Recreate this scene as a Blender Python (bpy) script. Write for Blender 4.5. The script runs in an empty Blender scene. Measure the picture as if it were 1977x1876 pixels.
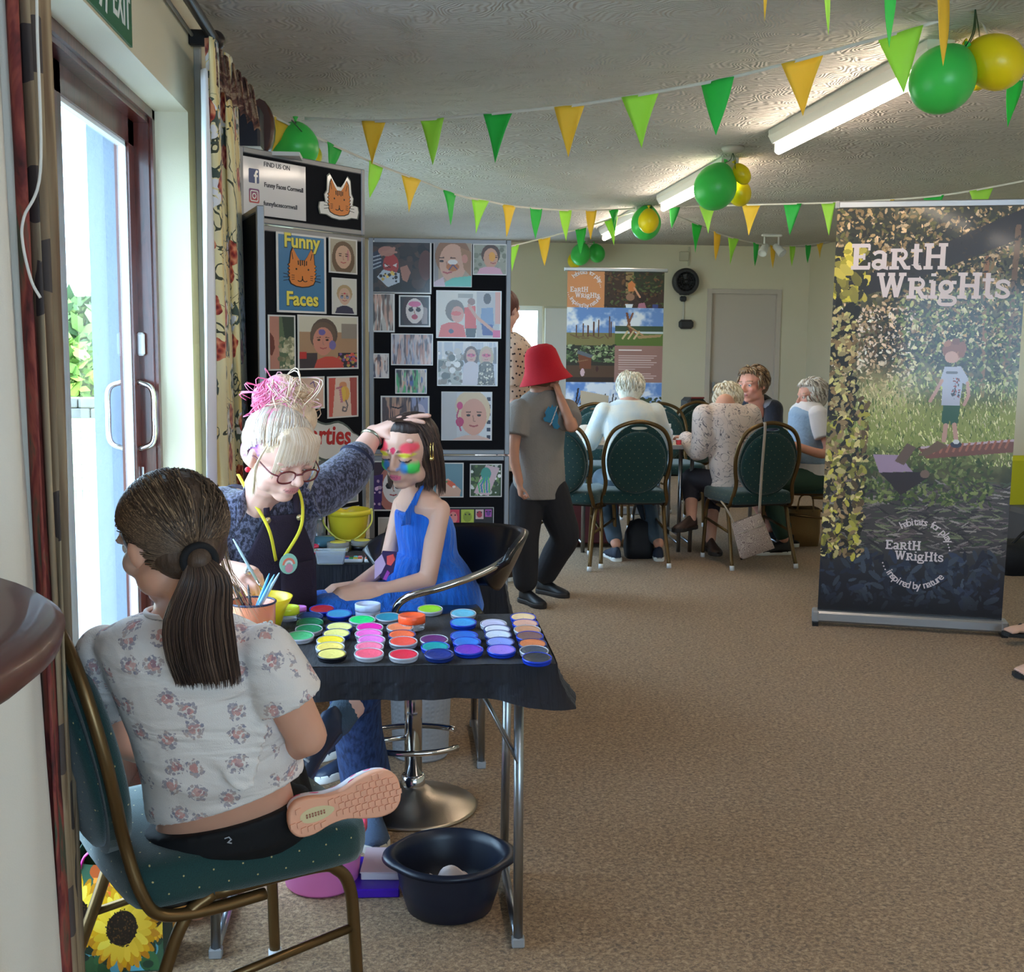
import bpy, math, random
import numpy as np
from mathutils import Vector, Matrix, Quaternion, noise
S = bpy.context.scene
COL = S.collection
random.seed(7); RNG = np.random.default_rng(7)
PI = math.pi
V = Vector

# ------------------------------------------------------------------ camera
FPX = 2300.0; CAMH = 1.42
YAW, PITCH, ROLL = math.radians(-5.3), math.radians(-6.9), math.radians(0.6)
cam_d = bpy.data.cameras.new('camera'); cam = bpy.data.objects.new('camera', cam_d); COL.objects.link(cam)
cam_d.sensor_fit = 'HORIZONTAL'; cam_d.sensor_width = 36.0; cam_d.lens = FPX / 1977.0 * 36.0
cam_d.clip_start = 0.05; cam_d.clip_end = 300
cam.location = (0, 0, CAMH)
CR = Matrix.Rotation(YAW, 3, 'Z') @ Matrix.Rotation(PI / 2 + PITCH, 3, 'X') @ Matrix.Rotation(ROLL, 3, 'Z')
cam.rotation_euler = CR.to_euler()
S.camera = cam

def ray(px, py):
    return (CR @ V(((px - 988.5) / FPX, -(py - 938.0) / FPX, -1.0))).normalized()
def aty(px, py, y):            # the point seen at a pixel, y metres down the room
    r = ray(px, py); t = y / r.y; return V((r.x * t, y, CAMH + r.z * t))
def atz(px, py, z):            # ... on a level plane
    r = ray(px, py); t = (z - CAMH) / r.z; return V((r.x * t, r.y * t, z))
def atx(px, py, x):
    r = ray(px, py); t = x / r.x; return V((x, r.y * t, CAMH + r.z * t))
def onpl(px, py, p0, n):
    r = ray(px, py); o = V((0, 0, CAMH)); t = (p0 - o).dot(n) / r.dot(n); return o + r * t

# ------------------------------------------------------------------ world, exposure
S.view_settings.view_transform = 'Standard'; S.view_settings.look = 'None'
S.view_settings.gamma = 1.0; S.view_settings.use_curve_mapping = False
S.view_settings.exposure = 0.5
W = bpy.data.worlds.new('sky'); S.world = W; W.use_nodes = True
nt = W.node_tree; bg = nt.nodes['Background']
bg.inputs[0].default_value = (0.56, 0.77, 1.0, 1); bg.inputs[1].default_value = 9.5
def lamp(name, kind, loc, rot, energy, color, **kw):
    d = bpy.data.lights.new(name, kind); d.energy = energy; d.color = color
    for k, v in kw.items(): setattr(d, k, v)
    o = bpy.data.objects.new(name, d); COL.objects.link(o); o.location = loc; o.rotation_euler = rot; return o
sun = lamp('sun', 'SUN', (0, 0, 5), (math.radians(50), 0, math.radians(60)), 9.0, (1, .95, .86), angle=0.02)
sun.rotation_euler = V((0.75, 0.35, 0.9)).to_track_quat('Z', 'Y').to_euler()   # high sun from the far side of the building

# ------------------------------------------------------------------ colour and materials
def lin(c):
    c = [x / 255.0 for x in c]
    return tuple((x / 12.92 if x <= .04045 else ((x + .055) / 1.055) ** 2.4) for x in c)
MATS = {}
def mat(name, rgb=(128, 128, 128), rough=.6, metal=0., bump=None, coat=0., vary=None, sheen=0., trans=0., emit=0., alpha=1., sub=0., ior=1.45, attr=False):
    """rgb in 0..255; bump=(scale, strength[, stretch]); vary=(scale, amount) gives a mottled colour"""
    if name in MATS: return MATS[name]
    m = bpy.data.materials.new(name); m.use_nodes = True; MATS[name] = m
    n = m.node_tree.nodes; l = m.node_tree.links; b = n['Principled BSDF']; c = lin(rgb)
    b.inputs['Base Color'].default_value = (*c, 1); b.inputs['Roughness'].default_value = rough
    b.inputs['Metallic'].default_value = metal; b.inputs['Coat Weight'].default_value = coat
    b.inputs['Coat Roughness'].default_value = .08
    b.inputs['Sheen Weight'].default_value = sheen; b.inputs['Transmission Weight'].default_value = trans
    b.inputs['IOR'].default_value = ior; b.inputs['Alpha'].default_value = alpha
    if sub: b.inputs['Subsurface Weight'].default_value = sub; b.inputs['Subsurface Radius'].default_value = (.02, .008, .004); b.inputs['Subsurface Scale'].default_value = .6
    if emit: b.inputs['Emission Color'].default_value = (*c, 1); b.inputs['Emission Strength'].default_value = emit
    tc = n.new('ShaderNodeTexCoord')
    if attr:
        a = n.new('ShaderNodeAttribute'); a.attribute_name = 'Col'; l.new(a.outputs['Color'], b.inputs['Base Color'])
    if vary:
        t = n.new('ShaderNodeTexNoise'); t.inputs['Scale'].default_value = vary[0]; t.inputs['Detail'].default_value = 3
        l.new(tc.outputs['Object'], t.inputs['Vector'])
        mr = n.new('ShaderNodeMapRange'); mr.inputs[1].default_value = .3; mr.inputs[2].default_value = .7
        mr.inputs[3].default_value = 1 - vary[1]; mr.inputs[4].default_value = 1 + vary[1]
        l.new(t.outputs[0], mr.inputs[0]); mx = n.new('ShaderNodeVectorMath'); mx.operation = 'SCALE'
        mx.inputs[0].default_value = c
        if attr: l.new(a.outputs['Color'], mx.inputs[0])
        l.new(mr.outputs[0], mx.inputs['Scale']); l.new(mx.outputs[0], b.inputs['Base Color'])
    if bump:
        t = n.new('ShaderNodeTexNoise'); t.inputs['Scale'].default_value = bump[0]; t.inputs['Detail'].default_value = 4
        if len(bump) > 2:
            mp = n.new('ShaderNodeMapping'); mp.inputs['Scale'].default_value = bump[2]; l.new(tc.outputs['Object'], mp.inputs[0]); l.new(mp.outputs[0], t.inputs['Vector'])
        else: l.new(tc.outputs['Object'], t.inputs['Vector'])
        bp = n.new('ShaderNodeBump'); bp.inputs['Strength'].default_value = bump[1]; bp.inputs['Distance'].default_value = .01
        l.new(t.outputs[0], bp.inputs['Height']); l.new(bp.outputs[0], b.inputs['Normal'])
    return m
class NT:                       # small helper to write node materials
    def __init__(s, name, rough=.7, flat=False, **kw):
        s.flat = flat
        s.m = mat(name, rough=rough, **kw); s.n = s.m.node_tree.nodes; s.l = s.m.node_tree.links; s.b = s.n['Principled BSDF']; s.tc = s.n.new('ShaderNodeTexCoord')
    def node(s, t, ins=None, **props):
        x = s.n.new('ShaderNode' + t)
        for k, v in props.items(): setattr(x, k, v)
        for k, v in (ins or {}).items(): s.set(x.inputs[k], v)
        return x
    def set(s, inp, v):
        if isinstance(v, bpy.types.NodeSocket): s.l.new(v, inp)
        elif isinstance(v, bpy.types.Node): s.l.new(v.outputs[0], inp)
        else: inp.default_value = v
    def co(s, kind='Object', scale=(1, 1, 1), rot=(0, 0, 0), loc=(0, 0, 0)):
        mp = s.node('Mapping', {0: s.tc.outputs[kind]}); mp.inputs['Scale'].default_value = scale; mp.inputs['Rotation'].default_value = rot; mp.inputs['Location'].default_value = loc; return mp
    def noise(s, vec, scale, detail=3, rough=.5, dist=0.):
        return s.node('TexNoise', {'Vector': vec, 'Scale': scale, 'Detail': detail, 'Roughness': rough, 'Distortion': dist})
    def vor(s, vec, scale, rand=1., **p):
        if s.flat: p['voronoi_dimensions'] = '2D'
        return s.node('TexVoronoi', {'Vector': vec, 'Scale': scale, 'Randomness': rand}, **p)
    def ramp(s, fac, stops, interp='LINEAR'):
        r = s.node('ValToRGB', {0: fac}); cr = r.color_ramp; cr.interpolation = interp
        while len(cr.elements) > len(stops): cr.elements.remove(cr.elements[-1])
        while len(cr.elements) < len(stops): cr.elements.new(1.)
        for e, (p, c) in zip(cr.elements, stops): e.position = p; e.color = (*(lin(c) if len(c) == 3 else c), 1) if not isinstance(c, (int, float)) else (c, c, c, 1)
        return r
    def mix(s, f, a, b):
        x = s.node('Mix', data_type='RGBA'); s.set(x.inputs[0], f)
        for i, v in ((6, a), (7, b)): s.set(x.inputs[i], (*lin(v), 1) if isinstance(v, tuple) and len(v) == 3 else v)
        return x.outputs[2]
    def math(s, op, a, b=0., c=None):
        x = s.node('Math', operation=op); s.set(x.inputs[0], a); s.set(x.inputs[1], b)
        if c is not None: s.set(x.inputs[2], c)
        return x.outputs[0]
    def out(s, color=None, bump=None, bs=.3, bd=.01, rough=None):
        if color is not None: s.set(s.b.inputs['Base Color'], color)
        if rough is not None: s.set(s.b.inputs['Roughness'], rough)
        if bump is not None:
            bp = s.node('Bump', {'Height': bump, 'Strength': bs, 'Distance': bd}); s.l.new(bp.outputs[0], s.b.inputs['Normal'])
        return s.m

# ------------------------------------------------------------------ mesh building
def frame_of(d, up=V((0, 0, 1))):
    d = V(d).normalized()
    if abs(d.dot(up)) > .98: up = V((0, 1, 0)) if abs(d.y) < .9 else V((1, 0, 0))
    a = d.cross(up).normalized(); b = a.cross(d).normalized(); return a, b, d
class MB:
    def __init__(s): s.v = []; s.f = []; s.m = []; s.cur = 0; s.sm = []
    def add(s, vs, fs, smooth=False):
        o = len(s.v); s.v.extend([tuple(x) for x in vs]); s.f.extend([tuple(i + o for i in f) for f in fs]); s.m.extend([s.cur] * len(fs)); s.sm.extend([smooth] * len(fs)); return s
    def box(s, c, sz, rot=None, bev=0.):
        x, y, z = sz[0] / 2, sz[1] / 2, sz[2] / 2; M = Matrix.Identity(3) if rot is None else (rot if isinstance(rot, Matrix) else Matrix.Rotation(rot, 3, 'Z'))
        c = V(c)
        if bev <= 0:
            vs = [c + M @ V((i * x, j * y, k * z)) for i in (-1, 1) for j in (-1, 1) for k in (-1, 1)]
            return s.add(vs, [(0, 1, 3, 2), (4, 6, 7, 5), (0, 4, 5, 1), (2, 3, 7, 6), (0, 2, 6, 4), (1, 5, 7, 3)])
        bev = min(bev, .49 * min(sz)); vs = []; idx = {}
        for i in (-1, 1):
            for j in (-1, 1):
                for k in (-1, 1):
                    for a in range(3):
                        p = [i * (x - bev), j * (y - bev), k * (z - bev)]; p[a] = (i * x, j * y, k * z)[a]
                        idx[i, j, k, a] = len(vs); vs.append(c + M @ V(p))
        fs = []
        for a in range(3):
            b, d = (a + 1) % 3, (a + 2) % 3
            for sg in (-1, 1):
                q = []
                for (u, w) in ((-1, -1), (1, -1), (1, 1), (-1, 1)):
                    k = [0, 0, 0]; k[a] = sg; k[b] = u; k[d] = w; q.append(idx[(*k, a)])
                fs.append(q if sg > 0 else q[::-1])
        for a in range(3):
            b, d = (a + 1) % 3, (a + 2) % 3
            for u in (-1, 1):
                for w in (-1, 1):
                    k0 = [0, 0, 0]; k0[a] = -1; k0[b] = u; k0[d] = w; k1 = list(k0); k1[a] = 1
                    q = [idx[(*k0, b)], idx[(*k1, b)], idx[(*k1, d)], idx[(*k0, d)]]; fs.append(q if u * w < 0 else q[::-1])
        for i in (-1, 1):
            for j in (-1, 1):
                for k in (-1, 1):
                    q = [idx[i, j, k, 0], idx[i, j, k, 1], idx[i, j, k, 2]]; fs.append(q if i * j * k > 0 else q[::-1])
        return s.add(vs, fs)
    def loft(s, rings, cap=True, close=False, smooth=True):
        n = len(rings[0]); vs = [p for r in rings for p in r]; fs = []
        m = len(rings)
        for i in range(m if close else m - 1):
            a, b = i * n, ((i + 1) % m) * n
            for j in range(n): k = (j + 1) % n; fs.append((a + j, a + k, b + k, b + j))
        s.add(vs, fs, smooth)
        if cap and not close:
            o = len(s.v) - len(vs); s.f.append(tuple(range(o, o + n))[::-1]); s.f.append(tuple(range(o + (m - 1) * n, o + m * n))); s.m += [s.cur] * 2; s.sm += [False] * 2
        return s
    def tube(s, pts, r, n=10, cap=True, close=False, flat=1.):
        pts = [V(p) for p in pts]; m = len(pts); rs = r if isinstance(r, (list, tuple)) else [r] * m; rings = []
        a = None
        for i, p in enumerate(pts):
            if close: d = pts[(i + 1) % m] - pts[i - 1]
            else: d = pts[min(i + 1, m - 1)] - pts[max(i - 1, 0)]
            if d.length < 1e-9: d = V((0, 0, 1))
            d.normalize()
            if a is None: a, b, _ = frame_of(d)
            else:
                a = a - d * a.dot(d)
                if a.length < 1e-6: a, b, _ = frame_of(d)
                a.normalize(); b = a.cross(d)
            rings.append([p + (a * math.cos(2 * PI * k / n) + b * math.sin(2 * PI * k / n) * flat) * rs[i] for k in range(n)])
        return s.loft(rings, cap, close)
    def lathe(s, prof, c=(0, 0, 0), n=32, sx=1., sy=1., rot=None, cap=False):
        c = V(c); M = rot or Matrix.Identity(3)
        return s.loft([[c + M @ V((r * sx * math.cos(2 * PI * k / n), r * sy * math.sin(2 * PI * k / n), z)) for k in range(n)] for r, z in prof], cap)
    def ell(s, c, r, rot=None, nu=16, nv=10):
        c = V(c); M = rot or Matrix.Identity(3); r = (r, r, r) if isinstance(r, (int, float)) else r
        rings = []
        for i in range(nv + 1):
            t = PI * i / nv; t = min(max(t, .02), PI - .02)
            rings.append([c + M @ V((r[0] * math.sin(t) * math.cos(2 * PI * k / nu), r[1] * math.sin(t) * math.sin(2 * PI * k / nu), -r[2] * math.cos(t))) for k in range(nu)])
        return s.loft(rings, True)
    def cap(s, a, b, ra, rb, n=14):         # tapered capsule
        a, b = V(a), V(b); d = b - a; L = d.length
        if L < 1e-6: return s.ell(a, max(ra, rb))
        x, y, z = frame_of(d); pr = []
        for i in range(5): t = PI / 2 * i / 4.999; pr.append((-ra * math.cos(t), ra * math.sin(t) + 1e-4))
        for i in range(5): t = PI / 2 * i / 4; pr.append((L + rb * math.sin(t), max(rb * math.cos(t), 1e-4)))
        return s.loft([[a + z * h + (x * math.cos(2 * PI * k / n) + y * math.sin(2 * PI * k / n)) * q for k in range(n)] for h, q in pr], True)
    def prism(s, pts, z0, z1, M=None):       # pts (x,y) outline, extruded z0..z1, placed by 4x4 M
        M = M or Matrix.Identity(4); n = len(pts)
        vs = [M @ V((x, y, z0)) for x, y in pts] + [M @ V((x, y, z1)) for x, y in pts]
        return s.add(vs, [tuple(range(n))[::-1], tuple(range(n, 2 * n))] + [(i, (i + 1) % n, n + (i + 1) % n, n + i) for i in range(n)])
    def grid(s, fn, nu, nv, smooth=True, thick=None):
        vs = [fn(i / nu, j / nv) for j in range(nv + 1) for i in range(nu + 1)]
        return s.add(vs, [(j * (nu + 1) + i, j * (nu + 1) + i + 1, (j + 1) * (nu + 1) + i + 1, (j + 1) * (nu + 1) + i) for j in range(nv) for i in range(nu)], smooth)
    def build(s, name, m, parent=None, uv=False, solid=0., colors=None, loc=None, **props):
        me = bpy.data.meshes.new(name); org = V(loc) if loc is not None else None
        vs = s.v if org is None else [tuple(V(p) - org) for p in s.v]
        me.from_pydata(vs, [], s.f); ms = m if isinstance(m, (list, tuple)) else [m]
        for x in ms: me.materials.append(x)
        me.polygons.foreach_set('use_smooth', s.sm)
        if len(ms) > 1: me.polygons.foreach_set('material_index', s.m)
        if colors is not None: vcol(me, colors)
        if uv: boxuv(me)
        me.update(); o = bpy.data.objects.new(name, me); COL.objects.link(o)
        if org is not None: o.location = org
        if parent is not None:
            o.parent = parent
            if org is None: o.matrix_parent_inverse = parent_mat(parent).inverted()
        if solid: md = o.modifiers.new('thickness', 'SOLIDIFY'); md.thickness = solid; md.offset = 0
        for k, v in props.items(): o[k] = v
        return o
def parent_mat(p):
    M = Matrix.LocRotScale(p.location, p.rotation_euler, p.scale)
    if p.parent is not None: M = parent_mat(p.parent) @ p.matrix_parent_inverse @ M
    return M
def vcol(me, cols):
    cols = np.asarray(cols, dtype=np.float32)
    if cols.shape[1] == 3: cols = np.concatenate([cols, np.ones((len(cols), 1), np.float32)], 1)
    a = me.color_attributes.new('Col', 'FLOAT_COLOR', 'POINT'); a.data.foreach_set('color', cols.ravel())
def boxuv(me):
    n = len(me.vertices); co = np.empty(n * 3); me.vertices.foreach_get('co', co); co = co.reshape(-1, 3)
    uvl = me.uv_layers.new(name='UVMap'); nl = len(me.loops); vi = np.empty(nl, dtype=np.int64); me.loops.foreach_get('vertex_index', vi)
    me.update(); pn = np.empty(len(me.polygons) * 3); me.polygons.foreach_get('normal', pn); pn = np.abs(pn.reshape(-1, 3))
    tot = np.empty(len(me.polygons), dtype=np.int64); me.polygons.foreach_get('loop_total', tot)
    ax = np.repeat(pn.argmax(1), tot); p = co[vi]; u = np.where(ax == 0, p[:, 1], p[:, 0]); v = np.where(ax == 2, p[:, 1], p[:, 2])
    uvl.data.foreach_set('uv', np.stack([u, v], 1).ravel())
def thing(name, label, cat, loc=(0, 0, 0), rz=0., group=None):
    o = bpy.data.objects.new(name, None); COL.objects.link(o); o.location = loc; o.rotation_euler = (0, 0, rz)
    o.empty_display_size = .1
    o['label'] = label; o['category'] = cat
    if group: o['group'] = group
    return o
def tag(o, label, cat, group=None):
    o['label'] = label; o['category'] = cat
    if group: o['group'] = group
    return o
def local(o):                  # let a child built in the parent's own coordinates follow the parent
    o.matrix_parent_inverse = Matrix.Identity(4); return o
def dup(root, loc, rz, label, group=None):
    r = root.copy(); COL.objects.link(r); r.location = loc; r.rotation_euler = (0, 0, rz); r['label'] = label
    if group: r['group'] = group
    for ch in list(root.children):
        c = ch.copy(); COL.objects.link(c); c.parent = r
        for g in list(ch.children):
            d = g.copy(); COL.objects.link(d); d.parent = c
    return r
def remeshed(mb, voxel, smooth=3, factor=.5):
    """one continuous skin over the overlapping closed shapes in mb"""
    me = bpy.data.meshes.new('tmp'); me.from_pydata(mb.v, [], mb.f); me.validate()
    o = bpy.data.objects.new('tmp', me); COL.objects.link(o)
    md = o.modifiers.new('r', 'REMESH'); md.mode = 'VOXEL'; md.voxel_size = voxel
    if smooth: ms = o.modifiers.new('s', 'SMOOTH'); ms.iterations = smooth; ms.factor = factor
    dg = bpy.context.evaluated_depsgraph_get(); ev = o.evaluated_get(dg); nm = bpy.data.meshes.new_from_object(ev)
    COL.objects.unlink(o); bpy.data.objects.remove(o); bpy.data.meshes.remove(me); return nm
def skin(name, mb, m, parent, voxel=.006, smooth=3, cfn=None, uv=False, factor=.5, **props):
    me = remeshed(mb, voxel, smooth, factor); me.materials.clear(); me.materials.append(m); me.name = name
    me.polygons.foreach_set('use_smooth', [True] * len(me.polygons))
    if cfn is not None:
        n = len(me.vertices); co = np.empty(n * 3, dtype=np.float32); me.vertices.foreach_get('co', co); vcol(me, cfn(co.reshape(-1, 3)))
    if uv: boxuv(me)
    o = bpy.data.objects.new(name, me); COL.objects.link(o)
    if parent is not None: o.parent = parent; o.matrix_parent_inverse = parent_mat(parent).inverted()
    for k, v in props.items(): o[k] = v
    return o
def text_mb(s, size, M, z=0., thick=.0006, bold=0., align='CENTER', mb=None, spacing=1.):
    """lettering as flat raised mesh; M places the text plane"""
    c = bpy.data.curves.new('t', 'FONT'); c.body = s; c.size = size; c.extrude = thick; c.offset = bold; c.align_x = align; c.resolution_u = 3; c.space_character = spacing
    o = bpy.data.objects.new('t', c); COL.objects.link(o); dg = bpy.context.evaluated_depsgraph_get()
    me = bpy.data.meshes.new_from_object(o.evaluated_get(dg)); mb = mb or MB()
    mb.add([M @ (v.co + V((0, 0, z))) for v in me.vertices], [tuple(p.vertices) for p in me.polygons])
    COL.objects.unlink(o); bpy.data.objects.remove(o); bpy.data.curves.remove(c); bpy.data.meshes.remove(me); return mb
def bez(pts, n=8):              # smooth curve through points (Catmull-Rom)
    pts = [V(p) for p in pts]; P = [pts[0] * 2 - pts[1]] + pts + [pts[-1] * 2 - pts[-2]]; out = []
    for i in range(1, len(P) - 2):
        for k in range(n):
            t = k / n; a, b, c, d = P[i - 1:i + 3]
            out.append(.5 * ((2 * b) + (c - a) * t + (2 * a - 5 * b + 4 * c - d) * t * t + (3 * b - a - 3 * c + d) * t ** 3))
    return out + [pts[-1]]

# ------------------------------------------------------------------ flat prints: a fine mesh sheet coloured cell by cell
class Pic:
    def __init__(s, w, h, bg=(255, 255, 255)):     # unit square coordinates, y down
        s.w, s.h = w, h; s.asp = w / h
        s.X, s.Y = np.meshgrid((np.arange(w) + .5) / w, (np.arange(h) + .5) / h); s.c = np.ones((h, w, 3), np.float32) * np.array(bg, np.float32)
    def mask(s, m, col, a=1.):
        m = (m * a)[..., None].astype(np.float32); s.c = s.c * (1 - m) + np.array(col, np.float32) * m; return s
    def grad(s, y0, y1, c0, c1):
        t = np.clip((s.Y - y0) / (y1 - y0), 0, 1)[..., None]; m = (s.Y >= y0) & (s.Y <= y1); g = np.array(c0) * (1 - t) + np.array(c1) * t
        s.c[m] = g[m]; return s
    def el(s, cx, cy, rx, ry, col, a=1., rot=0.):
        dx, dy = s.X - cx, (s.Y - cy); c, n = math.cos(rot), math.sin(rot); u = (dx * c + dy * n) / rx; v = (-dx * n + dy * c) / ry
        return s.mask((u * u + v * v) < 1, col, a)
    def poly(s, pts, col, a=1.):
        m = np.zeros(s.X.shape, bool); n = len(pts)
        for i in range(n):
            (x0, y0), (x1, y1) = pts[i], pts[(i + 1) % n]
            if y0 == y1: continue
            k = ((y0 > s.Y) != (y1 > s.Y)) & (s.X < (x1 - x0) * (s.Y - y0) / (y1 - y0) + x0); m ^= k
        return s.mask(m, col, a)
    def rect(s, x0, y0, x1, y1, col, a=1.): return s.mask((s.X >= x0) & (s.X < x1) & (s.Y >= y0) & (s.Y < y1), col, a)
    def line(s, pts, w, col, a=1.):                # w in units of width
        m = np.zeros(s.X.shape, bool); A = s.h / s.w
        for (x0, y0), (x1, y1) in zip(pts[:-1], pts[1:]):
            dx, dy = x1 - x0, (y1 - y0) * A; L = dx * dx + dy * dy + 1e-12; px, py = s.X - x0, (s.Y - y0) * A
            t = np.clip((px * dx + py * dy) / L, 0, 1); m |= ((px - t * dx) ** 2 + (py - t * dy) ** 2) < w * w / 4
        return s.mask(m, col, a)
    def noise(s, sx, sy, seed=0, oct=3):
        r = np.random.default_rng(seed); out = np.zeros((s.h, s.w)); amp = 1.; tot = 0
        for o in range(oct):
            nx, ny = max(2, int(sx * 2 ** o)), max(2, int(sy * 2 ** o)); g = r.random((ny + 2, nx + 2)); x = s.X * nx; y = s.Y * ny
            xi, yi = x.astype(int), y.astype(int); fx, fy = x - xi, y - yi; fx = fx * fx * (3 - 2 * fx); fy = fy * fy * (3 - 2 * fy)
            out += amp * ((g[yi, xi] * (1 - fx) + g[yi, xi + 1] * fx) * (1 - fy) + (g[yi + 1, xi] * (1 - fx) + g[yi + 1, xi + 1] * fx) * fy); tot += amp; amp *= .55
        return out / tot
    def speck(s, n, sz, cols, box=(0, 0, 1, 1), seed=1, asp=1., a=1., rot=None):      # scattered leaf shapes
        r = np.random.default_rng(seed); A = s.w / s.h; cols = np.array(cols, float)
        for i in range(n):
            cx = box[0] + r.random() * (box[2] - box[0]); cy = box[1] + r.random() * (box[3] - box[1]); q = sz * (.5 + r.random()); th = r.random() * PI if rot is None else rot + r.normal() * .3
            x0, x1 = max(0, int((cx - q) * s.w)), min(s.w, int((cx + q) * s.w) + 2); y0, y1 = max(0, int((cy - q * A) * s.h)), min(s.h, int((cy + q * A) * s.h) + 2)
            if x1 <= x0 or y1 <= y0: continue
            dx = s.X[y0:y1, x0:x1] - cx; dy = (s.Y[y0:y1, x0:x1] - cy) / A; c, k = math.cos(th), math.sin(th); u = (dx * c + dy * k) / q; v = (-dx * k + dy * c) / (q * asp)
            m = (u * u + v * v < 1)[..., None] * a; s.c[y0:y1, x0:x1] = s.c[y0:y1, x0:x1] * (1 - m) + cols[r.integers(len(cols))] * (.85 + .3 * r.random()) * m
        return s
    def sheet(s, name, corners, parent=None, m=None, flip=False, **props):
        """corners: top-left, top-right, bottom-right, bottom-left in space; builds the printed face"""
        tl, tr, br, bl = [np.array(c) for c in corners]; w, h = s.w, s.h
        u = np.linspace(0, 1, w + 1); v = np.linspace(0, 1, h + 1); U, Vv = np.meshgrid(u, v); U = U[..., None]; Vv = Vv[..., None]
        P = (tl * (1 - U) + tr * U) * (1 - Vv) + (bl * (1 - U) + br * U) * Vv
        if 'warp' in props: P = props.pop('warp')(P, U, Vv)
        N = (w + 1) * (h + 1); me = bpy.data.meshes.new(name); nf = w * h
        me.vertices.add(N); me.vertices.foreach_set('co', P.reshape(-1).astype(np.float32))
        j, i = np.meshgrid(np.arange(w), np.arange(h)); a = i * (w + 1) + j; F = np.stack([a, a + w + 1, a + w + 2, a + 1], -1).reshape(-1)
        me.loops.add(nf * 4); me.loops.foreach_set('vertex_index', F.astype(np.int32)); me.polygons.add(nf)
        me.polygons.foreach_set('loop_start', np.arange(0, nf * 4, 4, dtype=np.int32))
        me.update(calc_edges=True)
        c = np.clip(s.c, 0, 255) / 255.; c = np.where(c <= .04045, c / 12.92, ((c + .055) / 1.055) ** 2.4).reshape(-1, 3)
        c = np.concatenate([c, np.ones((nf, 1))], 1); c = np.repeat(c, 4, 0).astype(np.float32)
        at = me.color_attributes.new('Col', 'FLOAT_COLOR', 'CORNER'); at.data.foreach_set('color', c.ravel())
        me.materials.append(m or mat('print_gloss', rough=.35, coat=.3, attr=True)); o = bpy.data.objects.new(name, me); COL.objects.link(o)
        if parent is not None: o.parent = parent; o.matrix_parent_inverse = parent_mat(parent).inverted()
        for k, q in props.items(): o[k] = q
        return o
USE_PORTAL = True

# ================================================================== THE SETTING
WX, RX, RY, BY, CZ = -.69, 4.45, 12.9, -3.2, 2.48      # left wall, right wall, rear wall, wall behind, ceiling
t = NT('cream_wall', rough=.75); c = t.co('Object'); w1 = t.noise(c, 260, 2)
M_WALL = t.out(t.ramp(t.noise(c, 1.3, 4), [(0.3, (214, 205, 178)), (.7, (220, 211, 186))]), w1, .12, .004)
t = NT('artex_ceiling', rough=.8); c = t.co('Object')
# combed swirls: rings around scattered centres, broken by noise
dn = t.noise(c, 1.6, 3); wv = t.node('VectorMath', {0: c, 1: dn.outputs[1]}, operation='ADD')
vo = t.vor(wv, 3.4, 1.); rings = t.math('SINE', t.math('MULTIPLY', vo.outputs[0], 95.))
st = t.noise(t.co('Object', (3, 26, 1)), 2.2, 5, .65, .8); hgt = t.math('ADD', t.math('MULTIPLY', rings, .5), t.math('MULTIPLY', st.outputs[0], 3.2))
M_CEIL = t.out(t.ramp(t.noise(c, .8, 3), [(.3, (204, 197, 190)), (.7, (214, 208, 200))]), hgt, .7, .014)
t = NT('carpet_brown', rough=.95, sheen=.2); c = t.co('Object')
a = t.noise(c, 85, 3, .75, .6); b = t.noise(c, 5, 4)
cc = t.ramp(a, [(.34, (92, 69, 47)), (.46, (138, 108, 77)), (.54, (162, 130, 94)), (.66, (194, 163, 126))])
c2 = t.mix(t.math('MULTIPLY', b.outputs[0], .2), cc.outputs[0], (164, 122, 78))
M_CARPET = t.out(c2, t.noise(c, 210, 3, .7), .6, .01)
M_WHITE = mat('white_gloss', (232, 232, 228), .35)
M_PVC = mat('white_plastic', (225, 226, 228), .4)
M_GREY = mat('grey_plastic', (150, 150, 152), .45)
M_BLACK = mat('black_plastic', (22, 22, 25), .35)
M_CHROME = mat('chrome', (210, 210, 212), .12, 1.)
M_STEEL = mat('brushed_steel', (165, 170, 178), .32, 1.)
M_ALU = mat('aluminium', (168, 170, 174), .35, .7)
t = NT('mahogany', rough=.28, coat=.4); c = t.co('Object', (14, 14, 1.2)); g = t.noise(c, 3.5, 5, .6, 1.2)
M_MAHOG = t.out(t.ramp(g, [(.3, (62, 26, 22)), (.6, (98, 44, 36)), (.8, (118, 58, 44))]), g, .05)
M_GLASS = bpy.data.materials.new('window_glass'); M_GLASS.use_nodes = True
_n = M_GLASS.node_tree.nodes; _l = M_GLASS.node_tree.links; _n.clear()
_o = _n.new('ShaderNodeOutputMaterial'); _m = _n.new('ShaderNodeMixShader'); _t = _n.new('ShaderNodeBsdfTransparent'); _g = _n.new('ShaderNodeBsdfGlossy'); _f = _n.new('ShaderNodeFresnel')
_t.inputs[0].default_value = (.93, .97, .98, 1); _g.inputs[1].default_value = .02; _f.inputs[0].default_value = 1.45
_ge = _n.new('ShaderNodeNewGeometry'); _mu = _n.new('ShaderNodeMath'); _mu.operation = 'SUBTRACT'; _mu.use_clamp = True; _l.new(_f.outputs[0], _mu.inputs[0]); _l.new(_ge.outputs['Backfacing'], _mu.inputs[1]); _l.new(_mu.outputs[0], _m.inputs[0]); _l.new(_t.outputs[0], _m.inputs[1]); _l.new(_g.outputs[0], _m.inputs[2]); _l.new(_m.outputs[0], _o.inputs[0])

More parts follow.
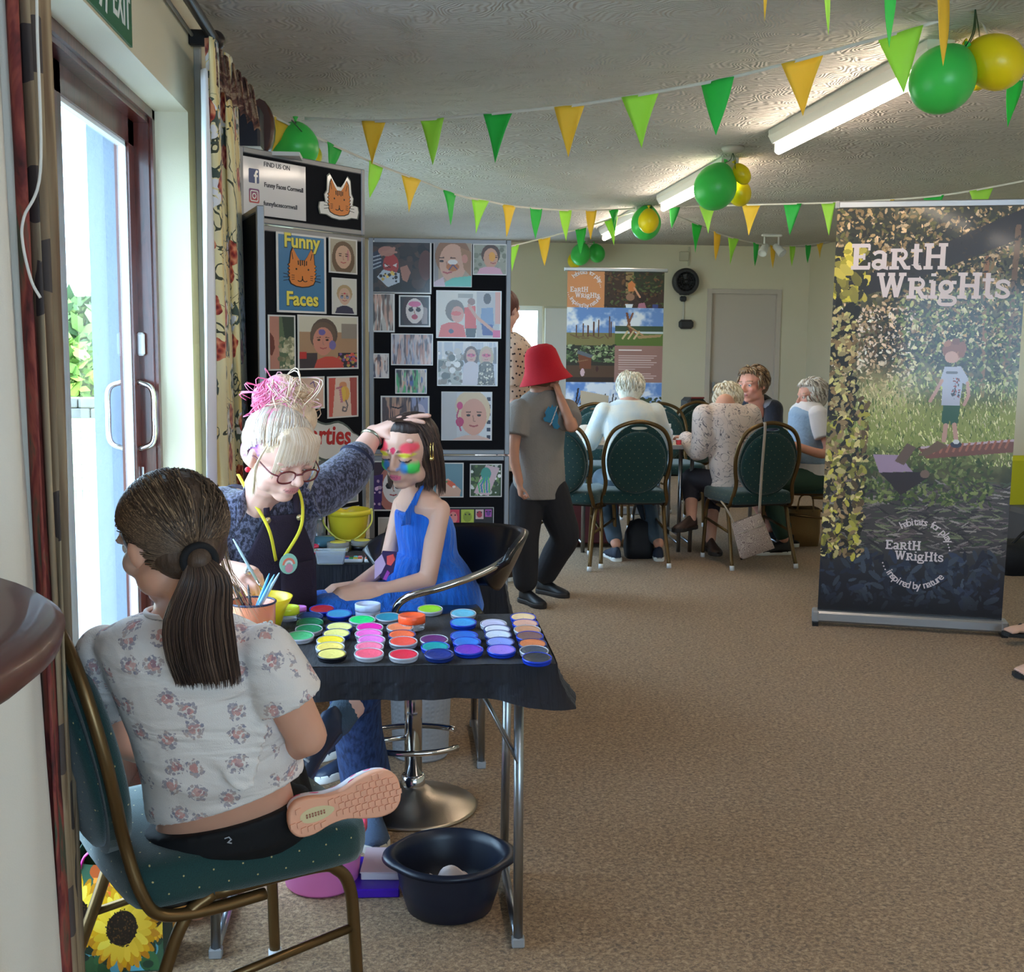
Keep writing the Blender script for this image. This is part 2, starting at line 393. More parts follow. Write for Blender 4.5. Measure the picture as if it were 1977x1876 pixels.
def struct(name, mb, m, parent=None, **k):
    o = mb.build(name, m, parent, **k)
    if parent is None: o['kind'] = 'structure'
    return o
def bx(x0, x1, y0, y1, z0, z1, mb=None):
    return (mb or MB()).box(((x0 + x1) / 2, (y0 + y1) / 2, (z0 + z1) / 2), (x1 - x0, y1 - y0, z1 - z0))
struct('floor', bx(WX - .43, RX + .2, BY - .2, RY + .2, -.12, 0), M_CARPET)
struct('ceiling', bx(WX - .43, RX + .2, BY - .2, RY + .2, CZ, CZ + .15), M_CEIL)
DY0, DY1, DZ = 2.15, 4.05, 2.146                     # glazed door opening
WY0, WY1, WZ0, WZ1 = 6.2, 10.2, .85, 2.12           # window further along the same wall
w = MB(); T = WX - .32
bx(T, WX, BY, DY0, 0, CZ, w); bx(T, WX, DY0, DY1, DZ, CZ, w); bx(T, WX, DY1, WY0, 0, CZ, w)
bx(T, WX, WY0, WY1, 0, WZ0, w); bx(T, WX, WY0, WY1, WZ1, CZ, w); bx(T, WX, WY1, RY, 0, CZ, w)
struct('wall_left', w, M_WALL)
struct('wall_right', bx(RX, RX + .2, BY, RY, 0, CZ), M_WALL)
# wall behind the camera with its own windows
w = MB(); bx(T, RX, BY - .2, BY, 0, .85, w); bx(T, RX, BY - .2, BY, 2.1, CZ, w); bx(T, 0.2, BY - .2, BY, .85, 2.1, w); bx(3.6, RX, BY - .2, BY, .85, 2.1, w)
struct('wall_back', w, M_WALL)
bw = [(aty(985, 588, RY).x - .6, aty(1048, 588, RY).x), (.85, aty(1000, 590, RY).z)]   # bright window in the rear wall
dr = (aty(1366, 557, RY), aty(1509, 560, RY))
w = MB(); (x0, x1), (z0, z1) = bw
bx(T, x0, RY, RY + .2, 0, CZ, w); bx(x0, x1, RY, RY + .2, 0, z0, w); bx(x0, x1, RY, RY + .2, z1, CZ, w)
DX0, DX1, DTZ = dr[0].x, dr[1].x, dr[0].z
bx(x1, DX0, RY, RY + .2, 0, CZ, w); bx(DX0, DX1, RY, RY + .2, DTZ, CZ, w); bx(DX1, RX, RY, RY + .2, 0, CZ, w)
struct('wall_rear', w, M_WALL)
struct('window_2', bx(x0, x0 + .05, RY + .03, RY + .08, z0, z1, bx(x1 - .05, x1, RY + .03, RY + .08, z0, z1, bx(x0 + .05, x1 - .05, RY + .032, RY + .08, z0, z0 + .05, bx(x0 + .05, x1 - .05, RY + .032, RY + .08, z1 - .05, z1)))), M_WHITE)
wn = bpy.data.objects['window_2']
blind = mat('roller_blind', (235, 240, 246), .8, trans=.0); bx(x0 + .05, x1 - .05, RY + .05, RY + .056, z0 + .05, z1 - .05).build('pane', M_GLASS, wn)
# open window leaf / white framed hatch right of it
struct('trim_1', bx(x0 - .1, aty(1098, 590, RY).x, RY - .03, RY, z1, z1 + .09), M_WALL)
w = MB(); a = aty(1052, 595, RY); b = aty(1092, 700, RY)
bx(a.x, b.x, RY - .05, RY - .005, .0, a.z, w); struct('trim_2', w, M_WHITE)
# rear door
door = struct('door_2', bx(DX0 + .05, DX1 - .05, RY + .04, RY + .08, 0, DTZ - .05), mat('beige_door', (198, 186, 172), .5))
fr = MB(); bx(DX0, DX0 + .05, RY - .015, RY + .1, 0, DTZ, fr); bx(DX1 - .05, DX1, RY - .015, RY + .1, 0, DTZ, fr); bx(DX0 + .05, DX1 - .05, RY - .014, RY + .1, DTZ - .05, DTZ - .002, fr)
fr.build('door_frame', mat('beige_door', (198, 186, 172), .5), door)
h = aty(1363, 748, RY); MB().box((DX0 + .1, RY + .01, h.z), (.03, .02, .12)).tube([(DX0 + .1, RY + .01, h.z + .02), (DX0 + .1, RY - .03, h.z + .02), (DX0 + .2, RY - .03, h.z + .02)], .008).build('door_handle', M_STEEL, door)
struct('baseboard_rear', bx(T, DX0, RY - .015, RY, 0, .09, bx(DX1, RX, RY - .015, RY, 0, .09)), M_WHITE)
struct('baseboard_right', bx(RX - .015, RX, BY, RY, 0, .09), M_WHITE)

# the glazed door on the left ---------------------------------------
FX0, FX1 = WX - .118, WX - .218
door = MB(); bx(FX1, FX0, DY1 - .05, DY1, 0, DZ, door); bx(FX1, FX0, DY0, DY0 + .05, 0, DZ, door); bx(FX1, FX0, DY0, DY1, DZ - .045, DZ, door); bx(FX1, FX0, DY0, DY1, 0, .03, door)
bx(FX0, FX0 + .012, DY1 - .035, DY1, 0, DZ, door); bx(FX0, FX0 + .012, DY0, DY1, DZ - .03, DZ, door)
door = struct('door_1', door, M_MAHOG)
def leaf(y0, y1, nm):
    s, xa, xb = .075, FX1 + .01, FX1 + .055
    m = MB(); bx(xa, xb, y0, y0 + s, .03, DZ - .045, m); bx(xa, xb, y1 - s, y1, .03, DZ - .045, m); bx(xa, xb, y0, y1, DZ - .12, DZ - .045, m); bx(xa, xb, y0, y1, .03, .2, m)
    o = m.build(nm, M_MAHOG, door)
    g = MB(); ya, yb, za, zb = y0 + s, y1 - s, .2, DZ - .12
    for (p, q, r_, u) in ((ya, ya + .012, za, zb), (yb - .012, yb, za, zb), (ya, yb, za, za + .012), (ya, yb, zb - .012, zb)): bx(xa + .016, xb - .008, p, q, r_, u, g)
    g.build('glazing_bead', M_PVC, o); bx(xa + .02, xa + .024, ya, yb, za, zb).build('pane', M_GLASS, o)
    return o
mid = (DY0 + DY1) / 2
l1 = leaf(mid, DY1 - .05, 'door_leaf'); l2 = leaf(DY0 + .05, mid, 'door_leaf')
hy = DY1 - .09; hz0, hz1 = 1.06, 1.28
for sx, x in ((1, FX1 + .055), (-1, FX1 + .01)):
    MB().tube(bez([(x, hy, hz0), (x + sx * .045, hy, hz0 + .025), (x + sx * .05, hy, (hz0 + hz1) / 2), (x + sx * .045, hy, hz1 - .025), (x, hy, hz1)], 6), .009).build('door_handle', M_CHROME, l1)
MB().box((FX1 + .065, hy + .02, 1.40), (.022, .03, .075), bev=.006).build('contact_sensor', M_PVC, l1)
MB().tube([(FX1 + .06, hy + .02, 1.0), (FX1 + .06, hy + .02, .94)], .004).box((FX1 + .06, hy + .02, .925), (.012, .012, .04), bev=.003).build('cord_pull', M_PVC, l1)
# window of the far left wall
w = MB(); xa, xb = WX - .2, WX - .14
for k in range(4):
    y = WY0 + (WY1 - WY0 - .06) * k / 3; bx(xa, xb, y, y + .06, WZ0, WZ1, w)
bx(xa, xb, WY0, WY1, WZ0, WZ0 + .06, w); bx(xa, xb, WY0, WY1, WZ1 - .06, WZ1, w)
wn = struct('window_1', w, M_WHITE); bx(xa + .02, xa + .024, WY0, WY1, WZ0, WZ1).build('pane', M_GLASS, wn)
w = MB(); 
for k in range(4): x = .2 + 3.4 * k / 3; bx(x - .03, x + .03, BY - .12, BY - .06, .85, 2.1, w)
wn = struct('window_3', w, M_WHITE); bx(.2, 3.6, BY - .1, BY - .096, .85, 2.1).build('pane', M_GLASS, wn)
for (nm, loc, rot, sx, sy) in (('door_daylight', (T - .02, (DY0 + DY1) / 2, DZ / 2), (0, -PI / 2, 0), DZ, DY1 - DY0), ('window_daylight', (T - .02, (WY0 + WY1) / 2, (WZ0 + WZ1) / 2), (0, -PI / 2, 0), WZ1 - WZ0, WY1 - WY0),
                               ('back_daylight', (1.9, BY - .25, 1.47), (PI / 2, 0, 0), 3.4, 1.25)):
    if not USE_PORTAL: continue
    o = lamp(nm, 'AREA', loc, rot, 1., (1, 1, 1), shape='RECTANGLE', size=sx, size_y=sy); o.data.cycles.is_portal = USE_PORTAL

# ------------------------------------------------------------------ outside the door
t = NT('lawn', rough=.9); c = t.co('Object'); struct('ground', bx(-60, T - 0.02, -10, 90, -.2, -.06), t.out(t.ramp(t.noise(c, 1.2, 4), [(.3, (150, 154, 116)), (.7, (168, 172, 134))])))
struct('pavement', bx(-4.2, T - .02, -2, 9, -.06, -.03), mat('paving_grey', (150, 152, 156), .8, vary=(1.5, .1)))
# white rendered return beside the door
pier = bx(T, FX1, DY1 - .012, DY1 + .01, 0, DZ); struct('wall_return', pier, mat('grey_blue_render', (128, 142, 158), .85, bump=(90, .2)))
def leafy(name, label, cat, c, r, n, size, cols, trunk=None, group=None):
    rng = np.random.default_rng(len(name) + int(abs(c[0]) * 7 + abs(c[1]) * 13)); root = thing(name, label, cat, (c[0], c[1], 0), group=group); m = MB(); colr = []
    for k in range(n):
        d = rng.normal(size=3); d /= np.linalg.norm(d); q = (rng.random() ** .25); p = V((c[0] + d[0] * r[0] * q, c[1] + d[1] * r[1] * q, c[2] + d[2] * r[2] * q))
        a = V(rng.normal(size=3)).normalized(); b = a.orthogonal().normalized(); sz = size * (.6 + .8 * rng.random()); o = len(m.v)
        m.add([p - a * sz, p + b * sz * .5, p + a * sz, p - b * sz * .5], [(0, 1, 2, 3)]); cl = lin(cols[rng.integers(len(cols))]); colr += [cl] * 4
    f = m.build('foliage', mat('leaf_attr', rough=.7, attr=True), root, colors=colr); f['kind'] = 'stuff'
    if trunk: MB().tube([(c[0], c[1], -.06), (c[0] + .1, c[1], c[2])], [trunk, trunk * .6], 10).build('trunk', mat('bark', (90, 74, 60), .9, bump=(20, .5)), root)
    return root
GREENS = [(70, 98, 48), (98, 124, 60), (124, 148, 78), (56, 82, 44)]
leafy('tree', 'round leafy tree seen through the glass door behind the hedge', 'tree', (-8.4, 30, .9), (3.0, 2.6, 1.5), 2600, .28, GREENS, .2)
for k in range(3):
    leafy('hedge_bush', ['clipped bush outside at the tree side of the door view', 'clipped bush outside in the middle of the lawn edge', 'clipped bush outside beside the white return wall'][k], 'bush', (-9.2 + k * 2.25, 24, .55), (1.05, .8, 1.0), 1500, .16, [(104, 140, 52), (150, 178, 70), (84, 116, 46)], group='bushes along the lawn')
g = thing('garden_wall', 'low stone garden wall outside under the hedge', 'wall', (-6.5, 22.8, 0)); rng = random.Random(4)
for r_ in range(2):
    for k in range(22): MB().box((-11 + k * .42 + r_ * .2, 22.8, .08 + r_ * .2 - .06), (.4, .3, .19), bev=.02).build('stone', mat('garden_stone', (120, 116, 112), .9, vary=(3, .2)), g)
fen = thing('court_fence', 'white topped mesh fence across the lawn outside the door', 'fence', (-3.5, 11, 0)); q = MB()
for k in range(5): MB().tube([(-4.8 + k * .6, 11, -.06), (-4.8 + k * .6, 11, .62)], .02).build('post', M_STEEL, fen)
MB().tube([(-4.8, 11, .62), (-2.4, 11, .62)], .025).build('rail', M_PVC, fen)
for k in range(40): q.tube([(-4.8 + k * .06, 11, .62), (-4.8 + k * .06, 11, -.04)], .0015, 4)
for k in range(10): q.tube([(-4.8, 11, .04 + k * .06), (-2.4, 11, .04 + k * .06)], .0015, 4)
q.build('netting', mat('net_green', (90, 110, 90), .8), fen)['kind'] = 'stuff'

# ================================================================== LIGHT FITTINGS
M_TUBE = mat('lit_tube', (255, 238, 218), emit=24.0)
def fitting(y0, y1, label):
    x = 1.87; zc = CZ; L = y1 - y0; o = thing('strip_light', label, 'light', (x, (y0 + y1) / 2, zc), group='fluorescent strip lights along the ceiling')
    MB().prism([(-.05, 0), (.05, 0), (.05, -.03), (.03, -.065), (-.03, -.065), (-.05, -.03)], -L / 2, L / 2, Matrix.Translation((x, (y0 + y1) / 2, zc)) @ Matrix(((1, 0, 0, 0), (0, 0, 1, 0), (0, 1, 0, 0), (0, 0, 0, 1)))).build('housing', mat('fitting_white', (214, 208, 200), .5), o)
    for y in (y0 + .012, y1 - .012): MB().box((x, y, zc - .085), (.04, .02, .055), bev=.006).build('lamp_holder', M_PVC, o)
    MB().tube([(x, y0 + .02, zc - .1), (x, y1 - .02, zc - .1)], .019, 14).build('tube', M_TUBE, o)
    return o
fitting(4.15, 5.97, 'nearest lit strip light, partly behind the big green balloon')
fitting(6.85, 8.62, 'second lit strip light, ending behind the middle green balloon')
fitting(9.35, 11.15, 'farthest lit strip light, beyond the small yellow balloon')
fitting(-1.3, .5, 'added strip light out of view above the front of the room'); fitting(1.4, 3.2, 'added strip light out of view overhead at the front')  # two unseen fittings added to continue the row and fill the room with light
p = atz(1415, 283, CZ)
MB().lathe([(0.001, 0), (.06, 0), (.062, -.012), (.05, -.03), (.001, -.034)], p, 24).build('smoke_alarm', mat('alarm_cream', (190, 184, 168), .5), label='round flat smoke alarm disc on the ceiling between two strip lights', category='alarm')
# twin spot
p = atz(1490, 452, CZ); sp = thing('twin_spotlight', 'white twin spotlight on the ceiling near the rear door', 'light', p)
m = MB().box(p + V((0, 0, -.012)), (.2, .05, .024), bev=.008); m.build('ceiling_plate', M_WHITE, sp)
for sx in (-1, 1):
    a = p + V((sx * .07, 0, -.02)); b = a + V((0, 0, -.12)); MB().tube([a, b], .009).build('arm', M_WHITE, sp)
    d = V((sx * .5, -.7, -.75)).normalized(); e = MB(); x, y, z = frame_of(d)
    e.loft([[b + d * h + (x * math.cos(2 * PI * k / 18) + y * math.sin(2 * PI * k / 18)) * r for k in range(18)] for h, r in ((-.06, .02), (-.05, .032), (.07, .045), (.075, .04), (.05, .034), (.045, .001))], True).build('spot_head', M_WHITE, sp)

# ================================================================== BUNTING
def fabric(name, rgb):
    t = NT(name, rough=.55); c = t.co('Object'); k = lin(rgb); t.b.inputs['Base Color'].default_value = (*k, 1)
    m = t.out(None, t.noise(c, 14, 3), .35, .01); n, l = m.node_tree.nodes, m.node_tree.links
    tr = n.new('ShaderNodeBsdfTranslucent'); tr.inputs[0].default_value = (*k, 1); mx = n.new('ShaderNodeMixShader'); mx.inputs[0].default_value = .4
    o = n['Material Output']; l.new(n['Principled BSDF'].outputs[0], mx.inputs[1]); l.new(tr.outputs[0], mx.inputs[2]); l.new(mx.outputs[0], o.inputs[0]); return m
BUNT = {'y': fabric('bunting_yellow', (255, 222, 84)), 'l': fabric('bunting_lime', (200, 250, 104)), 'g': fabric('bunting_green', (66, 214, 98))}
M_TAPE = mat('white_tape', (225, 220, 210), .7)
def bunting(label, path, flags, drop=.2):
    """path: list of (px,py,depth) the tape passes; flags: (left px, right px, tip px, tip py, colour)"""
    pts = bez([aty(*p) for p in path], 10); proj = [(776 + 0, 0)]
    mid = pts[len(pts) // 2]; o = thing('bunting', label, 'bunting', (mid.x, mid.y, mid.z), group='strings of triangle bunting')
    m = MB(); a = []
    for i, p in enumerate(pts):
        pass
    for s in (0,):
        rings = [[p + V((0, .002, .006)), p + V((0, .002, -.006)), p + V((0, -.002, -.006)), p + V((0, -.002, .006))] for p in pts]; m.loft(rings, True)
    m.build('tape', M_TAPE, o)
    Rt = CR.transposed(); px = []
    for p in pts:
        q = Rt @ (p - V((0, 0, CAMH))); px.append(988.5 + q.x / -q.z * FPX)
    def at(x):
        for i in range(len(px) - 1):
            if (px[i] - x) * (px[i + 1] - x) <= 0 and px[i] != px[i + 1]: return pts[i].lerp(pts[i + 1], (x - px[i]) / (px[i + 1] - px[i]))
        return pts[0] if abs(x - px[0]) < abs(x - px[-1]) else pts[-1]
    for (l, r, tx, ty, c) in flags:
        A, B = at(l), at(r); C = aty(tx, ty, (A.y + B.y) / 2); rr = random.random() * .03 - .015
        n = (B - A).cross(V((0, 0, 1))).normalized()
        f = MB(); f.grid(lambda u, v: (A.lerp(B, u) * (1 - v) + C * v) + n * (.012 * math.sin(v * 3 + u * 4 + tx) * (1 - v) + rr * v), 5, 8)
        f.build('pennant', BUNT[c], o, solid=.0008)
    return o
Y, Lm, G = 'y', 'l', 'g'
bunting('long high bunting from the left corner to the ceiling by the big balloons',
        [(588, 228, 5.6), (715, 234, 5.45), (858, 228, 5.25), (985, 216, 5.05), (1125, 201, 4.85), (1268, 177, 4.6), (1418, 148, 4.35), (1585, 104, 4.1), (1780, 50, 3.95), (1883, 17, 3.85)],
        [(700, 742, 717, 318, Y), (810, 860, 833, 318, Lm), (936, 989, 957, 315, G), (1072, 1126, 1094, 303, Y), (1203, 1269, 1239, 286, Lm), (1350, 1419, 1381, 261, G), (1511, 1588, 1547, 223, Y), (1694, 1783, 1745, 181, Lm)])
bunting('low bunting dipping from the left corner to the small yellow balloon',
        [(522, 222, 5.4), (575, 248, 5.6), (665, 290, 5.9), (745, 324, 6.3), (810, 348, 6.8), (885, 377, 7.4), (940, 388, 7.9), (1000, 399, 8.3), (1100, 406, 8.9), (1200, 404, 9.3), (1262, 398, 9.6)],
        [(527, 561, 530, 292, Y), (576, 613, 590, 290, Lm), (628, 664, 642, 330, G), (709, 742, 718, 382, Lm), (779, 810, 790, 410, Y), (855, 883, 867, 435, G), (914, 942, 922, 451, Lm), (970, 998, 980, 458, Y),
         (1022, 1046, 1033, 462, G), (1079, 1102, 1090, 466, Lm), (1130, 1151, 1140, 463, Y), (1176, 1196, 1187, 448, G)])
bunting('bunting from the small yellow balloon across above the tall woodland banner',
        [(1262, 398, 9.6), (1350, 398, 9.2), (1460, 395, 8.7), (1610, 391, 8.3), (1740, 384, 7.9), (1840, 374, 7.6), (1977, 349, 7.3), (2080, 325, 7.0)],
        [(1290, 1315, 1299, 441, G), (1352, 1380, 1365, 451, Lm), (1434, 1468, 1447, 455, Y), (1512, 1549, 1524, 454, G), (1585, 1614, 1599, 455, Lm), (1690, 1728, 1706, 442, Y), (1782, 1824, 1800, 434, G), (1872, 1918, 1893, 428, Lm)])
bunting('short bunting rising from the display board to the small yellow balloon',
        [(960, 482, 8.8), (1040, 462, 9.0), (1120, 441, 9.2), (1200, 416, 9.4), (1262, 400, 9.6)],
        [(985, 1001, 990, 524, Lm), (1037, 1064, 1051, 514, Y), (1109, 1134, 1120, 492, G), (1168, 1192, 1186, 474, Lm)])
bunting('far bunting sagging across the rear wall under the twin spotlight',
        [(1262, 400, 9.6), (1340, 430, 10.2), (1400, 455, 10.8), (1470, 471, 11.4), (1540, 474, 11.9), (1605, 466, 12.2), (1700, 450, 12.6)],
        [(1337, 1353, 1342, 488, G), (1376, 1393, 1384, 503, Y), (1408, 1425, 1412, 511, Lm), (1452, 1467, 1459, 514, G), (1485, 1498, 1491, 518, Y), (1523, 1536, 1529, 514, Lm), (1553, 1567, 1560, 508, G), (1578, 1589, 1582, 499, Y)])
bunting('nearest bunting along the top of the view towards the big balloons',
        [(1330, -190, 3.0), (1470, -130, 3.1), (1600, -95, 3.2), (1720, -60, 3.35), (1820, -20, 3.6), (1883, 15, 3.82)],
        [(1466, 1492, 1477, 41, Y), (1577, 1606, 1603, 66, Lm), (1702, 1733, 1711, 93, G), (1800, 1840, 1817, 128, Y)])
bunting('bunting running right from the hook above the big yellow balloon',
        [(1883, 17, 3.86), (1892, 18, 4.3), (1977, 26, 4.35), (2090, 30, 4.4)],
        [(1886, 1976, 1925, 150, G)])
bunting('bunting hanging behind the big yellow balloon at the right edge',
        [(1883, 17, 3.85), (1920, 90, 4.1), (1960, 145, 4.4), (2060, 200, 4.7)], [(1945, 1975, 1944, 246, G)])

# ================================================================== BALLOONS
def latex(name, rgb):
    t = NT(name, rough=.32); k = lin(rgb); t.b.inputs['Base Color'].default_value = (*k, 1); t.b.inputs['Subsurface Weight'].default_value = .3; t.b.inputs['Subsurface Radius'].default_value = (.05, .05, .05); return t.m
BAL = {'g': latex('balloon_green', (72, 208, 88)), 'y': latex('balloon_yellow', (255, 222, 24))}
def balloon(c, r, label, col, cat='balloon', knot=(0, 0, 1), hook=None, stretch=1.12, n=32):
    k = V(knot).normalized(); x, y, z = frame_of(k); c = V(c); o = thing('balloon', label, cat, c, group='latex balloons hung from the ceiling')
    rings = []
    for i in range(17):
        t = PI * i / 16; rr = math.sin(t) * r; h = -math.cos(t) * r * stretch
        if h > 0: rr *= 1 - .18 * (h / (r * stretch)) ** 2; h *= 1.07
        rings.append([c + z * h + (x * math.cos(2 * PI * q / n) + y * math.sin(2 * PI * q / n)) * max(rr, .004) for q in range(n)])
    MB().loft(rings).build('skin', BAL[col], o)
    e = c + z * r * stretch * 1.07; MB().lathe([(.004, -.004), (.006, .006), (.013, .018), (.011, .02), (.003, .012)], e, 12, rot=Matrix((x, y, z)).transposed()).build('knot', BAL[col], o)
    if hook is not None: MB().tube(bez([e, e.lerp(V(hook), .5) + V((.01, 0, -.01)), V(hook)], 6), .0022, 6).build('ribbon', mat('ribbon_dark', (28, 60, 34), .5), o)
    return o
def bal(px, py, y, dpx, label, col, hook, knot=(0, 0, 1), stretch=1.12):
    c = aty(px, py, y); balloon(c, dpx / 2 * y / FPX, label, col, knot=knot, hook=hook, stretch=stretch)
hk = atz(1883, 18, CZ)
bal(1820, 153, 4.0, 125, 'big green balloon in the nearest cluster, below the hook', G, hk, (.55, 0, .8), 1.08)
bal(1922, 120, 4.0, 104, 'big yellow balloon beside the big green one', Y, hk, (-.8, .1, .5), 1.12)
bal(1886, 140, 4.3, 62, 'yellow balloon half hidden behind the big green and big yellow ones', Y, hk, (0, 0, 1), 1.1)
hk = atz(1415, 283, CZ)
bal(1381, 361, 6.8, 82, 'green balloon hanging below the smoke alarm', G, hk - V((0, 0, .03)), (.3, 0, .8), 1.1)
bal(1427, 372, 6.95, 46, 'round yellow balloon behind the green one below the smoke alarm', Y, hk - V((0, 0, .03)), (-.3, 0, .8), 1.15)
bal(1432, 336, 6.75, 32, 'small pear shaped yellow balloon by the smoke alarm', Y, hk - V((0, 0, .03)), (-.55, 0, .8), 1.35)
hk = atz(1262, 395, CZ)
bal(1247, 431, 9.3, 58, 'green balloon behind the small yellow one over the middle of the room', G, (hk.x, 9.4, CZ), (.1, 0, 1), 1.12)
bal(1252, 427, 9.05, 40, 'small yellow balloon in front of a green one', Y, (hk.x, 9.3, CZ), (0, 0, 1), 1.15)
hk = aty(1135, 470, 12.7)
bal(1121, 491, 12.4, 38, 'left green balloon above the small far banner', G, hk, (.3, 0, 1)); bal(1152, 489, 12.6, 32, 'right green balloon above the small far banner', G, hk, (-.3, 0, 1)); bal(1110, 502, 12.72, 28, 'yellow balloon behind the two green ones on the rear wall', Y, hk, (.3, 0, 1))
hk = aty(563, 232, 5.3)
bal(571, 283, 5.6, 86, 'green balloon rising behind the top of the display board', G, hk, (0, 0, 1), 1.0)
bal(600, 300, 5.85, 42, 'yellow balloon mostly hidden behind the display board header', Y, hk, (0, 0, 1), 1.1)

# ================================================================== EXIT SIGN
sx = WX + .006; y0, y1, z0, z1 = 2.68, 3.225, DZ + .008, DZ + .163
ex = thing('exit_sign', 'green and white EXIT sign above the glazed door', 'sign', (sx, (y0 + y1) / 2, z0))
bx(WX, sx, y0, y1, z0, z1).build('panel', mat('sign_green', (16, 104, 66), .35), ex)
MW = mat('sign_white', (235, 238, 235), .5)
M = Matrix(((0, 0, 1, sx + .001), (1, 0, 0, 0), (0, 1, 0, 0), (0, 0, 0, 1)))
m = text_mb('EXIT', .115, M @ Matrix.Translation((y1 - .115, z0 + .035, 0)) @ Matrix.Diagonal((.78, 1, 1, 1)), bold=.002); m.build('lettering', MW, ex)
m = MB(); q = lambda y, z: (y, z)      # running figure and arrow
MT = M @ Matrix.Translation((y1 - .30, z0 + .075, 0))
m.prism([(.0, .055), (.012, .066), (.024, .055), (.012, .043)], 0, .001, MT)
for pts in ([(-.012, .04), (.02, .036), (.012, -.01), (-.016, -.006)], [(-.014, -.004), (.004, -.006), (-.022, -.06), (-.042, -.058)], [(.004, -.004), (.014, -.01), (.036, -.026), (.03, -.062), (.016, -.06), (.02, -.034)], [(-.012, .04), (-.01, .028), (-.04, .018), (-.044, .028)], [(.018, .036), (.044, .02), (.04, .012), (.018, .022)]): m.prism(pts, 0, .001, MT)
m.prism([(-.13, 0), (-.1, .03), (-.1, .012), (-.06, .012), (-.06, -.012), (-.1, -.012), (-.1, -.03)], 0, .001, MT); m.build('pictogram', MW, ex)

# ================================================================== CURTAINS
t = NT('curtain_floral', flat=True, rough=.8, sheen=.2); c = t.co('UV')
base = t.ramp(t.noise(t.co('UV', (9, .7, 1)), 2, 3), [(.32, (226, 214, 176)), (.5, (240, 226, 170)), (.62, (232, 200, 118)), (.75, (238, 228, 200))])
wob = t.node('VectorMath', {0: c, 1: t.math('MULTIPLY', t.noise(c, 9, 3).outputs[0], .09)}, operation='ADD')
vo = t.vor(wob, 5.2, .75); rose = t.math('LESS_THAN', vo.outputs[0], .21)
vcolr = t.ramp(t.vor(c, 46).outputs[0], [(.15, (128, 36, 36)), (.4, (190, 84, 62)), (.7, (226, 150, 110))])
vo2 = t.vor(t.co('UV', (1, 1, 1), loc=(.37, .61, 0)), 4.3, .8); pet = t.vor(wob, 30, 1.)
wht = t.math('MULTIPLY', t.math('LESS_THAN', vo2.outputs[0], .25), t.math('LESS_THAN', pet.outputs[0], .38))
lf = t.math('MULTIPLY', t.math('LESS_THAN', vo2.outputs[0], .31), t.math('GREATER_THAN', pet.outputs[0], .5))
tw = t.noise(wob, 5.5, 2, dist=1.5); stem = t.math('LESS_THAN', t.math('ABSOLUTE', t.math('SUBTRACT', tw.outputs[0], .5)), .012)
k = t.mix(stem, base.outputs[0], (70, 74, 56)); k = t.mix(lf, k, (74, 88, 78)); k = t.mix(wht, k, (236, 234, 236)); k = t.mix(rose, k, vcolr.outputs[0])
M_FLORAL = t.out(k, t.noise(c, 300, 2), .15)
t = NT('curtain_border', rough=.8); c = t.co('UV'); k = t.ramp(t.noise(t.co('UV', (12, 2.2, 1)), 2.4, 4, .6, .8), [(.36, (60, 34, 34)), (.47, (118, 50, 48)), (.54, (150, 74, 62)), (.62, (78, 80, 64))])
M_BORDER = t.out(k)
t = NT('curtain_painted_shade', flat=True, rough=.85); c = t.co('UV'); k = t.ramp(t.noise(t.co('UV', (9, .8, 1)), 2.2, 3), [(.35, (120, 96, 74)), (.55, (172, 152, 122)), (.7, (146, 122, 94))]); v_ = t.vor(c, 5., .8); k = t.mix(t.math('LESS_THAN', v_.outputs[0], .22), k.outputs[0], (84, 74, 70)); M_SHADE = t.out(k)  # near face cloth: same floral curtain, its shade put in as darker browns
M_LINING = mat('curtain_lining', (226, 220, 208), .85, sheen=.2, bump=(420, .12))
def drape(name, top, bot, z1, z0, m, parent, n=60):
    """top/bot: plan polylines (x,y), same length"""
    T = bez([(x, y, z1) for x, y in top], 6); B = bez([(x, y, z0) for x, y in bot], 6); L = [0]
    for a, b in zip(T[:-1], T[1:]): L.append(L[-1] + (b - a).length)
    mb = MB(); vs = []; uv = []; q = len(T)
    for j in range(n + 1):
        v = j / n
        for i in range(q): p = T[i].lerp(B[i], v) ; p = p + V((.006 * math.sin(v * 7 + i), 0, 0)); vs.append(p); uv.append((L[i] * 1.3, p.z))
    mb.add(vs, [(j * q + i, j * q + i + 1, (j + 1) * q + i + 1, (j + 1) * q + i) for j in range(n) for i in range(q - 1)], True)
    o = mb.build(name, m, parent); u = o.data.uv_layers.new(name='UVMap'); vi = np.empty(len(o.data.loops), dtype=np.int64); o.data.loops.foreach_get('vertex_index', vi)
    u.data.foreach_set('uv', np.array(uv)[vi].ravel()); md = o.modifiers.new('t', 'SOLIDIFY'); md.thickness = .0015; return o
def PX(px, x): return (x, 2300 * -x / (776 - px))     # plan point on a sight line at wall offset x
cu = thing('curtain', 'near floral curtain with cream lining drawn back left of the glazed door', 'curtain', (-.64, 1.9, 0))
drape('lining', [(-.665, 1.45), (-.60, 1.60), (-.64, 1.72), (-.60, 1.82), (-.625, 1.90), PX(62, -.60)], [(-.665, 1.45), (-.58, 1.66), (-.615, 1.80), (-.565, 1.92), (-.585, 2.0), PX(108, -.575)], 2.36, .03, M_LINING, cu)
drape('border', [PX(62, -.60), PX(72, -.585), PX(82, -.60)], [PX(108, -.575), PX(118, -.56), PX(128, -.575)], 2.36, .03, M_BORDER, cu)
